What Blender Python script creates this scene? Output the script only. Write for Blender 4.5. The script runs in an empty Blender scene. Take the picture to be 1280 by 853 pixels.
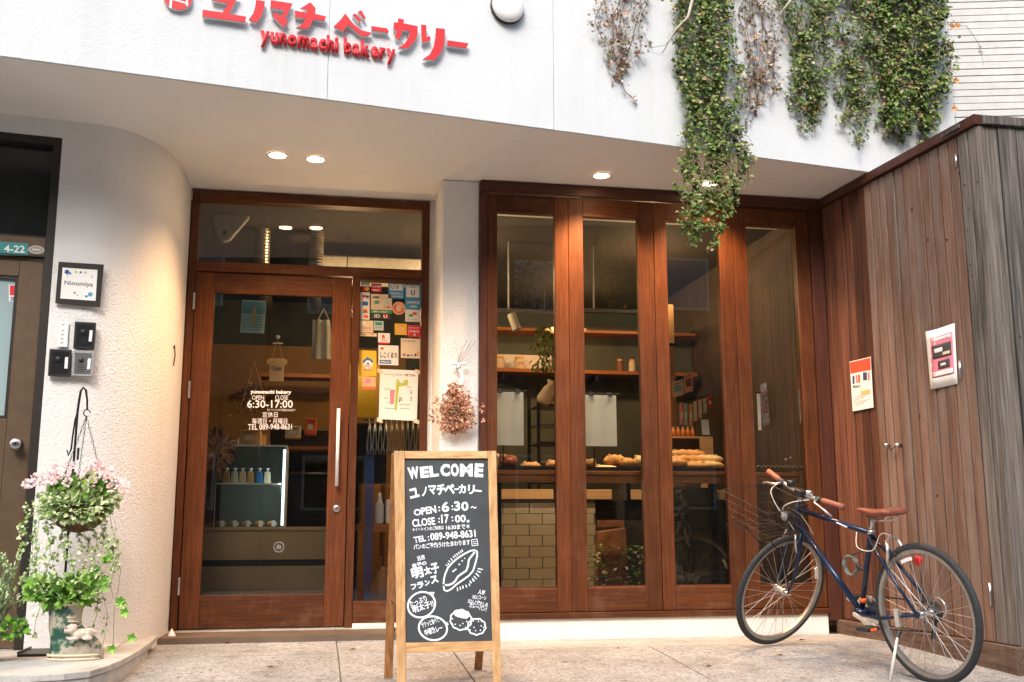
import bpy, bmesh, math, random
from mathutils import Vector, Matrix
from mathutils.geometry import tessellate_polygon
random.seed(7)
R_ = math.radians
scene = bpy.context.scene
col = scene.collection
V3 = lambda *a: Vector(a)
Z = V3(0, 0, 1)

# ------------------------------------------------------------------ camera
F_PX = 1300.0                      # focal length for a 1280 px wide picture
CAM = V3(0.0, -6.539, 0.606)
yaw, pitch, roll = R_(10.39), R_(9.96), R_(-0.1)
fwd = V3(math.sin(yaw)*math.cos(pitch), math.cos(yaw)*math.cos(pitch), math.sin(pitch))
rgt0 = V3(math.cos(yaw), -math.sin(yaw), 0)
up0 = rgt0.cross(fwd)
rgt = rgt0*math.cos(roll) + up0*math.sin(roll)
upv = up0*math.cos(roll) - rgt0*math.sin(roll)
cd = bpy.data.cameras.new('camera'); cam = bpy.data.objects.new('camera', cd); col.objects.link(cam)
cd.sensor_width = 36; cd.lens = 36*F_PX/1280; cd.clip_end = 3000; cd.clip_start = 0.05
m = Matrix.Identity(4)
for i in range(3):
    m[i][0] = rgt[i]; m[i][1] = upv[i]; m[i][2] = -fwd[i]; m[i][3] = CAM[i]
cam.matrix_world = m
scene.camera = cam

def ray(px, py):
    return rgt*((px-640)/F_PX) - upv*((py-426.5)/F_PX) + fwd
def hit(px, py, P, n):             # point of a plane that is seen at a place of the photograph
    r = ray(px, py); return CAM + r*((P-CAM).dot(n)/r.dot(n))
def at(px, py, Y): return hit(px, py, V3(0, Y, 0), V3(0, 1, 0))
def atz(px, py, Z): return hit(px, py, V3(0, 0, Z), V3(0, 0, 1))

# ------------------------------------------------------------------ light
SUN_EL, SUN_AZ = 43, 200           # sun stands behind the camera, high, behind thin cloud
world = bpy.data.worlds.new('World'); scene.world = world; world.use_nodes = True
wn = world.node_tree; bg = wn.nodes['Background']
sky = wn.nodes.new('ShaderNodeTexSky'); sky.sky_type = 'NISHITA'; sky.sun_disc = False
sky.sun_elevation = R_(SUN_EL); sky.sun_rotation = R_(SUN_AZ); sky.dust_density = 4.0; sky.air_density = 1.0
# overcast: most of the colour is taken out of the sky
hs = wn.nodes.new('ShaderNodeHueSaturation'); hs.inputs['Saturation'].default_value = 0.75
wn.links.new(sky.outputs[0], hs.inputs['Color']); wn.links.new(hs.outputs[0], bg.inputs['Color'])
bg.inputs['Strength'].default_value = 0.15
sl = bpy.data.lights.new('sun', 'SUN'); sl.energy = 0.75; sl.angle = R_(18); sl.color = (1.0, 0.98, 0.95)
so = bpy.data.objects.new('sun', sl); col.objects.link(so)
sd = V3(math.sin(R_(SUN_AZ))*math.cos(R_(SUN_EL)), math.cos(R_(SUN_AZ))*math.cos(R_(SUN_EL)), math.sin(R_(SUN_EL)))
so.rotation_euler = sd.to_track_quat('Z', 'Y').to_euler(); so.location = (0, -5, 12)
scene.view_settings.view_transform = 'Standard'; scene.view_settings.look = 'None'
scene.view_settings.exposure = 1.15; scene.view_settings.gamma = 1.0
scene.cycles.max_bounces = 8; scene.cycles.transparent_max_bounces = 16
scene.cycles.diffuse_bounces = 5

# ------------------------------------------------------------------ materials
MATS = {}
def nodemat(name):
    mt = bpy.data.materials.new(name); mt.use_nodes = True
    nt = mt.node_tree; b = nt.nodes['Principled BSDF']; MATS[name] = mt
    return mt, nt, b
def coords(nt, scale=(1,1,1), obj=True):
    tc = nt.nodes.new('ShaderNodeTexCoord'); mp = nt.nodes.new('ShaderNodeMapping')
    mp.inputs['Scale'].default_value = scale
    nt.links.new(tc.outputs['Object' if obj else 'Generated'], mp.inputs['Vector']); return mp
def ramp(nt, src, stops):
    r = nt.nodes.new('ShaderNodeValToRGB'); e = r.color_ramp.elements
    while len(e) < len(stops): e.new(0.5)
    for k, (p, c) in enumerate(stops):
        e[k].position = p; e[k].color = (*c, 1)
    nt.links.new(src, r.inputs[0]); return r
def noise(nt, vec, scale, detail=4, rough=0.55):
    n = nt.nodes.new('ShaderNodeTexNoise'); n.inputs['Scale'].default_value = scale
    n.inputs['Detail'].default_value = detail; n.inputs['Roughness'].default_value = rough
    nt.links.new(vec, n.inputs['Vector']); return n
def bump(nt, b, src, strength, dist):
    u = nt.nodes.new('ShaderNodeBump'); u.inputs['Strength'].default_value = strength; u.inputs['Distance'].default_value = dist
    nt.links.new(src, u.inputs['Height']); nt.links.new(u.outputs[0], b.inputs['Normal']); return u
def mixc(nt, a, b_, fac, mode='MULTIPLY'):
    mx = nt.nodes.new('ShaderNodeMix'); mx.data_type = 'RGBA'; mx.blend_type = mode
    if isinstance(fac, (int, float)): mx.inputs[0].default_value = fac
    else: nt.links.new(fac, mx.inputs[0])
    for k, s in ((6, a), (7, b_)):
        if isinstance(s, tuple): mx.inputs[k].default_value = (*s, 1)
        else: nt.links.new(s, mx.inputs[k])
    return mx.outputs[2]
def plain(name, c, rough=0.5, metal=0.0, var=0.12, vs=20, bs=0.0, bd=0.002, spec=0.5):
    mt, nt, b = nodemat(name); mp = coords(nt); n = noise(nt, mp.outputs[0], vs)
    lo = tuple(x*(1-var) for x in c); hi = tuple(min(1, x*(1+var)) for x in c)
    r = ramp(nt, n.outputs['Fac'], [(0.3, lo), (0.7, hi)]); nt.links.new(r.outputs[0], b.inputs['Base Color'])
    b.inputs['Roughness'].default_value = rough; b.inputs['Metallic'].default_value = metal
    b.inputs['Specular IOR Level'].default_value = spec
    if bs: bump(nt, b, n.outputs['Fac'], bs, bd)
    return mt
def stucco(name, c, bs=0.9, dirt=0.12, streak=.5):
    mt, nt, b = nodemat(name); mp = coords(nt)
    n = noise(nt, mp.outputs[0], 130, 3, 0.6); n2 = noise(nt, mp.outputs[0], 48, 3, 0.5); n3 = noise(nt, mp.outputs[0], 1.3, 5, 0.65)
    v = nt.nodes.new('ShaderNodeTexVoronoi'); v.inputs['Scale'].default_value = 95; nt.links.new(mp.outputs[0], v.inputs['Vector'])
    r = ramp(nt, n3.outputs['Fac'], [(0.3, tuple(x*(1-dirt) for x in c)), (0.62, c)])
    nt.links.new(r.outputs[0], b.inputs['Base Color']); b.inputs['Roughness'].default_value = 0.72
    ad = nt.nodes.new('ShaderNodeMath'); ad.operation = 'ADD'; nt.links.new(n.outputs['Fac'], ad.inputs[0]); nt.links.new(n2.outputs['Fac'], ad.inputs[1])
    ad2 = nt.nodes.new('ShaderNodeMath'); ad2.operation = 'MULTIPLY_ADD'; ad2.inputs[1].default_value = 0.6
    nt.links.new(v.outputs['Distance'], ad2.inputs[0]); nt.links.new(ad.outputs[0], ad2.inputs[2])
    bump(nt, b, ad2.outputs[0], bs, 0.0035)
    st_ = noise(nt, coords(nt, (7, 7, .35)).outputs[0], 1.0, 5, .65); rs_ = ramp(nt, st_.outputs['Fac'], [(0.5, (1, 1, 1)), (0.8, (.86, .85, .82))])
    nt.links.new(mixc(nt, r.outputs[0], rs_.outputs[0], streak), b.inputs['Base Color']); return mt
def wood(name, stops, axis='z', rough=0.42, fine=90, bs=0.15, weather=0.0, spread=0.3, spec=0.3, scuff=0):
    mt, nt, b = nodemat(name)
    sc = {'z': (fine, fine, fine*0.03), 'x': (fine*0.03, fine, fine), 'y': (fine, fine*0.03, fine)}[axis]
    oi = nt.nodes.new('ShaderNodeObjectInfo'); mp = coords(nt, sc)
    ml = nt.nodes.new('ShaderNodeVectorMath'); ml.operation = 'SCALE'; ml.inputs[0].default_value = (37, 91, 53); nt.links.new(oi.outputs['Random'], ml.inputs['Scale'])
    av = nt.nodes.new('ShaderNodeVectorMath'); av.operation = 'ADD'; nt.links.new(mp.outputs[0], av.inputs[0]); nt.links.new(ml.outputs[0], av.inputs[1])
    n = noise(nt, av.outputs[0], 1.0, 5, 0.6); r = ramp(nt, n.outputs['Fac'], stops)
    mp2 = coords(nt, {'z': (9, 9, .8), 'x': (.8, 9, 9), 'y': (9, .8, 9)}[axis])
    n2 = noise(nt, mp2.outputs[0], 1.0, 4, 0.6)
    r2 = ramp(nt, n2.outputs['Fac'], [(0.25, (1-spread,)*3), (0.75, (1+spread*0.6,)*3)])
    c = mixc(nt, r.outputs[0], r2.outputs[0], 1.0)
    rr = ramp(nt, oi.outputs['Random'], [(0.0, (1-spread*.8,)*3), (1.0, (1+spread*.5,)*3)])
    c = mixc(nt, c, rr.outputs[0], 1.0)
    if scuff:
        n5 = noise(nt, coords(nt, (3, 3, 3)).outputs[0], 2.0, 7, .7); r5 = ramp(nt, n5.outputs['Fac'], [(0.5, (0, 0, 0)), (0.75, (scuff,)*3)]); c = mixc(nt, c, (0.26, 0.15, 0.10), r5.outputs[0], 'MIX')
    if weather:
        mp3 = coords(nt, (5, 5, 0.7)); n3 = noise(nt, mp3.outputs[0], 1.6, 6, 0.7)
        r3 = ramp(nt, n3.outputs['Fac'], [(0.42, (0, 0, 0)), (0.68, (weather,)*3)])
        c = mixc(nt, c, (0.23, 0.19, 0.165), r3.outputs[0], 'MIX')
        v = nt.nodes.new('ShaderNodeTexVoronoi'); v.inputs['Scale'].default_value = 3.2
        mp4 = coords(nt, (1.5, 1.5, 0.8)); nt.links.new(mp4.outputs[0], v.inputs['Vector'])
        r4 = ramp(nt, v.outputs['Distance'], [(0.02, (0.25, 0.2, 0.17)), (0.045, (1, 1, 1))])
        c = mixc(nt, c, r4.outputs[0], 1.0)
    nt.links.new(c, b.inputs['Base Color']); b.inputs['Specular IOR Level'].default_value = spec
    nr = noise(nt, coords(nt).outputs[0], 7, 5, .6); mr = nt.nodes.new('ShaderNodeMapRange'); mr.inputs[3].default_value = rough-.1; mr.inputs[4].default_value = min(1, rough+.18); nt.links.new(nr.outputs['Fac'], mr.inputs[0]); nt.links.new(mr.outputs[0], b.inputs['Roughness'])
    if bs: bump(nt, b, n.outputs['Fac'], bs, 0.002)
    return mt
def glass_thin(name, tint=(0.93, 0.95, 0.93), boost=1.6, rough=0.0):
    mt = bpy.data.materials.new(name); mt.use_nodes = True; nt = mt.node_tree; nt.nodes.clear(); MATS[name] = mt
    o = nt.nodes.new('ShaderNodeOutputMaterial'); mx = nt.nodes.new('ShaderNodeMixShader')
    t = nt.nodes.new('ShaderNodeBsdfTransparent'); t.inputs[0].default_value = (*tint, 1)
    g = nt.nodes.new('ShaderNodeBsdfGlossy'); g.inputs['Roughness'].default_value = rough; g.inputs['Color'].default_value = (.95, .95, .95, 1)
    fr = nt.nodes.new('ShaderNodeFresnel'); fr.inputs['IOR'].default_value = 1.52
    mu = nt.nodes.new('ShaderNodeMath'); mu.operation = 'MULTIPLY'; mu.inputs[1].default_value = boost; mu.use_clamp = True
    nt.links.new(fr.outputs[0], mu.inputs[0]); nt.links.new(mu.outputs[0], mx.inputs[0])
    nt.links.new(t.outputs[0], mx.inputs[1]); nt.links.new(g.outputs[0], mx.inputs[2]); nt.links.new(mx.outputs[0], o.inputs[0]); return mt
def emit(name, c, s):
    mt, nt, b = nodemat(name); b.inputs['Base Color'].default_value = (*c, 1)
    b.inputs['Emission Color'].default_value = (*c, 1); b.inputs['Emission Strength'].default_value = s; return mt
def islands(name, stops, rough=0.55, sub=0.15):
    mt, nt, b = nodemat(name); g = nt.nodes.new('ShaderNodeNewGeometry')
    r = ramp(nt, g.outputs['Random Per Island'], stops); r.color_ramp.interpolation = 'LINEAR'
    nt.links.new(r.outputs[0], b.inputs['Base Color']); b.inputs['Roughness'].default_value = rough
    b.inputs['Transmission Weight'].default_value = 0.0
    b.inputs['Subsurface Weight'].default_value = 0.0
    return mt

stucco('facade_white', (0.655, 0.685, 0.705), 0.5, 0.05, .6)
stucco('wall_cream', (0.80, 0.785, 0.755), 1.0, 0.08)
stucco('soffit', (0.80, 0.77, 0.72), 0.6, 0.06, 0)
plain('curb_paint', (0.78, 0.75, 0.69), 0.7, var=0.05, vs=6, bs=.1)
mah = [(0.25, (0.045, 0.011, 0.003)), (0.5, (0.102, 0.028, 0.0062)), (0.75, (0.165, 0.051, 0.0115))]
wood('mahogany_z', mah, 'z', 0.5, 130, 0.1, spread=.34, spec=.28, scuff=.12); wood('mahogany_x', mah, 'x', 0.5, 130, 0.1, spread=.34, spec=.28, scuff=.28)
dkm = [(0.3, (0.05, 0.017, 0.011)), (0.7, (0.11, 0.034, 0.018))]
wood('mahogany_dark', dkm, 'x', 0.45, 110, 0.08); wood('mahogany_dark_z', dkm, 'z', 0.45, 110, 0.08)
wood('cedar_red', [(0.3, (0.06, 0.019, 0.010)), (0.5, (0.125, 0.048, 0.027)), (0.75, (0.19, 0.080, 0.048))], 'z', 0.6, 80, 0.4, spread=.5)
wood('cedar_brown', [(0.25, (0.13, 0.07, 0.048)), (0.5, (0.225, 0.125, 0.085)), (0.75, (0.32, 0.19, 0.135))], 'z', 0.78, 110, 0.8, 0.7, spread=.42)
wood('cedar_grey', [(0.3, (0.05, 0.043, 0.037)), (0.5, (0.14, 0.122, 0.105)), (0.75, (0.27, 0.245, 0.215))], 'z', 0.85, 90, 0.9, 0.5, spread=.5)
wood('cedar_black', [(0.3, (0.024, 0.022, 0.02)), (0.5, (0.075, 0.068, 0.062)), (0.75, (0.17, 0.155, 0.14))], 'z', 0.85, 60, 0.8, 0.12, spread=.5)
wood('beam_wood', [(0.3, (0.06, 0.03, 0.02)), (0.5, (0.14, 0.08, 0.055)), (0.75, (0.24, 0.15, 0.105))], 'y', 0.8, 60, 0.6, 0.3)
pine = [(0.3, (0.42, 0.215, 0.085)), (0.5, (0.60, 0.345, 0.15)), (0.75, (0.72, 0.46, 0.22))]
wood('pine_z', pine, 'z', 0.5, 60, 0.1, spread=.15); wood('pine_x', pine, 'x', 0.5, 60, 0.1, spread=.15)
wood('pine_worn', [(0.3, (0.2, 0.085, 0.03)), (0.7, (0.42, 0.2, 0.075))], 'z', 0.5, 60, 0.1, spread=.25)
wood('shelf_wood', [(0.3, (0.25, 0.085, 0.028)), (0.7, (0.45, 0.17, 0.055))], 'x', 0.5, 60, 0.1)
wood('light_wood', [(0.3, (0.40, 0.22, 0.10)), (0.7, (0.55, 0.33, 0.16))], 'x', 0.5, 60, 0.1)
plain('chalk_surface', (0.035, 0.041, 0.046), 0.65, var=0.25, vs=9)
plain('chalk_ink', (0.86, 0.88, 0.92), 0.7, var=0.05)
plain('sign_red', (0.62, 0.018, 0.026), 0.45, var=0.04)
plain('sign_side', (0.74, 0.75, 0.75), 0.5, var=0.05)
plain('rim_grey', (0.38, 0.37, 0.35), 0.42, 0.9); plain('spoke_steel', (0.42, 0.42, 0.42), 0.45, 0.85); plain('basket_wire', (0.05, 0.035, 0.028), 0.5, 0.4); plain('white', (0.8, 0.8, 0.79), 0.5, var=0.04); plain('paper', (0.82, 0.80, 0.76), 0.8, var=0.03, vs=4)
plain('paper_inside', (0.75, 0.72, 0.68), 0.8, var=0.06, vs=6)  # slightly darker paper for sheets and packs inside the shop
plain('black', (0.018, 0.018, 0.02), 0.4, var=0.2); plain('black_iron', (0.02, 0.02, 0.022), 0.45, 0.6, var=0.2)
plain('rubber', (0.022, 0.024, 0.027), 0.7, var=0.3, vs=60, bs=.3)
plain('steel', (0.62, 0.62, 0.62), 0.28, 1.0, var=0.08); plain('brushed', (0.72, 0.71, 0.69), 0.33, 0.9, var=0.05)
plain('chrome', (0.78, 0.78, 0.8), 0.12, 1.0, var=0.05)
plain('brown_metal', (0.125, 0.080, 0.048), 0.42, 0.3, var=0.1); plain('dark_metal', (0.03, 0.026, 0.022), 0.45, 0.3, var=0.1)
plain('bike_blue', (0.012, 0.026, 0.062), 0.22, 0.35, var=0.12, vs=6)
plain('leather', (0.20, 0.055, 0.032), 0.5, var=0.2, vs=30, bs=.2); plain('grip', (0.30, 0.095, 0.06), 0.6, var=0.15, vs=60)
plain('coil', (0.14, 0.15, 0.13), 0.3, var=.3)
plain('reflector_red', (0.75, 0.02, 0.02), 0.25, var=.1); plain('orange', (0.8, 0.13, 0.02), 0.5)
plain('amber', (0.7, 0.22, 0.05), 0.3)
plain('salt', (0.86, 0.85, 0.84), 0.8, var=.03, bs=.2)
plain('coir', (0.14, 0.062, 0.032), 0.95, var=0.5, vs=60, bs=0.9, bd=.01)
plain('puppy', (0.58, 0.49, 0.40), 0.75, var=0.35, vs=45, bs=.5, bd=.004)
plain('stem_brown', (0.12, 0.07, 0.045), 0.8, var=.3); plain('stem_green', (0.15, 0.22, 0.08), 0.7, var=.3)
plain('driftwood', (0.50, 0.42, 0.34), 0.8, var=.2)
plain('teal', (0.03, 0.27, 0.26), 0.5, var=.05); plain('red', (0.65, 0.02, 0.03), 0.5, var=.05)
plain('blue', (0.02, 0.16, 0.45), 0.5, var=.05); plain('sky_blue', (0.06, 0.33, 0.55), 0.5, var=.05); plain('navy', (0.02, 0.06, 0.22), 0.5)
plain('yellow', (0.80, 0.48, 0.03), 0.5, var=.05); plain('green', (0.06, 0.35, 0.12), 0.5, var=.05); plain('lime', (0.42, 0.5, 0.08), 0.6)
plain('pink', (0.75, 0.22, 0.30), 0.6, var=.06); plain('cream', (0.72, 0.60, 0.42), 0.6, var=.05); plain('peach', (0.80, 0.42, 0.22), 0.6)
plain('print_dark', (0.06, 0.055, 0.055), 0.6); plain('print_grey', (0.3, 0.3, 0.3), 0.6)
plain('poster_orange', (0.80, 0.09, 0.04), 0.55)
plain('orange_red', (0.75, 0.14, 0.06), 0.55)
plain('mint', (0.45, 0.62, 0.58), 0.5); plain('poster_teal', (0.18, 0.42, 0.48), 0.5, var=.3, vs=9)
plain('bread_tag', (0.85, 0.47, 0.17), 0.6, var=.06)
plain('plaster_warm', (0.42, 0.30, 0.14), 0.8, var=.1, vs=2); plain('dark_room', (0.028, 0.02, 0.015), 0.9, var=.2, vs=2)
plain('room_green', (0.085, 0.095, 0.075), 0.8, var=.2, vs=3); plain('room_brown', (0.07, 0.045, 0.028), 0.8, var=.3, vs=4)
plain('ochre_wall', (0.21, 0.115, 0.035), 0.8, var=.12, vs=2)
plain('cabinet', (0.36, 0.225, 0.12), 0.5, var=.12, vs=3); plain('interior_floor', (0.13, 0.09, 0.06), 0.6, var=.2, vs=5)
plain('tile_white', (0.36, 0.29, 0.20), 0.22, var=.08, vs=3); plain('grout', (0.12, 0.10, 0.08), 0.9)
plain('oven_black', (0.012, 0.012, 0.013), 0.3, var=.3); plain('ac_white', (0.6, 0.57, 0.52), 0.5)
plain('duct', (0.45, 0.40, 0.34), 0.35, 0.8, var=.25, vs=30)
plain('bag_brown', (0.22, 0.085, 0.04), 0.5, var=.35, vs=12, bs=.4, bd=.01)
plain('bread_gold', (0.62, 0.28, 0.075), 0.55, var=.3, vs=14, bs=.3, bd=.004)
plain('bread_pale', (0.75, 0.50, 0.24), 0.6, var=.25, vs=14, bs=.3, bd=.004)
plain('bread_red', (0.42, 0.11, 0.05), 0.45, var=.3, vs=14, bs=.2)
plain('siding', (0.56, 0.56, 0.55), 0.75, var=.08, vs=12, bs=.3); plain('siding_gap', (0.16, 0.16, 0.16), 0.9)
plain('asphalt', (0.05, 0.05, 0.052), 0.9, var=.25, vs=60, bs=.3); plain('house_wall', (0.13, 0.105, 0.075), 0.85, var=.1, vs=2)
plain('house_wall_grey', (0.09, 0.08, 0.07), 0.85, var=.1, vs=2); plain('roof_tile', (0.07, 0.07, 0.075), 0.5, var=.3, vs=8)
plain('bark', (0.09, 0.065, 0.045), 0.9, var=.4, vs=14, bs=.6, bd=.02)
glass_thin('shop_glass', boost=1.15); glass_thin('case_glass', (0.9, 0.95, 0.95), 1.2); glass_thin('far_glass', (.3, .35, .4), 3.0)
mt = plain('frosted', (0.30, 0.40, 0.41), 0.35, var=.05, vs=2)
mt = plain('wired_glass', (0.02, 0.022, 0.02), 0.15, var=.3, vs=3)
plain('bottle_plastic', (0.6, 0.62, 0.62), 0.2)
emit('lamp_disc', (1.0, 0.66, 0.36), 26); emit('bulb', (1.0, 0.68, 0.36), 12); emit('led_white', (0.85, 0.93, 1.0), 1.6)
emit('pendant_lit', (1.0, 0.42, 0.12), 1.3)
islands('vine_green', [(0.0, (0.025, 0.06, 0.009)), (0.3, (0.085, 0.155, 0.02)), (0.6, (0.165, 0.25, 0.04)), (0.82, (0.26, 0.32, 0.09)), (0.9, (0.24, 0.10, 0.045)), (0.95, (0.40, 0.24, 0.13)), (1.0, (0.55, 0.5, 0.34))])
islands('vine_red', [(0.0, (0.09, 0.04, 0.022)), (0.25, (0.22, 0.08, 0.04)), (0.5, (0.17, 0.19, 0.05)), (0.75, (0.36, 0.2, 0.13)), (1.0, (0.58, 0.45, 0.34))])
islands('leaf_pale', [(0.0, (0.12, 0.24, 0.04)), (0.4, (0.32, 0.46, 0.14)), (0.7, (0.58, 0.66, 0.36)), (1.0, (0.76, 0.78, 0.58))])
islands('leaf_fresh', [(0.0, (0.04, 0.13, 0.012)), (0.5, (0.13, 0.33, 0.03)), (0.8, (0.28, 0.50, 0.06)), (1.0, (0.5, 0.58, 0.22))])
islands('petal_pink', [(0.0, (0.78, 0.42, 0.48)), (0.3, (0.86, 0.62, 0.64)), (0.7, (0.88, 0.78, 0.78)), (1.0, (0.9, 0.87, 0.85))])
islands('petal_dried', [(0.0, (0.10, 0.035, 0.02)), (0.25, (0.26, 0.12, 0.06)), (0.5, (0.50, 0.25, 0.12)), (0.75, (0.60, 0.30, 0.27)), (1.0, (0.58, 0.42, 0.22))])
islands('lavender_leaf', [(0.0, (0.14, 0.24, 0.10)), (0.6, (0.30, 0.40, 0.20)), (1.0, (0.5, 0.55, 0.36))])
islands('tree_leaf', [(0.0, (0.02, 0.05, 0.015)), (1.0, (0.09, 0.14, 0.04))])
def concrete(name, lo, hi, speck, bs=.35):
    mt, nt, b = nodemat(name); mp = coords(nt)
    n = noise(nt, mp.outputs[0], 2.2, 6, 0.65); r = ramp(nt, n.outputs['Fac'], [(0.3, lo), (0.65, hi)])
    n2 = noise(nt, mp.outputs[0], 130, 2, 0.7); r2 = ramp(nt, n2.outputs['Fac'], [(0.36, (1-speck,)*3), (0.52, (1, 1, 1)), (0.68, (1+speck*.5,)*3)])
    c = mixc(nt, r.outputs[0], r2.outputs[0], 1.0)
    v = nt.nodes.new('ShaderNodeTexVoronoi'); v.inputs['Scale'].default_value = 60; nt.links.new(mp.outputs[0], v.inputs['Vector'])
    hb = nt.nodes.new('ShaderNodeSeparateColor'); nt.links.new(v.outputs['Color'], hb.inputs[0])
    r3 = ramp(nt, hb.outputs[0], [(0.0, (1-speck,)*3), (0.25, (1, 1, 1)), (0.85, (1, 1, 1)), (1.0, (1+speck*.6,)*3)])
    c = mixc(nt, c, r3.outputs[0], 0.8)
    n4 = noise(nt, mp.outputs[0], 5, 7, 0.75); r4 = ramp(nt, n4.outputs['Fac'], [(0.30, (0.58, 0.55, 0.51)), (0.5, (1, 1, 1))])
    c = mixc(nt, c, r4.outputs[0], 0.8)
    nt.links.new(c, b.inputs['Base Color']); b.inputs['Roughness'].default_value = 0.85
    bump(nt, b, n2.outputs['Fac'], bs, 0.003); return mt
concrete('aggregate', (0.235, 0.235, 0.232), (0.37, 0.37, 0.365), 0.55)
concrete('cement', (0.26, 0.25, 0.23), (0.41, 0.402, 0.382), 0.2, .25)
concrete('step_stone', (0.38, 0.36, 0.33), (0.56, 0.545, 0.515), 0.12, .2)
concrete('joint_fill', (0.13, 0.12, 0.105), (0.2, 0.185, 0.165), 0.2)
# boot planter glaze: cream with green patches
mt, nt, b = nodemat('boot_glaze'); mp = coords(nt); n = noise(nt, mp.outputs[0], 11, 5, .6)
r = ramp(nt, n.outputs['Fac'], [(0.42, (0.015, 0.075, 0.05)), (0.48, (0.10, 0.17, 0.12)), (0.52, (0.45, 0.40, 0.31)), (0.7, (0.3, 0.25, 0.18))])
nt.links.new(r.outputs[0], b.inputs['Base Color']); b.inputs['Roughness'].default_value = .45; bump(nt, b, n.outputs['Fac'], .4, .006)
# mesh wire basket etc. share black iron

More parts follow.
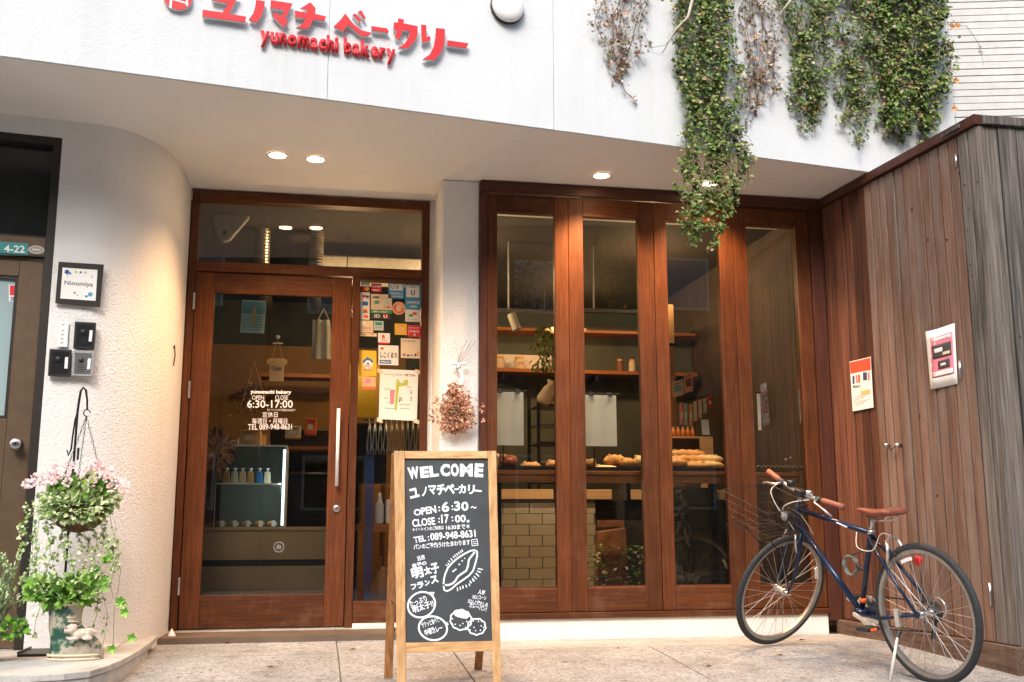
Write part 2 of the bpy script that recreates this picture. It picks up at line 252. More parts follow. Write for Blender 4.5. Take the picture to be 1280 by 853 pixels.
# ------------------------------------------------------------------ mesh builder
ORG = {}
def org(o): return ORG.get(o.name, V3(0, 0, 0)) if o else V3(0, 0, 0)
class MB:
    def __init__(s): s.v = []; s.f = []
    def quad(s, *p):
        k = len(s.v); s.v += [Vector(q) for q in p]; s.f.append(tuple(range(k, k+len(p)))); return s
    def hexa(s, p):                                    # eight corners, bottom ring then top ring
        k = len(s.v); s.v += [Vector(q) for q in p]
        for f in ((3,2,1,0),(4,5,6,7),(0,1,5,4),(1,2,6,5),(2,3,7,6),(3,0,4,7)): s.f.append(tuple(k+i for i in f))
        return s
    def box(s, x0, x1, y0, y1, z0, z1):
        return s.hexa([(x0,y0,z0),(x1,y0,z0),(x1,y1,z0),(x0,y1,z0),(x0,y0,z1),(x1,y0,z1),(x1,y1,z1),(x0,y1,z1)])
    def obox(s, o, u, v, w, u0, u1, v0, v1, w0, w1):   # box in the frame o, u, v, w
        P = lambda a, b_, c: o+u*a+v*b_+w*c
        return s.hexa([P(u0,v0,w0),P(u1,v0,w0),P(u1,v1,w0),P(u0,v1,w0),P(u0,v0,w1),P(u1,v0,w1),P(u1,v1,w1),P(u0,v1,w1)])
    def bar(s, p, q, w, h=None, upx=V3(0,0,1)):
        p, q = Vector(p), Vector(q); h = w if h is None else h; d = (q-p); L = d.length; d.normalize()
        if abs(d.dot(upx)) > .98: upx = V3(0, 1, 0)
        a = d.cross(upx).normalized(); b_ = a.cross(d)
        return s.obox(p, a, b_, d, -w/2, w/2, -h/2, h/2, 0, L)
    def tube(s, pts, r, n=8, closed=False, cap=True):
        pts = [Vector(p) for p in pts]; m_ = len(pts); k0 = len(s.v); ref = None
        rs = r if isinstance(r, (list, tuple)) else [r]*m_
        for i, p in enumerate(pts):
            if closed: d = pts[(i+1) % m_]-pts[i-1]
            else: d = pts[min(i+1, m_-1)]-pts[max(i-1, 0)]
            if d.length < 1e-9: d = V3(0, 0, 1)
            d.normalize()
            if ref is None: ref = V3(0,0,1) if abs(d.z) < .9 else V3(1,0,0)
            a = d.cross(ref).normalized(); b_ = a.cross(d).normalized(); ref = b_
            for j in range(n):
                t = 2*math.pi*j/n; s.v.append(p+(a*math.cos(t)+b_*math.sin(t))*rs[i])
        for i in range(m_ if closed else m_-1):
            for j in range(n):
                A = k0+i*n+j; B = k0+i*n+(j+1) % n; i2 = (i+1) % m_
                s.f.append((A, B, k0+i2*n+(j+1) % n, k0+i2*n+j))
        if cap and not closed:
            s.f.append(tuple(k0+j for j in range(n))[::-1]); s.f.append(tuple(k0+(m_-1)*n+j for j in range(n)))
        return s
    def lathe(s, prof, c, n=20, u=V3(1,0,0), v=V3(0,1,0), w=V3(0,0,1)):   # profile of (radius, height)
        c = Vector(c); k0 = len(s.v)
        for r, z in prof:
            for j in range(n):
                t = 2*math.pi*j/n; s.v.append(c+(u*math.cos(t)+v*math.sin(t))*max(r, 1e-5)+w*z)
        for i in range(len(prof)-1):
            for j in range(n): s.f.append((k0+i*n+j, k0+i*n+(j+1)%n, k0+(i+1)*n+(j+1)%n, k0+(i+1)*n+j))
        s.f.append(tuple(k0+j for j in range(n))[::-1]); s.f.append(tuple(k0+(len(prof)-1)*n+j for j in range(n)))
        return s
    def ball(s, c, rx, ry, rz, n=12, m_=8, u=V3(1,0,0), v=V3(0,1,0), w=V3(0,0,1)):
        c = Vector(c); k0 = len(s.v)
        for i in range(m_+1):
            ph = math.pi*i/m_
            for j in range(n):
                t = 2*math.pi*j/n; rr = max(math.sin(ph), 1e-4)
                s.v.append(c+u*(rx*rr*math.cos(t))+v*(ry*rr*math.sin(t))+w*(-rz*math.cos(ph)))
        for i in range(m_):
            for j in range(n): s.f.append((k0+i*n+j, k0+i*n+(j+1)%n, k0+(i+1)*n+(j+1)%n, k0+(i+1)*n+j))
        return s
    def prism(s, poly, ext):                           # flat polygon of 3-D points pushed along ext
        poly = [Vector(p) for p in poly]; ext = Vector(ext); n = len(poly); k = len(s.v)
        s.v += poly+[p+ext for p in poly]
        for t in tessellate_polygon([poly]):
            s.f.append(tuple(k+i for i in t)); s.f.append(tuple(k+n+i for i in reversed(t)))
        for i in range(n): s.f.append((k+i, k+(i+1)%n, k+n+(i+1)%n, k+n+i))
        return s
    def strip(s, pts, w, n, lift=0.0, closed=False):   # a drawn line: flat ribbon of width w in the plane with normal n
        pts = [Vector(p) for p in pts]; m_ = len(pts); k = len(s.v)
        for i, p in enumerate(pts):
            d = (pts[(i+1)%m_]-pts[i-1]) if closed else (pts[min(i+1,m_-1)]-pts[max(i-1,0)])
            a = n.cross(d).normalized()*(w/2); s.v += [p-a+n*lift, p+a+n*lift]
        for i in range(m_ if closed else m_-1):
            j = (i+1) % m_; s.f.append((k+2*i, k+2*j, k+2*j+1, k+2*i+1))
        return s
    def leaf(s, c, d, n, L, W, fold=.25):              # a small folded leaf
        c, d = Vector(c), Vector(d).normalized(); n = Vector(n); a = d.cross(n)
        if a.length < 1e-4: a = d.cross(V3(.3,.5,.8))
        a.normalize(); nn = a.cross(d); k = len(s.v)
        s.v += [c, c+d*L*.45+a*W*.5+nn*W*fold, c+d*L, c+d*L*.45-a*W*.5+nn*W*fold]
        s.f += [(k, k+1, k+2), (k, k+2, k+3)]; return s
    def build(s, name, mat, parent=None, smooth=False, bevel=0, kind=None, label=None):
        o_ = org(parent); me = bpy.data.meshes.new(name)
        me.from_pydata([tuple(q-o_) for q in s.v], [], s.f); me.update()
        bm = bmesh.new(); bm.from_mesh(me); 
        if len(s.v) < 40000: bmesh.ops.recalc_face_normals(bm, faces=bm.faces)
        bm.to_mesh(me); bm.free()
        me.materials.append(MATS[mat])
        if smooth:
            for p in me.polygons: p.use_smooth = True
        o = bpy.data.objects.new(name, me); col.objects.link(o)
        if parent: o.parent = parent; ORG[o.name] = o_
        if bevel:
            b_ = o.modifiers.new('bevel', 'BEVEL'); b_.width = bevel; b_.segments = 2; b_.limit_method = 'ANGLE'
        if kind: o['kind'] = kind
        if label: o['label'] = label
        return o
def box(name, mat, parent, *d, **k): return MB().box(*d).build(name, mat, parent, **k)
def thing(name, label, cat, loc=(0,0,0), group=None, kind=None):
    o = bpy.data.objects.new(name, None); col.objects.link(o); o.location = loc; ORG[o.name] = Vector(loc)
    o.empty_display_size = .1
    tag(o, label, cat, group, kind); return o
def tag(o, label=None, cat=None, group=None, kind=None):
    for k, v in (('label', label), ('category', cat), ('group', group), ('kind', kind)):
        if v: o[k] = v
    return o
def settle(o, loc):
    """move the origin of a one-mesh thing to its base"""
    loc = Vector(loc); o.data.transform(Matrix.Translation(-loc)); o.location = loc; ORG[o.name] = loc; return o

# text as flat mesh, fitted to the corner points BL, BR, TL of its box
def text(s, name, mat, parent, BL, BR, TL, n, bold=0.0, thick=0.0, lift=0.0015, label=None):
    cu = bpy.data.curves.new(name, 'FONT'); cu.body = s; cu.size = 1; cu.resolution_u = 3; cu.offset = bold; cu.fill_mode = 'FRONT'
    if thick: cu.fill_mode = 'BOTH'
    to = bpy.data.objects.new('tmp', cu); col.objects.link(to)
    dg = bpy.context.evaluated_depsgraph_get(); me = bpy.data.meshes.new_from_object(to.evaluated_get(dg))
    bpy.data.objects.remove(to); bpy.data.curves.remove(cu)
    if not me.vertices: return None
    xs = [v.co.x for v in me.vertices]; ys = [v.co.y for v in me.vertices]
    x0, x1, y0, y1 = min(xs), max(xs), min(ys), max(ys); o_ = org(parent)
    BL, BR, TL = Vector(BL), Vector(BR), Vector(TL)
    for v in me.vertices:
        p = BL+(BR-BL)*((v.co.x-x0)/(x1-x0+1e-9))+(TL-BL)*((v.co.y-y0)/(y1-y0+1e-9))+n*lift-o_
        v.co = p
    if thick:
        bm = bmesh.new(); bm.from_mesh(me); g = bmesh.ops.extrude_face_region(bm, geom=list(bm.faces))
        vs = [e for e in g['geom'] if isinstance(e, bmesh.types.BMVert)]; bmesh.ops.translate(bm, verts=vs, vec=n*thick); bm.to_mesh(me); bm.free()
    me.materials.clear(); me.materials.append(MATS[mat]); me.name = name
    o = bpy.data.objects.new(name, me); col.objects.link(o)
    if parent: o.parent = parent; ORG[o.name] = o_
    if label: o['label'] = label
    return o
class Board:
    """a plane on which things are placed where the photograph shows them"""
    def __init__(s, P, n): s.P = Vector(P); s.n = Vector(n).normalized()
    def p(s, x, y, lift=0): return hit(x, y, s.P, s.n)+s.n*lift
    def text(s, st, name, mat, par, x0, yb0, x1, yb1, h, **k):     # baseline from (x0,yb0) to (x1,yb1), height h px
        BL, BR = s.p(x0, yb0), s.p(x1, yb1); TL = s.p(x0+(yb0-yb1)*h/max(1, abs(x1-x0))*-1, yb0-h)
        return text(st, name, mat, par, BL, BR, TL, s.n, **k)
    def quad(s, name, mat, par, pts, thick=.002, lift=0.0, **k):
        q = [s.p(x, y, lift) for x, y in pts]; return MB().prism(q, s.n*thick).build(name, mat, par, **k)
    def rect(s, name, mat, par, x0, y0, x1, y1, sl=0.0, **k):      # upright rectangle, sl = fall per px
        d = (x1-x0)*sl; return s.quad(name, mat, par, [(x0,y0),(x1,y0+d),(x1,y1+d),(x0,y1)], **k)

def sstep(t): t = max(0, min(1, t)); return t*t*(3-2*t)
def lerp(a, b_, t): return a+(b_-a)*t
def interp(x, tab):
    if x <= tab[0][0]: return tab[0][1]
    for (a, u), (b_, v) in zip(tab, tab[1:]):
        if x <= b_: return lerp(u, v, (x-a)/(b_-a))
    return tab[-1][1]
GY = [(-40, -.34), (-7.5, -.30), (-4, -.235), (-1.8, -.162), (-.6, -.100), (0, -.106), (.12, -.095), (.5, -.052), (.6, -.052)]
def ground(x, y): return interp(y, GY)

# ================================================================== SETTING
# ground sheet out to the horizon, following the gentle fall towards the street
g = MB(); xs = [-400, -60, -12, -6, -3, -1.5, 0, 1.5, 3, 4.5, 6, 12, 60, 400]; ys = [-400, -60, -30, -14, -7.5, -6, -4, -3, -1.8, -1.2, -.6, -.3, 0, .12, .3, .5, .6, 8, 60, 400]
for y in ys:
    for x in xs: g.v.append(V3(x, y, ground(x, y)-.012))
nx = len(xs)
for j in range(len(ys)-1):
    for i in range(nx-1): g.f.append((j*nx+i, j*nx+i+1, (j+1)*nx+i+1, (j+1)*nx+i))
gr = g.build('ground', 'joint_fill'); gr['kind'] = 'structure'
st = MB(); st.box(-80, 80, -14, -7.6, -.42, -.285); tag(settle(st.build('road', 'asphalt'), (0,-10,-.3)), kind='structure')
# the pavement: slabs laid with open joints
pv = thing('pavement', None, None, kind='structure')
def slab(x0, x1, y0, y1, mat, gap=.004):
    mb = MB(); yy = sorted({y0+gap, y1-gap, *[t[0] for t in GY if y0+gap < t[0] < y1-gap]})
    for a, c in zip(yy, yy[1:]):
        za, zc = ground(0, a), ground(0, c)
        mb.hexa([(x0+gap,a,za-.02),(x1-gap,a,za-.02),(x1-gap,c,zc-.02),(x0+gap,c,zc-.02),(x0+gap,a,za),(x1-gap,a,za),(x1-gap,c,zc),(x0+gap,c,zc)])
    return mb.build('slab', mat, pv)
a1 = atz(424, 808, -.075).y; a2 = atz(620, 822, -.112).y
jx1 = atz(422, 808, -.08).x; jx2 = atz(840, 824, -.12).x
Y1 = -.02; Y2 = -.50
slab(-1.05, jx1, .20, .485, 'cement'); slab(jx1, .735, .20, .485, 'cement')
slab(-1.05, jx1, Y2, .20, 'aggregate'); slab(jx1, .735, Y1, .20, 'aggregate'); slab(jx1, .735, Y2, Y1, 'aggregate')
slab(.735, 3.42, Y2, Y1, 'cement')
xe = [-3.4, -2.2, -1.05, jx1, jx2-1.15, jx2, 3.45]
yb = [Y2, -1.75, -2.95, -4.15, -5.35, -6.55, -7.55]
for j in range(len(yb)-1):
    for i in range(len(xe)-1):
        slab(xe[i], xe[i+1], yb[j+1], yb[j], 'aggregate')
    slab(3.45, 4.9, yb[j+1], yb[j], 'aggregate')
slab(-2.2, -1.05, Y2, -.2, 'aggregate')

# hairline cracks and a few fallen leaves
random.seed(77)
def crack(pts, w):
    out = []
    for (a, b_) in zip(pts, pts[1:]):
        for k in range(9): t = k/9; out.append((lerp(a[0],b_[0],t)+random.gauss(0,.006), lerp(a[1],b_[1],t)+random.gauss(0,.006)))
    q = [V3(x, y, ground(x, y)+.0012) for x, y in out]
    MB().strip(q, w, Z, 0).build('crack', 'joint_fill', pv)
crack([(jx1+.02,-.3),(.35,-.48),(.6,-.75)], .0035); crack([(1.2,-.75),(1.5,-1.0),(1.45,-1.3)], .003); crack([(2.2,-.52),(2.5,-.9),(2.45,-1.25)], .003)
for k in range(9):
    x, y = [(-.5,.1),(.9,-.42),(1.0,-.47),(2.55,-.95),(1.7,-.6),(-.2,-.9),(2.0,-1.2),(2.9,-.4),(.2,-.35)][k]; t_ = thing('fallen_leaf', ['small brown leaf lying before the bakery door','brown leaf lying left on the smooth strip under the windows','second brown leaf beside another under the windows','dark dry leaf on the paving between board and bicycle','dry leaf on the paving right of the chalkboard','dry leaf on the paving left of the chalkboard','dry leaf in the foreground right of the chalkboard','small leaf on the paving behind the bicycle wheel','small dry leaf beside the paving joint before the door'][k], 'leaf', (x, y, ground(x,y)+.002))
    mb = MB(); a = random.uniform(0,6); d = V3(math.cos(a), math.sin(a), .05); mb.leaf(V3(x,y,ground(x,y)+.004), d, Z, .045, .022, .3); mb.build('leaf_blade', 'stem_brown', t_); MB().tube([V3(x,y,ground(x,y)+.004), V3(x,y,ground(x,y)+.004)-d*.015], .001, 4).build('leaf_stalk', 'stem_brown', t_)

# building shell -------------------------------------------------------
POLY = [(-5.2,-1.12),(-2.58,-.784),(-1.475,-.637),(-1.36,-.618),(-1.27,-.60),(-1.20,-.565),(-1.13,-.51),(-1.07,-.445),(-1.02,-.37),(-.98,-.28),(-.955,-.19),(-.938,-.09),(-.925,.03),(-.917,.16),(-.912,.30),(-.91,.49)]
bld = thing('bakery_building', 'white stucco shop building with deep soffit over wooden doors', 'building', (0,0,0))
def wallrun(name, pts, z0, z1, th, mat, smooth=False):
    mb = MB(); k = 0
    for (x, y) in pts: mb.v += [V3(x, y, z0), V3(x, y, z1)]
    for i in range(len(pts)-1): mb.f.append((2*i, 2*i+2, 2*i+3, 2*i+1))
    return mb.build(name, mat, bld, smooth=smooth)
wl = wallrun('curved_wall', POLY[2:], -.4, 2.842, .1, 'wall_cream', True)
mb = MB()                                              # wall around the side door
mb.obox(V3(-1.475,-.637,0), V3(-.991,-.132,0), V3(-.132,.991,0), V3(0,0,1), 0, 1.12, 0, .12, 2.738, 2.842)
mb.obox(V3(-1.475,-.637,0), V3(-.991,-.132,0), V3(-.132,.991,0), V3(0,0,1), 1.12, 4.0, 0, .12, -.4, 2.842)
mb.obox(V3(-1.475,-.637,0), V3(-.991,-.132,0), V3(-.132,.991,0), V3(0,0,1), 0, 1.12, .55, .65, -.4, 2.842)
mb.build('side_wall', 'wall_cream', bld)
box('pillar_reveal', 'wall_cream', bld, .7025, .7345, .488, .62, -.4, 2.841)
box('pillar', 'wall_cream', bld, .735, .984, 0, .62, -.4, 2.842, bevel=.012)
mb = MB(); mb.box(.984, 3.30, -.012, .10, -.4, .022); mb.build('window_curb', 'curb_paint', bld, bevel=.006)
mb = MB(); mb.box(-.92, .735, .486, .62, -.3, -.052); mb.build('door_sill', 'cement', bld)
mb = MB(); mb.box(.232, .70, .45, .50, -.06, -.028); mb.build('sill_strip', 'curb_paint', bld)
# fascia wall (turned about nine degrees to the doors)
FQ = V3(3.4307, -.618, 2.845); fa = R_(9.34); FU = V3(math.cos(fa), math.sin(fa), 0); FN = V3(math.sin(fa), -math.cos(fa), 0)
FB = Board(FQ, FN); Z = V3(0,0,1)
def fs(px, py): return (FB.p(px, py)-FQ).dot(FU)
joints = [-8.0, fs(410, 90), fs(692, 90), fs(925, 170), fs(1188, 80)]
for a, b_ in zip(joints, joints[1:]):
    MB().obox(FQ, FU, -FN, Z, a+.0015, b_-.0015, 0, .05, 0, 4.2).build('fascia_panel', 'facade_white', bld, bevel=.002)
MB().obox(FQ, FU, -FN, Z, -8.0, joints[-1]-.003, .008, .3, .002, 4.19).build('fascia_core', 'facade_white', bld)
# soffit: follows the fascia in front and the walls behind
sp = [FQ+FU*-8.0-FN*.01, FQ+FU*.05-FN*.01, V3(3.6,.3,2.845), V3(3.6,.75,2.845), V3(-7,.75,2.845), V3(-7,-1,2.845)]
sp = [V3(p.x, p.y, 2.8425) for p in sp]
MB().prism(sp, (0,0,.08)).build('soffit', 'soffit', bld)
# room behind the glass
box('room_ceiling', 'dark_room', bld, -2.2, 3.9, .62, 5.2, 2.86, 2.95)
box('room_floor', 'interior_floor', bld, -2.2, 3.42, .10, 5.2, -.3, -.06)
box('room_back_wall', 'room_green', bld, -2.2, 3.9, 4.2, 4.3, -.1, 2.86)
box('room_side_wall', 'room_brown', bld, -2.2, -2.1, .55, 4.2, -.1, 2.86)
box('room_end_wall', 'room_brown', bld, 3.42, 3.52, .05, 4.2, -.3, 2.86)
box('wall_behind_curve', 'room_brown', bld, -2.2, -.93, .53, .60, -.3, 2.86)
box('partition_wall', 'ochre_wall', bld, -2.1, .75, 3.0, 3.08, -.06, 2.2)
box('upper_building', 'facade_white', bld, -7, 3.9, .8, 6, 2.97, 7.0)

# downlights set in the soffit -------------------------------------------
dl_lab = ['left recessed downlight of the pair over the bakery door', 'right recessed downlight of the pair over the bakery door', 'lone recessed downlight left of the longest creeper', 'recessed downlight behind the hanging end of the longest creeper']
_old = ['left recessed downlight of the pair over the bakery door', 'right recessed downlight of the pair over the bakery door', 'lone recessed downlight over the folding windows']
for (px, py), lb in zip([(347,193.5),(394.5,198.5),(752,219),(887,229)], dl_lab):
    p = atz(px, py, 2.842); t = thing('downlight', lb, 'downlight', p, 'round downlights lit in the soffit')
    MB().lathe([(.066,-.003),(.066,-.008),(.052,-.008),(.050,-.001),(.066,-.003)], p, 28).build('trim_ring', 'white', t, smooth=True)
    MB().lathe([(.049,-.0045),(.049,-.0015)], p, 28).build('lamp_lens', 'lamp_disc', t)
    l = bpy.data.lights.new('downlight_lamp', 'SPOT'); l.energy = 70 if px < 500 else (120 if px < 800 else 95); l.color = (1.0, .57, .27); l.spot_size = R_(118); l.spot_blend = .9; l.shadow_soft_size = .05
    lo = bpy.data.objects.new('downlight_lamp', l); col.objects.link(lo); lo.location = (0,0,-.02); lo.parent = t

# ================================================================== BAKERY DOOR
DY = .49
def frame_part(name, par, x0, x1, z0, z1, y0, y1, ax, mat=None, bevel=.003):
    return MB().box(x0, x1, y0, y1, z0, z1).build(name, mat or ('mahogany_z' if ax == 'z' else 'mahogany_x'), par, bevel=bevel)
de = thing('entrance_screen', 'reddish brown wooden entrance frame with transom and sticker covered side pane', 'door frame', (-.1,DY,-.05))
frame_part('jamb', de, -.902, -.858, -.055, 2.83, DY-.02, DY+.08, 'z')
frame_part('jamb', de, .652, .702, -.03, 2.83, DY-.02, DY+.08, 'z')
frame_part('mullion', de, .181, .232, -.055, 2.272, DY-.02, DY+.08, 'z')
frame_part('header', de, -.856, .650, 2.768, 2.828, DY-.02, DY+.08, 'x')
frame_part('transom_rail', de, -.856, .650, 2.272, 2.338, DY-.022, DY+.08, 'x')
frame_part('pane_head', de, .234, .650, 2.253, 2.2705, DY-.01, DY+.07, 'x')
frame_part('bottom_rail', de, .234, .650, -.03, .11, DY-.015, DY+.07, 'x')
box('transom_pane', 'shop_glass', de, -.857, .651, DY+.028, DY+.034, 2.339, 2.767)
box('side_pane', 'shop_glass', de, .233, .651, DY+.028, DY+.034, .111, 2.2525)
do = thing('bakery_door', 'glazed reddish brown wooden entrance door with long steel pull', 'door', (-.34,DY,-.045))
frame_part('stile', do, -.853, -.728, -.045, 2.266, DY-.005, DY+.04, 'z')
frame_part('stile', do, .048, .176, -.045, 2.266, DY-.005, DY+.04, 'z')
frame_part('top_rail', do, -.7275, .0475, 2.127, 2.266, DY-.004, DY+.039, 'x')
frame_part('bottom_rail', do, -.7275, .0475, -.045, .160, DY-.004, DY+.039, 'x')
box('door_pane', 'shop_glass', do, -.728, .048, DY+.014, DY+.020, .160, 2.127)
h = MB().tube([(.108,DY-.05,.852),(.108,DY-.05,1.361)], .0115, 14).build('pull_handle', 'white', do, smooth=True)
for z in (.93, 1.29): MB().tube([(.108,DY-.05,z),(.108,DY-.005,z)], .007, 10).build('handle_post', 'steel', h, smooth=True)
lk = MB().lathe([(.024,0),(.024,.008),(.018,.012),(.006,.012)], (.112,DY-.005,.705), 24, V3(1,0,0), V3(0,0,1), V3(0,-1,0)).build('lock', 'steel', do, smooth=True)
for z in (2.06, 1.47, .22):
    hb = MB()
    for k in range(5): hb.lathe([(.0075,0),(.0075,.021)], (-.856,DY-.026,z-.055+k*.0225), 10)
    hb.build('hinge', 'steel', do, smooth=False)

# print on the door glass
GB = Board((0,DY+.0138,0), (0,-1,0))
GB.text('yunomachi bakery', 'lettering', 'chalk_ink', do, 313, 493.5, 364, 494, 6, bold=.035)
GB.text('OPEN', 'lettering', 'chalk_ink', do, 315, 500, 330, 500, 5.5)
GB.text('CLOSE', 'lettering', 'chalk_ink', do, 344, 500, 360, 500, 5.5)
GB.text('6:30-17:00', 'lettering', 'chalk_ink', do, 309, 510, 366, 510, 9.5, bold=.01)
GB.text('※イートインのご利用は16:30まで', 'lettering', 'chalk_ink', do, 334, 514, 369, 514.5, 3)
GB.text('定休日', 'lettering', 'chalk_ink', do, 328, 522, 347, 522, 7)
GB.text('毎週日・月曜日', 'lettering', 'chalk_ink', do, 315, 530, 359, 530, 7)
GB.text('TEL 089-948-8631', 'lettering', 'chalk_ink', do, 310, 537.5, 365, 537, 7, bold=.005)
# round logo mark low on the glass
c = GB.p(348.5, 684); mb = MB(); mb.strip([c+V3(math.cos(t)*.032, 0, math.sin(t)*.032) for t in [k*math.tau/24 for k in range(24)]], .004, V3(0,-1,0), .001, True)
for dx in (-.012, 0, .012): mb.strip([c+V3(dx,0,-.014), c+V3(dx*.7,0,.014)], .005, V3(0,-1,0), .001)
mb.build('logo_mark', 'print_grey', do)
# bread shaped open tag on a suction cup
ot = thing('open_tag', 'bread slice shaped wooden tag reading Open hanging inside the door glass', 'sign', at(346,480,DY+.035))
OB = Board((0,DY+.040,0), (0,-1,0)); q = OB.p(346, 463)
pts = []
w, hh = .048, .155
prof = [(-.043,-.075),(.043,-.075),(.045,.035),(.058,.042),(.064,.058),(.058,.073),(.04,.08),(-.04,.08),(-.058,.073),(-.064,.058),(-.058,.042),(-.045,.035)]
tg = MB().prism([q+V3(a*1.08,0,b_) for a, b_ in prof], (0,-.006,0)).build('tag_board', 'bread_tag', ot, bevel=.001)
text('Open', 'lettering', 'print_dark', ot, q+V3(-.036,-.0062,-.012), q+V3(.034,-.0062,-.012), q+V3(-.036,-.0062,.028), V3(0,-1,0), bold=.02)
mb = MB().tube([q+V3(-.036,-.004,.076), q+V3(0,-.004,.215)], .0012, 6).tube([q+V3(.036,-.004,.076), q+V3(0,-.004,.215)], .0012, 6); mb.build('cord', 'bread_tag', ot)
MB().ball(q+V3(0,-.006,.225), .014, .012, .014).build('suction_cup', 'bottle_plastic', ot, smooth=True)
MB().box(q.x-.033, q.x+.033, q.y-.004, q.y-.001, q.z+.178, q.z+.188).build('tag_label', 'paper', ot)
# teal menu leaflet behind the glass
lf = thing('leaflet', 'teal printed leaflet taped inside the top of the door glass', 'leaflet', at(317,396,DY+.03))
LB = Board((0,DY+.03,0), (0,-1,0))
LB.quad('sheet', 'mint', lf, [(303,375),(333,376.5),(330,417),(300,416)], thick=-.001)
LB.quad('picture', 'poster_teal', lf, [(304,376.5),(332,378),(331,393),(302.5,392)], thick=.0008)
LB.quad('bottle_print', 'bread_tag', lf, [(316.5,383),(320,383.2),(319,407),(315,407)], thick=.0016)
for k in range(6): LB.rect('text_line', 'poster_teal', lf, 303-k*.1, 396+k*3.2, 329, 397.2+k*3.2, thick=.0008)

# ================================================================== SIDE PANE STICKERS
SB = Board((0,DY+.0275,0), (0,-1,0)); XN = V3(0,-1,0)
def sticker(lb, mat, x0, y0, x1, y1, extra=(), texts=(), sl=.04):
    c = SB.p((x0+x1)/2, y1); t = thing('sticker', lb, 'sticker', c, 'stickers on the side pane beside the bakery door')
    SB.rect('backing', mat, t, x0, y0, x1, y1, sl, thick=.0008)
    for k, (m_, a, b_, c_, d_) in enumerate(extra): SB.rect('print', m_, t, a, b_, c_, d_, sl, thick=.0006+.0002*k, lift=.0008)
    for (s_, m_, a, b_, c_, h_) in texts:
        SB.text(s_, 'lettering', m_, t, a, b_, c_, b_+(c_-a)*sl, h_, bold=.03, lift=.0026)
    return t
sticker('small white and green card sticker in the pane top left corner', 'mint', 451, 353, 462.5, 357)
t = sticker('black card logo sticker with overlapping red and orange discs', 'print_dark', 451, 357.6, 462.5, 364.6)
for dx, m_ in ((455.3,'red'),(459,'yellow')): MB().lathe([(.014,0),(.014,.001)], SB.p(dx,361.5,.001+(.0012 if m_=='yellow' else 0)), 18, V3(1,0,0), Z, XN).build('disc', m_, t)
sticker('tall white sticker of four stacked payment logos at the left edge', 'paper', 450.5, 365.5, 462, 399.5, [('red',453,369,457,372),('navy',457.5,369.5,461,372.5),('blue',453,377,460,382),('orange',454,387,459,390),('orange',455,394,460,397.5)], [('CARD','print_dark',452.5,391.5,460,2)])
sticker('red sticker with white pay lettering at the pane top', 'red', 464, 354.3, 477, 365, [('white',466,362,474,363.4)], [('いいね！','white',465.5,360,476,4)])
sticker('large white sticker with green clover and small shop emblems', 'cream', 463.5, 367.5, 490, 387, [('green',468,376,474,380),('mint',481,376,487,381)], [('加盟店','print_dark',466,373,474,2.4),('お食事券','red',479.5,385.5,488,2.2)])
sticker('narrow green strip sticker with white characters', 'green', 463.5, 387.8, 490, 391.4, [], [('地域応援','white',466,390.8,486,2.4)])
sticker('narrow black strip sticker with a pale U mark', 'print_dark', 463.5, 392.2, 488, 398.5, [('red',479,393,485,397.5)], [('ID  U','white',468,397.3,484,4.2)])
sticker('blue and white award sticker with number and line of text', 'sky_blue', 485.5, 354, 505, 373, [('paper',487.5,355,503.5,363)], [('U 8','print_grey',489,361.5,498,4.5),('FRIENDLY','white',488,368,503,2.2),('SHIKOKU','white',488,371.5,503,2)])
sticker('blue sticker with large dark U on white square', 'sky_blue', 506.5, 355.5, 526.5, 373.5, [('paper',508,357,524,371.5)], [('U','print_dark',513.5,369.5,518.5,6.5),('お得な','print_grey',511,360.3,521,2.2)])
sticker('bright blue sticker with rows of white numerals', 'sky_blue', 506.5, 374, 526.5, 386.3, [], [('2020年度','white',508.5,380,525,4),('加盟店','white',512.5,384.5,521,2.6)])
sticker('white sticker with green and red bird mark', 'paper', 506.5, 387, 525, 402, [('green',511,393,516,396),('orange_red',515.5,390.5,521,394)], [('パートナー','print_grey',508.5,400.5,523,2.2)])
t = thing('sticker', 'round orange and red swirl sticker between the blue ones', 'sticker', SB.p(498,386), 'stickers on the side pane beside the bakery door')
cc = SB.p(498.5, 385.5); MB().lathe([(.046,0),(.046,.001)], cc, 28, V3(1,0,0), Z, XN).build('backing', 'peach', t)
MB().strip([cc+V3(math.cos(a)*.03,0,math.sin(a)*.03) for a in [2.2+k*.25 for k in range(17)]], .012, XN, .0015).build('swirl', 'orange_red', t)
MB().strip([cc+V3(math.cos(a)*.012+.006,0,math.sin(a)*.014) for a in [1.0+k*.3 for k in range(15)]], .007, XN, .0018).build('swirl', 'white', t)
sticker('cream square sticker with framed drawing under the stacked logos', 'cream', 450, 400.5, 466.5, 415.5, [('paper',452,402,457,406),('peach',452,412.3,465.5,413.3)], [('松山市','print_grey',452,411.2,464,2.4)])
sticker('thin pale strip sticker with tiny red mark', 'cream', 450, 416.2, 471, 420.2, [('orange_red',464,417.8,467,419)], [('愛媛県','print_dark',451.5,419.5,457,2.2)])
sticker('small green square sticker with pink oval mark', 'mint', 467.2, 401.3, 479.5, 413, [('teal',469,403,477.5,406.5)], [('ペイ','red',469.5,410.5,477,2.5)])
sticker('orange square sticker with pale emblem', 'yellow', 493.5, 404.5, 508.5, 418.5, [('peach',497.5,408.5,504.5,415)])
sticker('red square sticker with white shop text and border', 'red', 509.3, 406.5, 526, 421, [('pink',510.5,407.5,511.4,419.5)], [('いらっしゃい','white',512,411,524,2.4),('ロ★ス','white',512,416,524,3.8),('店','white',516.5,420,519.5,2.6)])
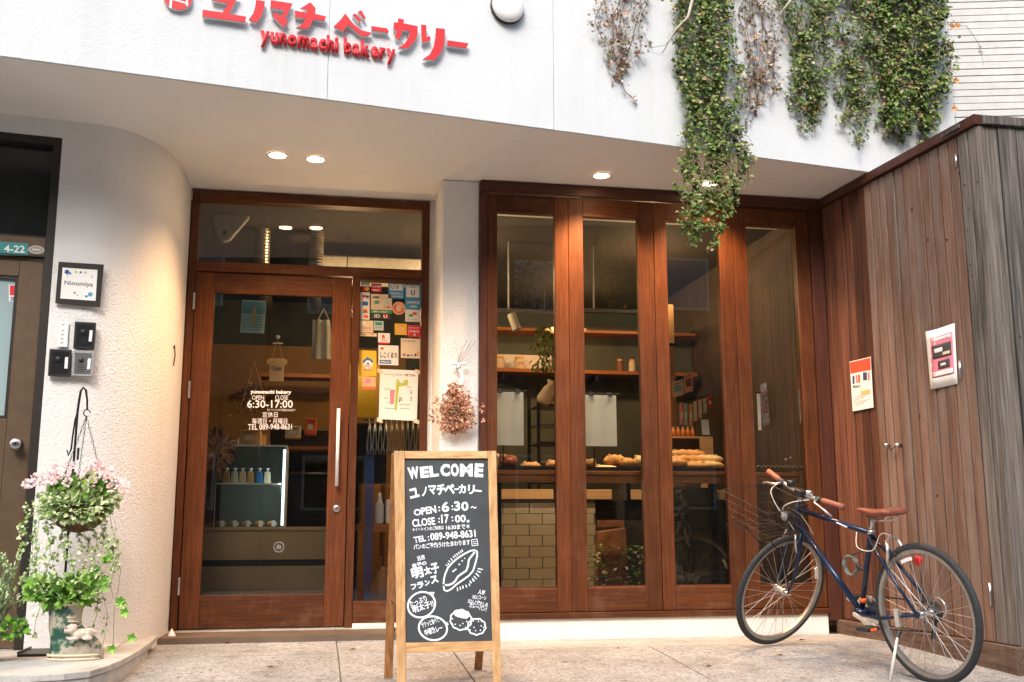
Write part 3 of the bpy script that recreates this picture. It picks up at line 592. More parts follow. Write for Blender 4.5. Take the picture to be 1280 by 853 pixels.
sticker('white sticker with large red R letter', 'paper', 472.5, 416.3, 487.5, 428, [('red',473,428.2,487,430)], [('R','red',477.5,423.5,481.5,4.5),('Pay','print_grey',477,426.5,483.5,2)])
sticker('white square sticker reading four bold hiragana characters', 'paper', 473, 431.5, 498, 456, [('red',476,434.5,479.5,437),('blue',474.5,450,489,454.5)], [('しこくるり','print_dark',475,447.5,496,7.5),('SHIKOKU','white',476,453.5,487.5,2.2)])
sticker('rounded cream sticker with crowd drawing along its base', 'cream', 501, 423, 526, 447.5, [('print_grey',503,442,507,445.5),('print_dark',508.5,443.5,512,445.5),('print_grey',513,443,516,445.5),('print_dark',518,442.5,520.5,445.5),('orange_red',521.8,440,523,445)], [('えひめの店','print_grey',503,427.5,519,2.4)])
t = sticker('yellow sticker with large blue arched a mark', 'yellow', 449, 438, 470.5, 469.5, [], [('愛媛','orange_red',455,459.5,465,2.6),('あいたい','blue',454.5,464,466,2.4)])
cc = SB.p(460, 455, .0012); MB().lathe([(.034,0),(.034,.0006)], cc, 24, V3(1,0,0), Z, XN).build('white_disc', 'paper', t)
mb = MB(); mb.strip([cc+V3(math.cos(a)*.03,0,math.sin(a)*.028+.004) for a in [.15+k*.29 for k in range(11)]], .014, XN, .0016); mb.strip([cc+V3(-.012,0,.03), cc+V3(.0,0,.045)], .012, XN, .0018); mb.lathe([(.008,0),(.008,.001)], cc+V3(0,-.0016,0), 12, V3(1,0,0), Z, XN)
mb.build('arch_mark', 'blue', t)
sticker('small cream sticker with pink flower over red strip', 'peach', 452, 471, 469.5, 483, [('pink',456.5,473.5,463.5,479),('orange_red',452.5,483.5,470,486.5)])
# map poster
mp_ = thing('map_poster', 'cream map poster with green road taped over hanging tongs', 'poster', SB.p(499,525))
SB.quad('sheet', 'paper', mp_, [(475,461.5),(523,463.5),(521,526.5),(473.5,524)], thick=.001)
SB.quad('green_road', 'lime', mp_, [(495.5,474.5),(510,475),(510,482),(499,483.5),(496,513),(493,513)], thick=.0005, lift=.001)
SB.quad('pink_area', 'pink', mp_, [(487.5,487.5),(493.8,487.5),(492.3,505.5),(487.5,505.5)], thick=.0004, lift=.001)
cc = SB.p(502, 476.5, .0018); MB().ball(cc, .018, .001, .014).build('pink_mark', 'petal_pink', mp_)
SB.text('イートインスペース営業案内', 'lettering', 'print_dark', mp_, 480.5, 469.5, 519, 471, 2.8, bold=.03)
for (a, b_, c_) in ((480,486,488),(480,497.5,485),(480.5,510,494),(484,502.5,487),(508,483.5,514),(499,505.5,513),(500,510.5,512)): SB.rect('text_line', 'print_grey', mp_, a, b_, c_, b_+.9, .03, thick=.0003, lift=.0012)
SB.text('日\n曜', 'lettering', 'print_dark', mp_, 498.5, 503.5, 503, 503.6, 7, bold=.03)
for k in range(6): SB.rect('character_mark', 'print_dark', mp_, 513, 488+k*2.0+(k>2)*2, 514.8, 489.2+k*2.0+(k>2)*2, thick=.0003, lift=.0012)
for (x, y) in ((475,463),(522.5,464),(474.5,524.5),(520.5,526)): SB.rect('tape', 'cream', mp_, x-3.5, y-2.5, x+3.5, y+2.5, .3, thick=.0004, lift=.0014)

# ================================================================== FOLDING WINDOW WALL
fw = thing('folding_window', 'four leaf reddish brown folding glass window wall above white curb', 'window', (2.2,0,.0))
box('window_header', 'mahogany_dark', fw, .985, 3.398, -.045, .09, 2.765, 2.838, bevel=.003)
box('window_sill', 'mahogany_x', fw, .985, 3.30, -.035, .09, .023, .058, bevel=.003)
box('window_jamb', 'mahogany_dark_z', fw, .985, 1.030, -.03, .08, .0585, 2.7645, bevel=.003)
box('window_jamb', 'mahogany_dark_z', fw, 3.302, 3.395, -.03, .08, -.02, 2.7645, bevel=.003)
LV = [(1.032,1.578,1.100,1.486),(1.580,2.170,1.680,2.063),(2.174,2.740,2.262,2.640),(2.743,3.299,2.838,3.202)]
for k, (a, b_, c_, d_) in enumerate(LV):
    lf_ = MB().box(a, c_, -.012, .045, .062, 2.758).build('leaf_stile', 'mahogany_z', fw, bevel=.003)
    MB().box(d_, b_, -.012, .045, .062, 2.758).build('leaf_stile', 'mahogany_z', fw, bevel=.003)
    MB().box(c_+.0005, d_-.0005, -.011, .044, 2.636, 2.758).build('leaf_top_rail', 'mahogany_x', fw, bevel=.003)
    MB().box(c_+.0005, d_-.0005, -.011, .044, .062, .207).build('leaf_bottom_rail', 'mahogany_x', fw, bevel=.003)
    MB().box(c_, d_, .012, .018, .207, 2.636).build('leaf_pane', 'shop_glass', fw)
    MB().box(c_, d_, .000, .010, .207, .217).build('glazing_bead', 'mahogany_x', fw)

# ================================================================== STORAGE SHED (right side)
SP = V3(3.400, 0, 0); SD = V3(math.sin(R_(4.48)), -math.cos(R_(4.48)), 0); SN = V3(-SD.y*-1*-1, 0, 0)
SN = V3(-math.cos(R_(4.48)), -math.sin(R_(4.48)), 0)
SH = Board(SP, SN)
sh = thing('storage_shed', 'tall weathered cedar plank storage shed closing the right side of the porch', 'shed', (3.6,-.8,-.15))
def ss(px, py): return (SH.p(px, py)-SP).dot(SD)
edges = [0.03]; LEN = 1.625
g1, g2, g3 = ss(1087, 225), ss(1118, 240), ss(1198, 200)
random.seed(11)
def fill(a, b_, w):
    n = max(1, round((b_-a)/w)); ws = [random.uniform(.82, 1.18) for _ in range(n)]; t = sum(ws); out = [a]
    for x in ws: out.append(out[-1]+x/t*(b_-a))
    return out
secs = [(0.012, g1, .088), (g1, g2, .085), (g2, g3, .082), (g3, LEN-.0, .085)]
for si, (a, b_, w) in enumerate(secs):
    e = fill(a, b_, w)
    for k in range(len(e)-1):
        mid = (e[k]+e[k+1])/2; gap0 = .010 if k == 0 and si else .0042
        mat = 'cedar_red' if mid < .50 else ('cedar_brown' if mid < 1.47 else 'cedar_grey')
        pr = random.uniform(-.004, .005)
        MB().obox(SP, SD, SN, Z, e[k]+gap0, e[k+1]-.0042, -.03, pr, -.012, 2.775).build('plank', mat, sh, bevel=.004)
MB().obox(SP, SD, SN, Z, .0, LEN-.01, -.06, -.031, -.3, 2.77).build('backing', 'black', sh)
CO = SP+SD*LEN                                         # outer corner
e = [0]
for k in range(13): e.append(e[-1]+random.uniform(.085,.125))
for k in range(13):
    mat = 'cedar_grey' if k < 1 else 'cedar_black'
    MB().box(CO.x+e[k]+.003, CO.x+e[k+1]-.004, CO.y-random.uniform(0,.007), CO.y+.03, -.02, 2.775).build('plank', mat, sh, bevel=.0015)
box('front_backing', 'black', sh, CO.x+.01, CO.x+1.4, CO.y+.031, CO.y+.05, -.3, 2.77)
MB().obox(SP, SD, SN, Z, -.03, LEN+.012, -.10, .028, 2.78, 2.838).build('cap_board', 'mahogany_dark_z', sh, bevel=.003)
box('cap_board', 'cedar_black', sh, CO.x+.02, CO.x+1.45, CO.y-.028, CO.y+.1, 2.78, 2.83, bevel=.003)
box('roof_board', 'cedar_black', sh, CO.x-.05, CO.x+1.4, CO.y+.1, 0, 2.80, 2.822)
mb = MB(); sb = LEN+.02
mb.hexa([SP+SD*0+SN*.045+Z*-.4, SP+SD*sb+SN*.045+Z*-.4, SP+SD*sb+SN*-.05+Z*-.4, SP+SN*-.05+Z*-.4, SP+SN*.045+Z*-.016, SP+SD*sb+SN*.045+Z*-.016, SP+SD*sb+SN*-.05+Z*-.016, SP+SN*-.05+Z*-.016])
mb.build('base_beam', 'beam_wood', sh, bevel=.004)
for px, py, hl in ((1197,201,.075),(1023,293,.07),(1033,498,.07),(1202,462,.1),(1240,743,.12)):
    q = SH.p(px, py); s_ = (q-SP).dot(SD)
    hg = MB().obox(SP, SD, SN, Z, s_-.007, s_+.007, .004, .010, q.z-hl/2, q.z+hl/2).build('hinge', 'steel', sh)
    MB().tube([q+SN*.012-Z*hl/2, q+SN*.012+Z*hl/2], .005, 8).build('hinge_pin', 'steel', hg, smooth=True)
for px in (1113, 1127):
    q = SH.p(px, 557); MB().lathe([(.008,0),(.008,.02),(.016,.026),(.016,.034),(.010,.042),(.002,.044)], q, 16, SD, Z, SN).build('knob', 'steel', sh, smooth=True)
MB().tube([SH.p(1113,557,.03), SH.p(1120,563,.04), SH.p(1127,557,.03)], .003, 6).build('latch_wire', 'dark_metal', sh)
# nail holes of the grey boards
mb = MB()
for px, py in ((1160,300),(1140,262),(1100,300),(1172,620),(1150,520),(1108,420),(1052,330),(1184,300),(1207,232),(1212,262),(1210,288),(1214,331),(1223,228),(1200,215),(1216,345)):
    q = SH.p(px, py); 
    if (q-SP).dot(SD) < LEN-.01: mb.lathe([(.006,0),(.006,.006)], q, 8, SD, Z, SN)
mb.build('nail_holes', 'black', sh, kind='stuff')
# posters on the shed
p1 = thing('poster', 'white leaflet with orange heading and tiny figures pinned on reddish planks', 'poster', SH.p(1077,512,.008), 'posters on the shed planks')
P1 = Board(SP+SN*.008, SN)
P1.quad('sheet', 'paper', p1, [(1062,452.5),(1088.5,446),(1092,509.5),(1066,514.5)], thick=.001)
P1.quad('heading', 'poster_orange', p1, [(1062.4,453.5),(1088,447.2),(1088.9,462.5),(1063.3,467.5)], thick=.0006, lift=.001)
for (x, y, m_) in ((1067,470,'navy'),(1071,469,'pink'),(1074,468.5,'orange'),(1080,465.5,'navy'),(1082.5,465.5,'print_dark'),(1086,465.5,'pink')):
    f_ = P1.quad('figure_print', m_, p1, [(x-1.2,y+.3),(x+1.2,y),(x+1.5,y+10),(x-1,y+10.3)], thick=.0005, lift=.001)
P1.quad('coupon', 'bread_tag', p1, [(1076,489),(1088,486.8),(1088.3,492),(1076.5,494)], thick=.0005, lift=.001)
P1.text('おしらせ', 'lettering', 'print_dark', p1, 1066, 464, 1085, 460, 4, bold=.03)
P1.text('Menu', 'lettering', 'print_dark', p1, 1067, 486, 1076, 484.2, 4, bold=.03)
for k in range(6): P1.quad('text_line', 'print_grey', p1, [(1068,496+k*2.3),(1088-k%3*4,492+k*2.3),(1088-k%3*4,492.7+k*2.3),(1068,496.7+k*2.3)], thick=.0004, lift=.001)
p2 = thing('poster', 'curled pink and white poster with dark photographs on the middle planks', 'poster', SH.p(1178,484,.01), 'posters on the shed planks')
P2 = Board(SP+SN*.012, SN); mb = MB(); N_ = 8
L0, L1, R0, R1 = (1161,415), (1165,487), (1192,404), (1196,480)
def pp(u, v, lift):
    x = lerp(lerp(L0[0],L1[0],v), lerp(R0[0],R1[0],v), u); y = lerp(lerp(L0[1],L1[1],v), lerp(R0[1],R1[1],v), u)
    return P2.p(x, y, lift+.022*max(0, 1-u*3)**2*(1-.6*v)-.006*u)
def patch(u0, u1, v0, v1, lift, name, mat):
    mb = MB(); n = 6
    for j in range(n+1):
        for i in range(n+1): mb.v.append(pp(lerp(u0,u1,i/n), lerp(v0,v1,j/n), lift))
    for j in range(n):
        for i in range(n): k = j*(n+1)+i; mb.f.append((k, k+1, k+n+2, k+n+1))
    o = mb.build(name, mat, p2, smooth=True); s_ = o.modifiers.new('thick', 'SOLIDIFY'); s_.thickness = .0006; return o
patch(0, 1, 0, 1, 0, 'sheet', 'paper'); patch(.08, .9, .13, .82, .0015, 'pink_field', 'pink'); patch(.14, .84, .27, .5, .003, 'photograph', 'print_dark'); patch(.3, .75, .55, .69, .003, 'photograph', 'print_dark')
patch(.12, .86, .72, .8, .003, 'caption_box', 'paper'); patch(.14, .84, .15, .2, .003, 'title_bar', 'paper'); patch(.2, .5, .33, .4, .0042, 'bright_spot', 'paper'); patch(.5, .78, .42, .47, .0042, 'bright_spot', 'cream'); patch(.4, .6, .6, .64, .0042, 'bright_spot', 'paper')
for u, v in ((.9,.03),(.06,.05)):
    MB().ball(pp(u, v, .003), .004, .004, .004, 8, 6).build('pin', 'steel', p2)
# dark timber box at the foot of the shed
tb = thing('timber_box', 'blackened timber box standing at the outer foot of the shed', 'box', (CO.x+.3, CO.y-.15, -.17))
bx0, bx1, by0, by1, bz0, bz1 = CO.x+.03, CO.x+.7, CO.y-.28, CO.y-.01, -.18, -.01
for d in ((bx0,bx0+.05,by0,by1,bz0,bz1),(bx1-.05,bx1,by0,by1,bz0,bz1)): box('side_board', 'cedar_black', tb, *d, bevel=.003)
box('rail', 'cedar_black', tb, bx0+.051, bx1-.051, by0, by0+.04, bz1-.05, bz1, bevel=.003); box('rail', 'cedar_black', tb, bx0+.051, bx1-.051, by0, by0+.04, bz0, bz0+.06, bevel=.003)
box('panel', 'cedar_black', tb, bx0+.051, bx1-.051, by0+.045, by0+.06, bz0, bz1); box('lid', 'cedar_black', tb, bx0-.01, bx1+.01, by0-.01, by1, bz1+.0005, bz1+.02, bevel=.003)
# ================================================================== NEIGHBOUR WALL
nb = thing('neighbour_wall', 'pale ribbed tile wall of the neighbouring house at upper right', 'wall', (4.9,.4,0))
na = R_(-14); NU = V3(math.cos(na), math.sin(na), 0); NN = V3(math.sin(na), -math.cos(na), 0)
NP = V3(4.05, .35, 0)
MB().obox(NP, NU, NN, Z, -.6, 5, -.2, -.012, -.4, 8).build('wall_core', 'siding_gap', nb)
random.seed(3); z = 2.2
jo = [-.6, .12, .62, 1.22, 1.9, 2.6, 3.4]
base = None
mb_courses = []
while z < 4.9:
    for a, b_ in zip(jo, jo[1:]):
        d = random.uniform(-.004, .004)
        MB().obox(NP, NU, NN, Z, a+.0015, b_-.0015, -.012, random.uniform(-.001,.004), z+.004+d*.3, z+.052).build('tile_course', 'siding', nb)
    z += .055

# ================================================================== SHOP SIGN
sg = thing('shop_sign', 'red raised katakana lettering over smaller Latin letters on the white fascia', 'sign', FB.p(400,60))
def A1(X, Y): return (195+X/8.533, Y/8.533)
def A2(X, Y): return (330+X/9.143, Y/9.143)
def A3(X, Y): return (460+X/9.143, Y/9.143)
LET = [
 (A1, [(590,-45),(885,-5),(862,5),(775,182),(957,208),(945,270),(490,205),(495,135),(705,165),(765,70),(590,32)]),
 (A1, [(1060,30),(1155,45),(1150,90),(1138,140),(1115,210),(1060,275),(985,235),(1030,175),(1052,100)]),
 (A2, [(68,35),(318,75),(235,245),(265,285),(215,340),(80,205),(125,180),(190,220),(225,150),(65,120)]),
 (A2, [(520,60),(580,130),(572,192),(700,220),(680,270),(552,252),(532,308),(485,362),(360,345),(430,310),(462,240),(345,228),(345,155),(485,180),(488,142),(405,130)]),
 (A2, [(915,185),(1010,310),(1100,378),(1215,405),(1180,440),(1100,442),(950,315),(932,330),(895,390),(785,335),(870,250)]),
 (A2, [(1000,200),(1030,185),(1100,265),(1075,285)]), (A2, [(1060,165),(1100,150),(1150,240),(1125,245)]),
 (A3, [(25,330),(200,355),(222,385),(218,405),(25,375)]),
 (A3, [(330,240),(395,255),(392,298),(552,330),(550,400),(535,460),(505,515),(440,580),(330,580),(400,530),(440,470),(468,388),(388,372),(335,490),(295,450),(315,370),(275,365),(280,285),(325,290)]),
 (A3, [(590,310),(650,320),(650,455),(690,445),(700,490),(600,515)]),
 (A3, [(760,350),(862,362),(858,490),(840,570),(810,640),(740,715),(610,705),(690,650),(735,560),(755,450)]),
 (A3, [(890,490),(1130,525),(1105,580),(885,550)])]
for fn, pl in LET:
    pts = [FB.p(*fn(x, y), .030) for x, y in pl]
    b0 = MB().prism([p-FN*.018 for p in pts], FN*.0165).build('letter', 'sign_side', sg)
    MB().prism([p-FN*.001 for p in pts], FN*.004).build('letter_face', 'sign_red', b0)
    mb = MB()
    cx_ = sum(pts, Vector())/len(pts)
    for k in (0, len(pts)//2): mb.tube([lerp(pts[k], cx_, .25)-FN*.0305, lerp(pts[k], cx_, .25)-FN*.017], .004, 6)
    mb.build('stud', 'steel', b0)
# Latin line, one part for each letter
def glyph_w(ch, bold):
    cu = bpy.data.curves.new('w', 'FONT'); cu.body = ch; cu.offset = bold; cu.resolution_u = 2; o = bpy.data.objects.new('w', cu); col.objects.link(o)
    me = bpy.data.meshes.new_from_object(o.evaluated_get(bpy.context.evaluated_depsgraph_get())); bpy.data.objects.remove(o); bpy.data.curves.remove(cu)
    x = [v.co.x for v in me.vertices]; y = [v.co.y for v in me.vertices]; r_ = (min(x), max(x), min(y), max(y)); bpy.data.meshes.remove(me); return r_
s_ = 'yunomachi bakery'; ws = []; BO = .045
for ch in s_: ws.append((0, .26, 0, 0) if ch == ' ' else glyph_w(ch, BO))
tot = sum(w[1]-w[0]+.055 for w in ws)-.055
W0, W1 = FB.p(325, 53.0), FB.p(493.5, 76.5); WU = (W1-W0)/tot; hz = FB.p(325, 38.5)-W0; em = hz/.56; cur = 0
for ch, w in zip(s_, ws):
    a = W0+WU*cur
    if ch != ' ':
        BL = a+em*w[2]; text(ch, 'letter', 'sign_red', sg, BL, BL+WU*(w[1]-w[0]), a+em*w[3], FN, bold=BO, thick=.016, lift=.008, label='small red Latin letter')
    cur += w[1]-w[0]+.055
# round emblem, cut by the top of the picture
c0 = FB.p(222, -1, .018); rr_ = (FB.p(240, -1)-FB.p(222, -1)).length
em_ = MB().lathe([(rr_,-.014),(rr_,.004)], c0, 36, FU, Z, FN).build('emblem', 'sign_side', sg)
MB().lathe([(rr_*.985,.0045),(rr_*.985,.007)], c0, 36, FU, Z, FN).build('emblem_face', 'sign_red', em_)
mb = MB(); E_ = lambda x, y: c0+FU*(x*rr_)+Z*(y*rr_)
for k, (pl, w) in enumerate([([(-.45,.85),(-.45,-.95)], .16),([(-.35,-.25),(.65,-.4)], .12),([(-.1,.75),(-.1,-.3)], .1),([(.62,.6),(.66,-.6)], .14),([(-.1,.1),(.6,.0)], .1),([(-.3,.55),(.6,.5)], .1)]):
    mb.strip([E_(*p) for p in pl], w*rr_, FN, .0078+.0003*k)
mb.build('emblem_strokes', 'white', em_)
# round wall light
wlp = FB.p(633, 11); wl_ = thing('wall_light', 'round opal wall light high on the white fascia', 'wall light', wlp)
MB().lathe([(.098,.0),(.101,.006),(.101,.024),(.098,.026)], wlp, 40, FU, Z, FN).build('rim', 'dark_metal', wl_, smooth=False)
MB().lathe([(.097,.0265),(.096,.04),(.09,.05),(.06,.058),(.01,.061)], wlp, 40, FU, Z, FN).build('diffuser', 'white', wl_, smooth=True)

# ================================================================== SIDE DOOR (left)
BU = V3(-.991, -.132, 0).normalized(); BV = V3(-BU.y, BU.x, 0)*-1; BO_ = V3(-1.475, -.637, 0); BV = V3(-.132, .991, 0).normalized()
BN = -BV; BD = Board(BO_+BV*.05, BN)
sdv = thing('side_door', 'dark brown metal house door with frosted pane and black transom at far left', 'door', BO_+BU*.5+Z*.0)
def bd(name, mat, u0, u1, v0, v1, z0, z1, par=sdv, **k): return MB().obox(BO_, BU, BV, Z, u0, u1, v0, v1, z0, z1).build(name, mat, par, **k)
bd('frame_post', 'dark_metal', .002, .045, .0, .12, -.03, 2.736, bevel=.002); bd('frame_post', 'dark_metal', 1.07, 1.118, .0, .12, -.03, 2.736, bevel=.002)
bd('frame_head', 'dark_metal', .046, 1.069, .0, .12, 2.69, 2.736, bevel=.002); bd('frame_rail', 'brown_metal', .046, 1.069, .005, .11, 2.055, 2.155, bevel=.002)
bd('transom_pane', 'wired_glass', .046, 1.069, .06, .066, 2.156, 2.689); bd('transom_bead', 'dark_metal', .046, 1.069, .04, .059, 2.156, 2.175)
bd('door_leaf', 'brown_metal', .048, .168, .03, .075, -.02, 2.046, bevel=.002); bd('door_leaf', 'brown_metal', .95, 1.066, .03, .075, -.02, 2.046, bevel=.002)
gz0, gz1 = BD.p(35, 518).z, BD.p(37, 354).z
bd('door_rail', 'brown_metal', .169, .949, .03, .075, gz1+.03, 2.046, bevel=.002); bd('door_panel', 'brown_metal', .169, .949, .03, .075, -.02, gz0-.03, bevel=.002)
for d in ((.169,.185,gz0-.029,gz1+.029),(.933,.949,gz0-.029,gz1+.029)): bd('glazing_bead', 'dark_metal', d[0], d[1], .035, .06, d[2], d[3])
bd('glazing_bead', 'dark_metal', .186, .932, .035, .06, gz1+.012, gz1+.029); bd('glazing_bead', 'dark_metal', .186, .932, .035, .06, gz0-.029, gz0-.012)
bd('frosted_pane', 'frosted', .186, .932, .05, .056, gz0-.012, gz1+.012)
bd('threshold', 'steel', .046, 1.069, .0, .12, -.034, -.022)
kp = hit(21, 556, BO_+BV*.03, BN); kn = MB().lathe([(.034,0),(.034,.006),(.020,.012),(.016,.035),(.027,.045),(.030,.06),(.024,.070),(.012,.072)], kp, 28, BU, Z, BN).build('door_knob', 'steel', sdv, smooth=True)
MB().lathe([(.009,.0722),(.009,.074)], kp, 14, BU, Z, BN).build('key_hole', 'dark_metal', kn)
bd('door_closer_line', 'dark_metal', .046, 1.069, .001, .004, 2.047, 2.054)
# address plate, stamp and guard sticker on the door
PB = Board(BO_+BV*.004, BN)
ap = thing('address_plate', 'teal house number plate on the rail above the side door', 'plate', PB.p(10,318))
PB.quad('plate', 'teal', ap, [(-40,300),(35.5,304.5),(35,320.5),(-41,317)], thick=.002)
PB.text('4-22', 'lettering', 'white', ap, 5, 315.5, 31, 316.5, 9, bold=.02, lift=.0032)
rs = thing('round_seal', 'small oval silver seal beside the house number plate', 'plate', PB.p(46,316))
cc = PB.p(45.5, 312.5); o = MB().lathe([(.042,0),(.042,.0015)], cc, 28, BU, Z*.58, BN).build('seal_disc', 'print_grey', rs)
mb = MB(); mb.strip([cc+BU*math.cos(t)*.036+Z*math.sin(t)*.02 for t in [k*math.tau/24 for k in range(24)]], .004, BN, .003, True); mb.strip([cc-BU*.022, cc+BU*.022], .009, BN, .003); mb.build('seal_marks', 'cream', rs)
gs = thing('guard_sticker', 'red and white security sticker in the frosted pane corner', 'sticker', hit(24,377,BO_+BV*.049,BN))
GS = Board(BO_+BV*.0485, BN)
GS.quad('backing', 'paper', gs, [(11,356),(36.5,356.5),(36,378),(11,377)], thick=.0008); GS.quad('red_field', 'red', gs, [(12.5,357),(36,357.5),(35.7,370),(12.3,369.3)], thick=.0006, lift=.0008)
GS.text('SECOM', 'lettering', 'navy', gs, 13, 376.3, 34.5, 376.8, 5, bold=.03, lift=.0018); GS.text('警備中', 'lettering', 'white', gs, 18, 368.5, 28.5, 368.8, 3, lift=.0025)
# name plate and intercoms (the wall begins to curve here)
WP = V3(-1.36,-.618,0); WD = V3(math.cos(R_(10)), math.sin(R_(10)), 0); WN = V3(WD.y, -WD.x, 0)
WB_ = Board(WP+WN*.012, WN)
npl = thing('name_plate', 'white floral name tile in dark square frame beside the side door', 'plate', WB_.p(98,383))
WB_.quad('frame', 'dark_metal', npl, [(73.5,328),(130,331.5),(125,384.5),(69,379.5)], thick=.014, bevel=.002)
WB_.quad('tile', 'paper', npl, [(78.5,335.5),(122,338.5),(119.5,377),(75.5,374)], thick=.0015, lift=.0145)
WB_.text('Ninomiya', 'lettering', 'print_dark', npl, 80.5, 358.5, 116, 361, 7, bold=.012, lift=.0165)
for (x, y, r_, m_) in ((84,341,.016,'navy'),(88,343,.009,'sky_blue'),(95,341,.008,'lime'),(101,341.5,.008,'navy'),(107,342,.008,'lime'),(115,347,.009,'mint'),(113,369,.016,'sky_blue'),(108,371.5,.009,'blue'),(93.5,367,.007,'navy'),(97,370,.006,'lime'),(84,346,.007,'mint')):
    c_ = WB_.p(x, y, .0165); mb = MB()
    for a in range(5): mb.leaf(c_, WD*math.cos(a*1.26)+Z*math.sin(a*1.26), WN, r_, r_*.8, .1)
    mb.build('flower_print', m_, npl)
sw = thing('doorbell_strip', 'narrow white label strip left of the upper intercom', 'switch', WB_.p(77,434))
WB_.quad('plate', 'white', sw, [(73,402),(86,403),(84,434.5),(71,433.5)], thick=.003, bevel=.001)
for k in range(5): WB_.rect('mark', 'print_grey', sw, 77.5-k*.4, 405.5+k*5.2+(k>0)*2, 80.5-k*.4, 407+k*5.2+(k>0)*2, thick=.0005, lift=.003)
def intercom(lb, pts, mat, inner, key):
    c_ = WB_.p(sum(p[0] for p in pts)/4, pts[2][1]); t = thing('intercom', lb, 'intercom', c_, 'intercom units beside the side door')
    WB_.quad('housing', mat, t, pts, thick=.028, bevel=.004)
    (x0,y0),(x1,y1),(x2,y2),(x3,y3) = pts
    B = lambda u, v: (lerp(lerp(x0,x3,v), lerp(x1,x2,v), u), lerp(lerp(y0,y3,v), lerp(y1,y2,v), u))
    WB_.quad('face', inner, t, [B(.12,.1),(B(.88,.1)),B(.88,.9),B(.12,.9)], thick=.001, lift=.0283)
    MB().lathe([(.014,0),(.014,.004),(.010,.006)], WB_.p(*B(.42,.38), .0295), 18, WD, Z, WN).build('lens', 'black', t, smooth=True)
    WB_.quad('call_button', 'white', t, [B(.72,.3),B(.86,.3),B(.85,.72),B(.71,.72)], thick=.003, lift=.0295)
    mb = MB()
    for k in range(4): q = [B(.25,.58+.07*k),B(.6,.58+.07*k),B(.6,.61+.07*k),B(.25,.61+.07*k)]; mb.prism([WB_.p(*a, .0295) for a in q], WN*.001)
    mb.build('speaker_slots', 'print_dark' if key else 'black', t)
intercom('black intercom under the name plate, topmost of the three units', [(94,403),(120.5,404.5),(118,438),(91.5,436.5)], 'black', 'oven_black', 0)
intercom('black intercom at lower left of the three units', [(62.5,437),(90,438),(88.5,471.5),(60,470.5)], 'black', 'oven_black', 0)
intercom('grey metal intercom at lower right of the three units', [(91,438.7),(118.5,440),(116,472),(89.3,471)], 'print_grey', 'steel', 1)
# small spring hook on the curved wall
q = V3(-.925,.10,1.637); hk = thing('wall_clip', 'thin dark metal clip on the curved wall beside the door', 'hook', q)
MB().tube([q+V3(.012,0,.065), q+V3(.018,0,.0), q+V3(.012,0,-.065)], .004, 6).build('rod', 'dark_metal', hk); MB().box(q.x, q.x+.012, q.y-.006, q.y+.006, q.z+.045, q.z+.055).build('mount', 'dark_metal', hk)

# ================================================================== STONE STEP (left)
SZ = -.030
step = thing('entrance_step', 'pale stone step with curved tiled edge before the side door', 'step', (-1.3,-.8,-.2))
edge = [atz(x, y, SZ) for x, y in ((-160,836),(-60,843),(0,845),(40,844),(80,842),(113,838.5),(135,832),(155,823.5),(172,814),(187,803.5))]
back = [V3(x, y, SZ) for x, y in reversed(POLY[1:12])]
top = [V3(p.x,p.y,SZ-.03) for p in edge]+[V3(p.x,p.y+.0,SZ-.03) for p in [V3(-.90,-.02,0)]]+[V3(p.x-.0,p.y+.06,SZ-.03) for p in back]
MB().prism(top, (0,0,.03)).build('top_slab', 'step_stone', step, bevel=.004)
for i in range(len(edge)-1):
    a, b_ = edge[i], edge[i+1]; d = (b_-a); L = d.length; d.normalize(); n = V3(d.y,-d.x,0)
    MB().obox(V3(a.x,a.y,0), d, n, Z, .002, L-.002, -.05, -.006, -.45, SZ-.032).build('edge_tile', 'step_stone', step, bevel=.002)

# ================================================================== salt cone
q = atz(214.5, 795.5, -.062); q.z = ground(0, q.y)
sc_ = thing('salt_cone', 'small white salt cone on a dish at the door jamb foot', 'salt cone', q)
MB().lathe([(.022,0),(.036,.006),(.037,.010),(.030,.010)], q, 24).build('dish', 'white', sc_, smooth=True)
MB().lathe([(.030,.0102),(.020,.03),(.007,.055),(.002,.064)], q, 20).build('salt', 'salt', sc_, smooth=True)

# ================================================================== ACROSS THE STREET (seen only mirrored in the panes)
def house(x0, x1, y, h, wm, lb, seed, porch=True):
    random.seed(seed); t = thing('house', lb, 'house', ((x0+x1)/2, y, -.3))
    box('wall', wm, t, x0, x1, y-6, y, -.4, h)
    mb = MB(); n = int((x1-x0)/.28)
    rf = MB().hexa([(x0-.4,y+.6,h-.1),(x1+.4,y+.6,h-.1),(x1+.4,y-6.5,h+1.9),(x0-.4,y-6.5,h+1.9),(x0-.4,y+.6,h),(x1+.4,y+.6,h),(x1+.4,y-6.5,h+2),(x0-.4,y-6.5,h+2)]).build('roof', 'roof_tile', t)
    if porch:
        pr = MB().hexa([(x0,y+1.4,3.2),(x1,y+1.4,3.2),(x1,y,4.6),(x0,y,4.6),(x0,y+1.4,3.3),(x1,y+1.4,3.3),(x1,y,4.72),(x0,y,4.72)]).build('porch_roof', 'roof_tile', t)
        mb = MB()
        for k in range(n):
            xx = x0+.14+k*.28
            mb.tube([(xx,y+1.42,3.31),(xx,y+.01,4.73)], .05, 6)
        mb.build('tile_ridges', 'roof_tile', pr, kind='stuff')
    for fl in (.9, 5.3):
        xx = x0+.8
        while xx+1.4 < x1-.3:
            w = MB().box(xx, xx+1.4, y+.005, y+.06, fl, fl+1.2).build('window', 'ac_white', t)
            MB().box(xx+.06, xx+1.34, y+.061, y+.066, fl+.06, fl+1.14).build('pane', 'far_glass', w); xx += 2.3
house(-9, -1.25, -15.5, 9.6, 'house_wall', 'beige house with tiled porch roof across the street, left one', 1)
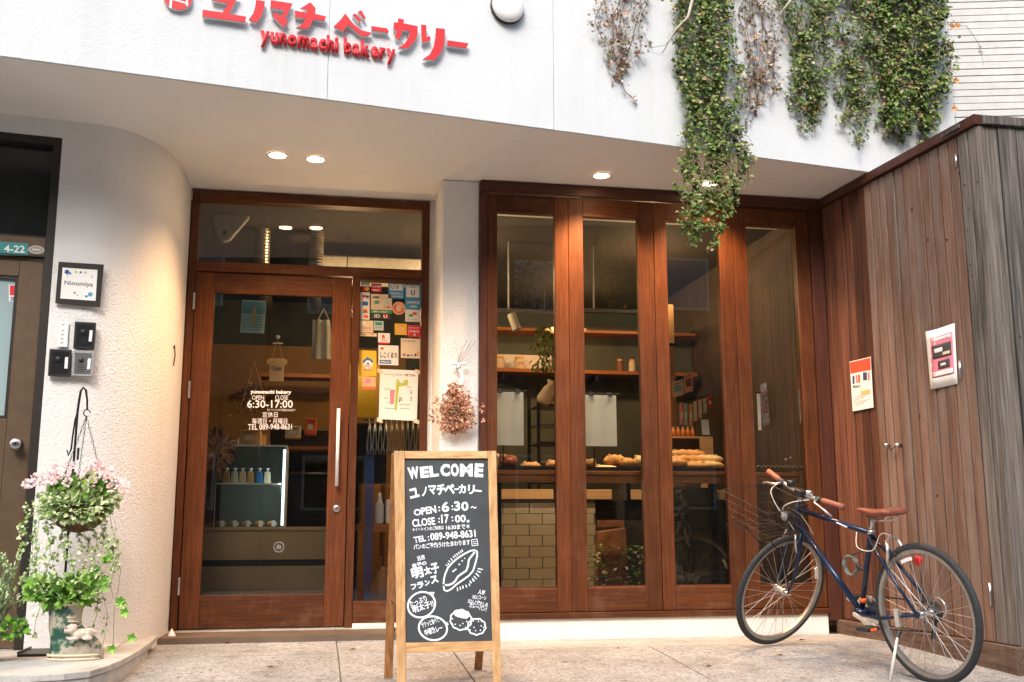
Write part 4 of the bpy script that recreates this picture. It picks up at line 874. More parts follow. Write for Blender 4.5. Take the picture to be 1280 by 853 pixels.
house(-1.2, 6.0, -16.0, 10.2, 'house_wall_grey', 'grey house with tiled porch roof across the street, middle one', 2)
house(6.3, 14.5, -15.2, 9.8, 'house_wall', 'beige house with tiled porch roof across the street, right one', 3)
house(-18, -9.6, -16.5, 10.4, 'house_wall_grey', 'grey flat fronted house across the street at the far left', 4, False)
house(15.5, 24, -16.5, 10.4, 'house_wall_grey', 'grey flat fronted house across the street at the far right', 5, False)
random.seed(20)
tr = thing('street_tree', 'leafy street tree across the road before the middle house', 'tree', (4.2,-13.6,-.3))
MB().tube([(4.2,-13.6,-.4),(4.25,-13.5,1.6),(4.1,-13.6,3.2),(4.3,-13.7,4.6)], [.16,.13,.10,.05], 8).build('trunk', 'bark', tr, smooth=True)
mb = MB()
for k in range(7):
    a = k*.9; mb.tube([(4.2,-13.6,2.6+k*.25),(4.2+math.cos(a)*.8,-13.6+math.sin(a)*.8,3.6+k*.25)], [.05,.02], 6)
mb.build('limb', 'bark', tr, kind='stuff')
mb = MB()
cl = [(random.gauss(4.2,.8), random.gauss(-13.6,.7), random.gauss(4.4,.8)) for _ in range(26)]
for k in range(2600):
    c_ = random.choice(cl); p = V3(*[random.gauss(q, .26) for q in c_])
    mb.leaf(p, V3(random.uniform(-1,1), random.uniform(-1,1), random.uniform(-.8,.6)), V3(0,0,1), .13, .08)
mb.build('crown', 'tree_leaf', tr, kind='stuff')

# ================================================================== INTERIOR
def lamp(x, y, z, e, par, r=.05, c=(1.0,.62,.3)):
    l = bpy.data.lights.new('bulb_light', 'POINT'); l.energy = e; l.color = c; l.shadow_soft_size = r
    o = bpy.data.objects.new('bulb_light', l); col.objects.link(o); o.parent = par; o.location = V3(x, y, z)-org(par)
def add_fill_bulb(x, y, z, e, lb):  # bulbs added to light the room, kept out of sight behind posts
    t = thing('added_bulb', lb, 'lamp', (x, y, 2.86))
    MB().tube([(x,y,2.858),(x,y,z+.08)], .004, 6).build('cord', 'black', t); MB().lathe([(.018,z+.03),(.018,z+.08),(.01,z+.09)], (x,y,0), 12).build('socket', 'black', t)
    MB().ball((x,y,z), .032, .032, .038).build('bulb', 'bulb', t, smooth=True); lamp(x, y, z-.06, e, t)
add_fill_bulb(.16, 1.5, 2.30, 15, 'added warm fill bulb hanging inside the bakery behind the door')
add_fill_bulb(1.06, 1.5, 2.62, 10, 'added warm fill bulb hanging inside behind the pillar')
add_fill_bulb(2.66, 1.5, 2.60, 13, 'added warm fill bulb hanging inside near the right end wall')
add_fill_bulb(2.3, 3.0, 2.5, 12, 'added warm fill bulb hanging at the back of the shop')
# window counter with apron
ct = thing('window_counter', 'long wooden counter behind the folding windows', 'counter', (2.1,.5,-.06))
box('counter_top', 'shelf_wood', ct, 1.04, 3.25, .20, .74, .925, .950, bevel=.002); box('apron', 'shelf_wood', ct, 1.04, 3.25, .215, .235, .872, .9245)
for x in (1.13, 2.30, 2.62, 3.1): box('leg', 'black_iron', ct, x, x+.045, .26, .305, -.06, .872)
for x in (1.6, 2.02): box('bracket', 'black_iron', ct, x, x+.03, .24, .60, .76, .871)
def tray(px0, px1, lb):
    a, b_ = at(px0, 589, .30).x, at(px1, 589, .30).x; t = thing('tray', lb, 'tray', ((a+b_)/2, .42, .951), 'black bread trays on the window counter')
    box('base', 'black', t, a, b_, .24, .62, .951, .957)
    box('lip', 'black', t, a, b_, .228, .2395, .951, .978); box('lip', 'black', t, a, b_, .6205, .632, .951, .978); box('lip', 'black', t, a-.011, a-.0005, .228, .632, .951, .978); box('lip', 'black', t, b_+.0005, b_+.011, .228, .632, .951, .978)
tray(612, 706, 'black bread tray in the first window leaf from the pillar'); tray(722, 812, 'black bread tray in the second window leaf'); tray(826, 898, 'black bread tray piled with long loaves in the third window leaf')
def bread(px, py, Y, L, W, H, mat, lb, rot=0, cuts=3, group=None):
    p = at(px, py, Y); p.z = max(p.z, .958+H); u = V3(math.cos(rot), math.sin(rot), 0); v = V3(-u.y, u.x, 0)
    t = thing('bread', lb, 'bread', p-Z*H, group)
    mb = MB(); n, m_ = 20, 12; k0 = len(mb.v)
    for i in range(m_+1):
        s_ = -1+2*i/m_; rr = max(1-abs(s_)**2.6, .0005)**.5
        for j in range(n):
            a = 2*math.pi*j/n; bmp = 1+.05*math.sin(i*2.1+j*.7)
            mb.v.append(p+u*(s_*L)+v*(W*rr*math.cos(a)*bmp)+Z*(H*rr*(math.sin(a) if math.sin(a) > 0 else .8*math.sin(a))*bmp))
    for i in range(m_):
        for j in range(n): mb.f.append((k0+i*n+j, k0+i*n+(j+1)%n, k0+(i+1)*n+(j+1)%n, k0+(i+1)*n+j))
    mb.build('crust', mat, t, smooth=True)
    for c_ in range(cuts):
        s_ = (-.5+c_/(max(cuts-1,1)))*1.1*L
        MB().tube([p+u*(s_-.02)+v*(-W*.35)+Z*H*.86, p+u*s_+Z*(H*.985), p+u*(s_+.02)+v*(W*.35)+Z*H*.86], .006, 6).build('score', 'bread_pale', t, smooth=True)
bread(636, 577, .38, .062, .055, .045, 'bread_red', 'dark reddish round bread at the left of the first window tray', 0, 1)
bread(663, 583, .36, .075, .05, .028, 'bread_gold', 'golden oval roll in the middle of the first window tray', .3, 2)
bread(693, 582, .36, .06, .05, .034, 'bread_gold', 'golden roll at the right end of the first window tray', .2, 2)
bread(735, 580, .38, .06, .05, .032, 'bread_gold', 'golden roll at the left end of the second window tray', 0, 2)
bread(757, 585, .34, .085, .045, .018, 'bread_pale', 'flat pale loaf at the front of the second window tray', .1, 1)
bread(769, 577, .44, .10, .05, .045, 'bread_gold', 'long golden loaf at the back of the second window tray', .5, 3)
bread(784, 579, .36, .055, .05, .036, 'bread_gold', 'plump golden roll in front of the long loaf', .2, 1)
bread(801, 577, .40, .05, .05, .04, 'bread_pale', 'pale roll at the right end of the second window tray', 0, 1)
for k, (x, y, Y, L, m_, lb) in enumerate([(862,583,.30,.16,'bread_gold','lower left golden baguette of the pile in the third window leaf'),(880,582,.34,.15,'bread_pale','lower right pale baguette of the pile in the third window leaf'),(860,575,.40,.17,'bread_gold','golden baguette in the middle of the pile'),(882,574.5,.42,.13,'bread_pale','pale topped baguette at right of the pile'),(858,568,.46,.15,'bread_gold','topmost baguette of the pile in the third window leaf'),(846,579,.26,.08,'bread_gold','short loaf at the left front of the baguette pile')]):
    bread(x, y, Y, L, .045, .03, m_, lb, .12*(k % 3-1), 4)
# paper price sheets on stands
def stand(px, x0, x1, y0, y1, lb):
    Y = .33; p = at(px, 588, Y); t = thing('paper_stand', lb, 'stand', (p.x, Y, .951), 'stands with clipped sheets on the window counter')
    top = at(px, y0-1, Y).z; MB().tube([(p.x,Y,.958),(p.x,Y,top)], .0045, 8).build('pole', 'black_iron', t); MB().lathe([(.05,0),(.05,.006),(.008,.012)], (p.x,Y,.9575), 20).build('foot', 'black_iron', t)
    a, b_ = at(x0, y0, Y), at(x1, y0, Y); MB().tube([(a.x-.02,Y,top),(b_.x+.03,Y,top)], .003, 6).build('cross_bar', 'black_iron', t)
    zb = at(px, y1, Y).z; mb = MB(); n = 8
    for i in range(n+1):
        for j in range(n+1):
            mb.v.append(V3(lerp(a.x,b_.x,i/n), Y-.008-.006*math.sin(i*.9)*(j/n), lerp(top-.012, zb, j/n)))
    for i in range(n):
        for j in range(n): k = i*(n+1)+j; mb.f.append((k, k+1, k+n+2, k+n+1))
    mb.build('sheet', 'paper_inside', t, smooth=True)
    for f_ in (.2, .8): q = lerp(a.x, b_.x, f_); MB().hexa([(q-.016,Y-.014,top-.02),(q+.016,Y-.014,top-.02),(q+.016,Y+.008,top-.02),(q-.016,Y+.008,top-.02),(q-.01,Y-.006,top+.012),(q+.01,Y-.006,top+.012),(q+.01,Y+.002,top+.012),(q-.01,Y+.002,top+.012)]).build('clip', 'black', t)
stand(629, 617, 654, 489, 557, 'blank white sheet clipped on a black stand in the first window leaf')
stand(743, 731, 769.5, 493, 558, 'blank white sheet clipped on a black stand in the second window leaf')
# half height tiled wall, each tile a piece
tw = thing('tiled_half_wall', 'white subway tiled half wall under the counter behind the first window leaf', 'wall', (1.7,1.2,-.06))
box('wall_core', 'grout', tw, 1.25, 2.06, 1.212, 1.30, -.06, .785); box('wood_band', 'light_wood', tw, 1.22, 3.2, 1.17, 1.31, .786, .860, bevel=.002)
z, r_ = -.04, 0
while z < .72:
    x = 1.25-(.10 if r_ % 2 else 0)
    while x < 2.04:
        a, b_ = max(x, 1.25), min(x+.197, 2.06)
        if b_-a > .02: box('tile', 'tile_white', tw, a+.002, b_-.002, 1.204, 1.2115, z+.002, min(z+.078, .784))
        x += .2
    z += .08; r_ += 1
box('dark_panel', 'dark_room', tw, 2.07, 3.2, 1.25, 1.30, -.06, .785)
for x in (2.20, 2.44, 2.72, 2.98): box('post', 'dark_metal' if x != 2.72 else 'navy', tw, x, x+.06, 1.10, 1.16, -.06, .785)
# things standing in the dim space below the counter
t = thing('paper_sack', 'brown paper sack standing low behind the second window leaf', 'sack', at(770,735,.9))
q = at(766, 735, .95); MB().hexa([(q.x-.13,.9,-.055),(q.x+.12,.9,-.055),(q.x+.12,1.06,-.055),(q.x-.13,1.06,-.055),(q.x-.11,.92,.55),(q.x+.10,.92,.58),(q.x+.10,1.0,.58),(q.x-.11,1.0,.55)]).build('sack_body', 'bag_brown', t, bevel=.01); box('folded_top', 'bag_brown', t, q.x-.10, q.x+.09, .93, .985, .581, .63)
random.seed(5)
for (px, lb) in ((752,'potted flowers imitating a pane reflection left of the brown sack'),(797,'potted flowers imitating a pane reflection right of the brown sack')):
    q = at(px, 733, .62); t = thing('reflection_plant', lb, 'plant', (q.x,.62,-.058))  # pots stand in for flowers mirrored in the pane
    MB().lathe([(.05,0),(.075,.13),(.08,.13),(.08,.15),(.065,.15)], (q.x,.62,-.058), 18).build('pot', 'coir', t, smooth=True); mb = MB(); m2 = MB()
    for k in range(130):
        a = random.uniform(0, 6.3); r_ = abs(random.gauss(0,.07)); p = V3(q.x+math.cos(a)*r_, .62+math.sin(a)*r_, .1+random.random()*.35)
        (mb if k % 6 else m2).leaf(p, V3(math.cos(a), math.sin(a), random.uniform(-.4,.8)), Z, .045, .028)
    mb.build('foliage', 'leaf_fresh', t, kind='stuff'); m2.build('blossoms', 'petal_pink', t, kind='stuff')
# back shelf with jars
bs = thing('wall_shelf', 'long orange lit wooden shelf on the back wall of the shop', 'shelf', (2.3,2.5,1.94))
box('board', 'shelf_wood', bs, 1.45, 3.35, 2.38, 2.62, 1.925, 1.955); box('upper_board', 'shelf_wood', bs, 1.45, 3.35, 2.40, 2.62, 2.30, 2.325)
for x in (1.55, 2.4, 3.2): box('bracket', 'black_iron', bs, x, x+.02, 2.40, 2.66, 1.86, 1.924)
box('back_panel', 'paper_inside', bs, 1.45, 2.05, 2.64, 2.66, 1.99, 2.12); box('back_board', 'room_green', bs, 1.40, 3.41, 2.665, 2.70, .9, 2.4)
for px, m_, lb in ((624,'cream','cream jar at the left end of the back shelf'),(649,'cream','cream lidded jar with writing on the back shelf'),(775,'bag_brown','small brown bottle on the back shelf'),(790,'cream','small pale bottle on the back shelf')):
    q = at(px, 460, 2.48); t = thing('jar', lb, 'jar', (q.x,2.48,1.955)); r_ = .048 if px < 700 else .03
    MB().lathe([(r_*.9,0),(r_,.01),(r_,.085),(r_*.8,.10)], (q.x,2.48,1.956), 20).build('body', m_, t, smooth=True); MB().lathe([(r_*.82,.1005),(r_*.82,.118),(.004,.124)], (q.x,2.48,1.956), 20).build('lid', 'bread_tag', t, smooth=True)
    if px == 649: text('COFFEE', 'lettering', 'print_dark', t, V3(q.x-.03,2.431,2.0), V3(q.x+.03,2.431,2.0), V3(q.x-.03,2.431,2.018), V3(0,-1,0))
# saucer pendant
q = at(707, 411, 2.0); t = thing('pendant_lamp', 'orange lit saucer pendant hanging between the first and second window leaves', 'lamp', (q.x,2.0,2.86))
MB().tube([(q.x,2,2.858),(q.x,2,q.z+.05)], .003, 6).build('cord', 'black', t); MB().lathe([(.012,.05),(.03,.04),(.10,.018),(.185,-.012),(.18,-.014),(.10,.012),(.03,.03)], (q.x,2,q.z), 30).build('shade', 'cream', t, smooth=True)
MB().ball((q.x,2,q.z+.0), .03, .03, .03).build('bulb', 'pendant_lit', t, smooth=True); lamp(q.x, 2, q.z-.04, 6, t, .04, (1,.5,.2))
# spotlights added to brighten breads and sheets, their heads tucked under the header
for k, (x, e) in enumerate(((1.30, 48), (1.87, 48), (2.45, 52))):
    t = thing('added_spot', ('added black ceiling spotlight brightening the first window tray','added black ceiling spotlight brightening the second window tray','added black ceiling spotlight brightening the baguettes')[k], 'spotlight', (x, .16, 2.86), 'added ceiling spotlights over the window counter')
    MB().tube([(x,.16,2.858),(x,.16,2.82)], .008, 8).build('stem', 'black', t); MB().tube([(x,.15,2.825),(x,.17,2.765)], .03, 14).build('spot_head', 'black', t)
    l = bpy.data.lights.new('spot_beam', 'SPOT'); l.energy = e; l.color = (1,.72,.42); l.spot_size = R_(70); l.spot_blend = .7; l.shadow_soft_size = .03; lo = bpy.data.objects.new('spot_beam', l); col.objects.link(lo); lo.parent = t; lo.location = (0,.012,-.11); lo.rotation_euler = (R_(9),0,0)
t = thing('added_counter_lamp', 'small warm lamp added under the window counter to light the tiles', 'lamp', (1.70,.55,.92)); box('fitting', 'black', t, 1.66, 1.74, .53, .57, .885, .924); MB().ball((1.70,.55,.868), .015, .015, .015).build('bulb', 'bulb', t); lamp(1.70, .55, .85, 1.3, t, .02, (1,.66,.34))  # lamp added under the counter to warm the tiled wall
# ceiling light rails
for k, (px, x0, x1) in enumerate(((636,1.2,2.0),(742,2.04,2.75))):
    q = at(px, 388, 1.5); t = thing('light_rail', ('grey light rail hung from the ceiling in the first window leaf','grey light rail hung from the ceiling in the second window leaf')[k], 'light rail', (q.x,1.5,2.86))
    MB().tube([(q.x,1.5,2.858),(q.x,1.5,q.z)], .008, 8).build('drop_rod', 'print_grey', t); box('rail', 'print_grey', t, x0, x1, 1.485, 1.515, q.z-.012, q.z+.012)
    if not k:
        p = at(642, 403, 1.5); MB().tube([(p.x-.02,1.49,p.z+.06),(p.x+.02,1.46,p.z-.07)], .035, 14).build('spot_head', 'ac_white', t)
# dried garland + jug + baker's rack
random.seed(9); q = at(681, 425, 1.7); t = thing('hanging_garland', 'dark green dried garland hanging beside the pendant', 'garland', (q.x,1.7,q.z+.25))
MB().tube([(q.x,1.7,q.z+.45),(q.x,1.7,q.z-.1)], .003, 6).build('string', 'stem_brown', t); mb = MB()
for k in range(260): mb.leaf(V3(random.gauss(q.x,.05), random.gauss(1.7,.04), random.uniform(q.z-.25,q.z+.12)), V3(random.uniform(-1,1), random.uniform(-1,1), -.8), Z, .06, .022)
mb.build('leaves', 'vine_green', t, kind='stuff')
q = at(684, 492, 1.5); t = thing('enamel_jug', 'tilted cream enamel jug hanging before the back shelf', 'jug', (q.x,1.5,q.z)); w_ = V3(.5,0,.86).normalized(); u_ = V3(.86,0,-.5).normalized()
MB().lathe([(.045,-.09),(.06,-.06),(.05,.03),(.035,.07),(.055,.1),(.05,.1),(.03,.07)], (q.x,1.5,q.z), 22, u_, V3(0,1,0), w_).build('body', 'cream', t, smooth=True); MB().tube([q+u_*.05+w_*.06, q+u_*.11+w_*.04, q+u_*.10-w_*.04, q+u_*.055-w_*.05], .007, 8).build('handle', 'cream', t, smooth=True)
a = at(672, 575, 1.9); b_ = at(700, 575, 1.9); t = thing('baking_rack', 'tall black baking rack with trays behind the first window leaf', 'rack', ((a.x+b_.x)/2,2.0,-.06))
for x in (a.x, b_.x+.12):
    for y in (1.9, 2.3): box('post', 'black_iron', t, x, x+.025, y, y+.025, -.06, 1.75)
for k in range(9): box('tray', 'steel' if k % 2 else 'oven_black', t, a.x+.03, b_.x+.115, 1.9, 2.32, .3+k*.16, .315+k*.16)
# right end of the shop: notices, hanging packets, wooden case, post
t = thing('room_post', 'pale wooden post inside at the left edge of the third window leaf', 'post', (at(838,560,1.6).x,1.6,-.06)); q = at(838, 500, 1.6); box('shaft', 'light_wood', t, q.x-.035, q.x+.035, 1.56, 1.64, -.06, 2.4); box('bracket', 'black_iron', t, q.x-.05, q.x+.05, 1.54, 1.5595, 2.05, 2.07)
NB_ = Board((0,1.5,0), (0,-1,0))
for k, (pts, m_, m2, lb) in enumerate([([(840,478),(854,474),(854.5,494),(841,497)], 'cream', 'poster_teal', 'cream notice with blue print hanging inside the third window leaf'),([(855,469),(866,464.5),(866.5,489),(855.5,492)], 'peach', 'bag_brown', 'peach notice hanging right of the blue printed one')]):
    t = thing('notice', lb, 'notice', NB_.p(*pts[3])); NB_.quad('sheet', m_, t, pts, thick=.002); c_ = (sum(p[0] for p in pts)/4, sum(p[1] for p in pts)/4)
    NB_.quad('picture', m2, t, [(c_[0]+(p[0]-c_[0])*.65, c_[1]+(p[1]-c_[1])*.42) for p in pts], thick=.001, lift=.002)
    NB_.quad('text_line', 'print_dark', t, [(pts[0][0]+2,pts[0][1]+2.5),(pts[1][0]-2,pts[1][1]+2.8),(pts[1][0]-2,pts[1][1]+4),(pts[0][0]+2,pts[0][1]+3.7)], thick=.001, lift=.002)
rk = thing('packet_rail', 'black rail on the end wall carrying hanging packets', 'rail', NB_.p(868,500)); a, b_ = NB_.p(846, 503), NB_.p(890, 494); MB().tube([a-V3(0,.02,0), b_-V3(0,.02,0)], .004, 6).build('rod', 'black_iron', rk)
for q in (a, b_): MB().tube([q-V3(0,.02,0), q+V3(0,.1,.02)], .004, 6).build('bracket', 'black_iron', rk)
pm = ['pink','mint','peach','paper_inside','cream','mint','red']; nm = ['pink','mint green','peach','white','cream','pale green','red']
for k, (x, y, h_, m_) in enumerate([(851,505,26,'pink'),(856,506,26,'mint'),(862,506,28,'peach'),(868,503,24,'paper_inside'),(874,501,24,'cream'),(880,499,18,'mint'),(886,496,14,'red')]):
    t = thing('packet', nm[k]+' packet hanging on the end wall rail, number %s from the left' % ('one','two','three','four','five','six','seven')[k], 'packet', NB_.p(x, y+h_))
    NB_.quad('pouch', m_, t, [(x-1.8,y),(x+1.8,y-.7),(x+2,y+h_),(x-1.6,y+h_)], thick=.02, lift=.008, bevel=.004); NB_.quad('label', 'paper', t, [(x-1.2,y+h_*.4),(x+1.4,y+h_*.38),(x+1.4,y+h_*.7),(x-1.1,y+h_*.72)], thick=.001, lift=.0285)
a, b_ = at(838, 575, 1.0), at(891, 546, 1.0); t = thing('wooden_case', 'open tan wooden case behind the baguettes holding small bottles', 'case', ((a.x+b_.x)/2,1.15,.87))
zt = b_.z; x0, x1, zb = a.x, b_.x, .87
box('top_board', 'light_wood', t, x0, x1, 1.0, 1.3, zt-.015, zt); box('side_board', 'light_wood', t, x1-.018, x1, 1.0, 1.3, zb, zt-.0155); box('side_board', 'light_wood', t, x0, x0+.018, 1.0, 1.3, zb, zt-.0155); box('back_board', 'light_wood', t, x0+.019, x1-.019, 1.27, 1.29, zb, zt-.016); box('end_panel', 'light_wood', t, at(875,560,1.0).x, x1-.019, .999, 1.012, zb, zt-.016); box('plinth', 'dark_metal', t, x0, x1, 1.02, 1.3, -.06, zb-.001)
for k, px in enumerate((842, 848, 854, 860, 866)):
    q = at(px, 548, 1.08); t = thing('small_bottle', 'small amber bottle on the wooden case, %s from the left' % ('first','second','third','fourth','fifth')[k], 'bottle', (q.x,1.08,zt)); MB().lathe([(.016,0),(.016,.05),(.007,.065),(.007,.078)], (q.x,1.08,zt+.001), 12).build('glass_body', 'amber', t, smooth=True); MB().lathe([(.009,0),(.009,.012)], (q.x,1.08,zt+.0795), 10).build('cap', 'print_dark', t)
q = at(880, 540, 1.1); t = thing('picture_stand', 'dark framed card leaning on the wooden case', 'frame', (q.x,1.1,zt)); MB().hexa([(q.x-.03,1.08,zt+.002),(q.x+.045,1.08,zt+.002),(q.x+.045,1.1,zt+.002),(q.x-.03,1.1,zt+.002),(q.x-.01,1.15,zt+.16),(q.x+.065,1.15,zt+.16),(q.x+.065,1.165,zt+.16),(q.x-.01,1.165,zt+.16)]).build('frame_border', 'dark_metal', t); MB().quad((q.x-.02,1.083,zt+.02),(q.x+.04,1.083,zt+.02),(q.x+.056,1.142,zt+.145),(q.x-.004,1.142,zt+.145)).build('card', 'print_grey', t)
a, b_ = at(946, 583, .22), at(1012, 583, .22); t = thing('wire_rack', 'black wire rack with scalloped rim behind the fourth window leaf', 'rack', ((a.x+b_.x)/2,.22,.95)); zt2 = a.z
for dy in (0, .3): MB().tube([(a.x,.22+dy,zt2-.02),(b_.x,.22+dy,zt2-.02)], .004, 6).build('rim_wire', 'black_iron', t)
pts = [V3(lerp(a.x,b_.x,k/96), .217, zt2-.006+.012*abs(math.sin(k*math.pi/8))) for k in range(97)]; MB().tube(pts, .0035, 5).build('scallop_wire', 'steel', t)
for k in range(5): x = lerp(a.x, b_.x, k/4); MB().tube([(x,.22,zt2-.02),(x,.22,.9505)], .003, 6).build('upright', 'black_iron', t)
t = thing('hanging_banner', 'narrow white paper strip hanging at the left edge of the fourth window leaf', 'banner', at(948,545,.5)); p = at(946, 492, .5); r2 = at(952, 538, .5); box('strip', 'paper_inside', t, p.x, r2.x, .50, .502, r2.z, p.z); box('rod', 'black_iron', t, p.x-.01, r2.x+.01, .495, .507, p.z+.0005, p.z+.01)

# behind the door -----------------------------------------------------
cb = thing('low_cabinet', 'brown low cabinet of two drawers seen through the door glass', 'cabinet', (-.4,1.1,-.06))
zt = at(330, 659, 1.0).z; box('carcass', 'black', cb, -.95, .16, 1.02, 1.5, -.06, zt-.026); box('top_board', 'cabinet', cb, -.96, .17, .99, 1.5, zt-.025, zt, bevel=.002)
zm1, zm2, zb_ = at(330, 700, 1.0).z, at(330, 708, 1.0).z, .0
box('drawer_front', 'cabinet', cb, -.94, .15, 1.0, 1.019, zm1, zt-.028, bevel=.002); box('drawer_front', 'cabinet', cb, -.88, .15, 1.0, 1.019, zb_, zm2, bevel=.002)
dc = thing('display_case', 'bright edged glass display case on the low cabinet', 'case', (-.5,1.2,zt))
x0, x1 = at(268, 655, 1.03).x, at(356, 655, 1.03).x; z1, z2 = at(300, 556, 1.03).z, at(300, 604, 1.03).z
box('glass_front', 'case_glass', dc, x0, x1, 1.03, 1.034, zt+.002, z1); box('glass_top', 'case_glass', dc, x0, x1, 1.035, 1.40, z1-.005, z1); box('shelf_glass', 'case_glass', dc, x0, x1-.03, 1.036, 1.40, z2-.006, z2)
box('edge_trim', 'brushed', dc, x0, x1, 1.024, 1.0295, z1-.012, z1); box('edge_trim', 'brushed', dc, x0, x1-.05, 1.024, 1.0295, z2-.01, z2); box('edge_trim', 'brushed', dc, x0-.006, x0-.0005, 1.024, 1.034, zt+.002, z1)
box('light_tube', 'led_white', dc, x1-.028, x1-.012, 1.04, 1.06, zt+.01, z1-.03); box('side_reflector', 'white', dc, x1-.011, x1, 1.03, 1.40, zt+.002, z1-.012); box('back_panel', 'room_green', dc, x0, x1, 1.401, 1.41, zt+.002, z1)
l = bpy.data.lights.new('case_light', 'POINT'); l.energy = .8; l.color = (.9,.95,1); l.shadow_soft_size = .03; lo = bpy.data.objects.new('case_light', l); col.objects.link(lo); lo.parent = dc; lo.location = V3(x1-.06,1.08,(zt+z1)/2)-org(dc)
for k, px in enumerate((283, 293, 303, 313, 324, 334)):
    q = at(px, 600, 1.15); t = thing('cookie_bag', 'small bag of baked goods on the glass shelf, %s from the left' % ('first','second','third','fourth','fifth','sixth')[k], 'bag', (q.x,1.15,z2)); MB().hexa([(q.x-.026,1.13,z2+.002),(q.x+.026,1.13,z2+.002),(q.x+.026,1.17,z2+.002),(q.x-.026,1.17,z2+.002),(q.x-.02,1.14,z2+.085),(q.x+.02,1.14,z2+.085),(q.x+.02,1.155,z2+.085),(q.x-.02,1.155,z2+.085)]).build('pouch', ['bread_gold','cream','bread_pale','bread_gold','blue','cream'][k], t, bevel=.004)
    MB().lathe([(.012,.0855),(.004,.09),(.016,.11)], (q.x,1.147,z2), 10).build('tied_top', 'paper', t, smooth=True)
for k, px in enumerate((276, 292, 308, 324, 340)):
    q = at(px, 654, 1.12); t = thing('pastry', 'glazed pastry with white tag at the case bottom, %s from the left' % ('first','second','third','fourth','fifth')[k], 'pastry', (q.x,1.12,zt)); MB().ball((q.x,1.12,zt+.022), .036, .035, .021, 14, 8).build('crust', 'bread_gold', t, smooth=True); MB().box(q.x+.0, q.x+.026, 1.075, 1.077, zt+.003, zt+.045).build('price_tag', 'paper', t)
q = at(272, 562, 1.0); t = thing('dried_wreath', 'dried brown flower bundle hanging at the left behind the door glass', 'wreath', (q.x,1.0,q.z)); random.seed(4); mb = MB()
for k in range(260):
    a = random.uniform(0,6.3); mb.leaf(q+V3(math.cos(a)*random.uniform(.02,.09), random.uniform(-.05,.05), math.sin(a)*random.uniform(.02,.13)), V3(math.cos(a), random.uniform(-.6,.6), math.sin(a)), V3(0,-1,.2), .05, .025)
mb.build('flowers', 'petal_dried', t, kind='stuff'); MB().tube([q+V3(0,0,.1), q+V3(.02,0,.5)], .003, 6).build('string', 'stem_brown', t)
a, b_ = at(338, 536, 1.9), at(412, 655, 1.9); t = thing('bread_oven', 'tall black bread oven in the dim back behind the door glass', 'oven', ((a.x+b_.x)/2,2.1,-.06))
box('housing', 'oven_black', t, a.x, b_.x+.25, 1.9, 2.5, -.06, a.z, bevel=.01); box('oven_window', 'black', t, a.x+.12, b_.x+.15, 1.885, 1.899, 1.05, a.z-.1)
for k in range(4): box('vent_slat', 'dark_metal', t, a.x+.08, b_.x+.18, 1.888, 1.8985, .62+k*.07, .65+k*.07)
MB().tube([(a.x+.14,1.86,1.0),(b_.x+.14,1.86,1.0)], .012, 8).build('handle', 'steel', t, smooth=True)
a, b_ = at(288, 546, 2.2), at(400, 578, 2.2); t = thing('storage_shelf', 'wooden shelf of cream packets behind the oven', 'shelf', ((a.x+b_.x)/2,2.4,a.z-.3)); box('board', 'shelf_wood', t, a.x-.2, b_.x+.1, 2.55, 2.8, b_.z, b_.z+.03); box('board', 'shelf_wood', t, a.x+.2, b_.x+.2, 2.55, 2.8, b_.z+.75, b_.z+.78)
for k in range(7): x = a.x-.1+k*.13; box('packet', ['cream','paper_inside','bread_pale','peach'][k % 4], t, x, x+.1, 2.6, 2.72, b_.z+.031, b_.z+.031+.16+.03*(k % 3))
# above, in the transom: ducts, hood, air conditioner
for k, (px, r_) in enumerate(((328,.055),(396,.05))):
    q = at(px, 300, 1.5); t = thing('spiral_duct', ('silver spiral duct at left behind the transom glass','silver spiral duct at right behind the transom glass')[k], 'duct', (q.x,1.5,2.1)); mb = MB(); z = 2.54
    prof = []
    zz = z
    while zz < 2.86: prof += [(r_,zz),(r_+.008,zz+.012)]; zz += .024
    MB().lathe(prof, (q.x,1.5,0), 18).build('corrugated_pipe', 'duct', t); MB().tube([(q.x,1.5,z+.005),(q.x,1.53,z-.03),(q.x,1.62,z-.05),(q.x,2.6,z-.05)], r_*.9, 12).build('elbow', 'duct', t, smooth=True)
q = at(286, 276, 1.2); t = thing('air_hood', 'grey rounded panel hood hanging tilted behind the transom glass', 'hood', (q.x,1.2,q.z)); HB = Board((0,1.2,0),(0,-1,0)); HB.quad('panel', 'print_grey', t, [(258,254),(316,256),(311,276),(288,303),(279,305),(271,299)], thick=.06, bevel=.015); HB.quad('vent', 'dark_metal', t, [(278,292),(284,290),(284.5,296),(280,298)], thick=.003, lift=.0605); MB().tube([(q.x,1.25,q.z+.05),(q.x,1.25,2.858)], .02, 8).build('hanger', 'print_grey', t)
a, b_ = at(398, 318, 1.7), at(560, 345, 1.7); t = thing('air_conditioner', 'white wall air conditioner at lower right behind the transom glass', 'air conditioner', ((a.x+b_.x)/2,1.8,b_.z)); box('housing', 'ac_white', t, a.x, b_.x, 1.7, 1.95, b_.z-.06, a.z, bevel=.015); box('louvre', 'print_grey', t, a.x+.03, b_.x-.03, 1.69, 1.699, b_.z-.03, b_.z-.01); box('wall_mount', 'dark_metal', t, a.x+.1, b_.x-.1, 1.951, 3.0, b_.z, a.z-.02)
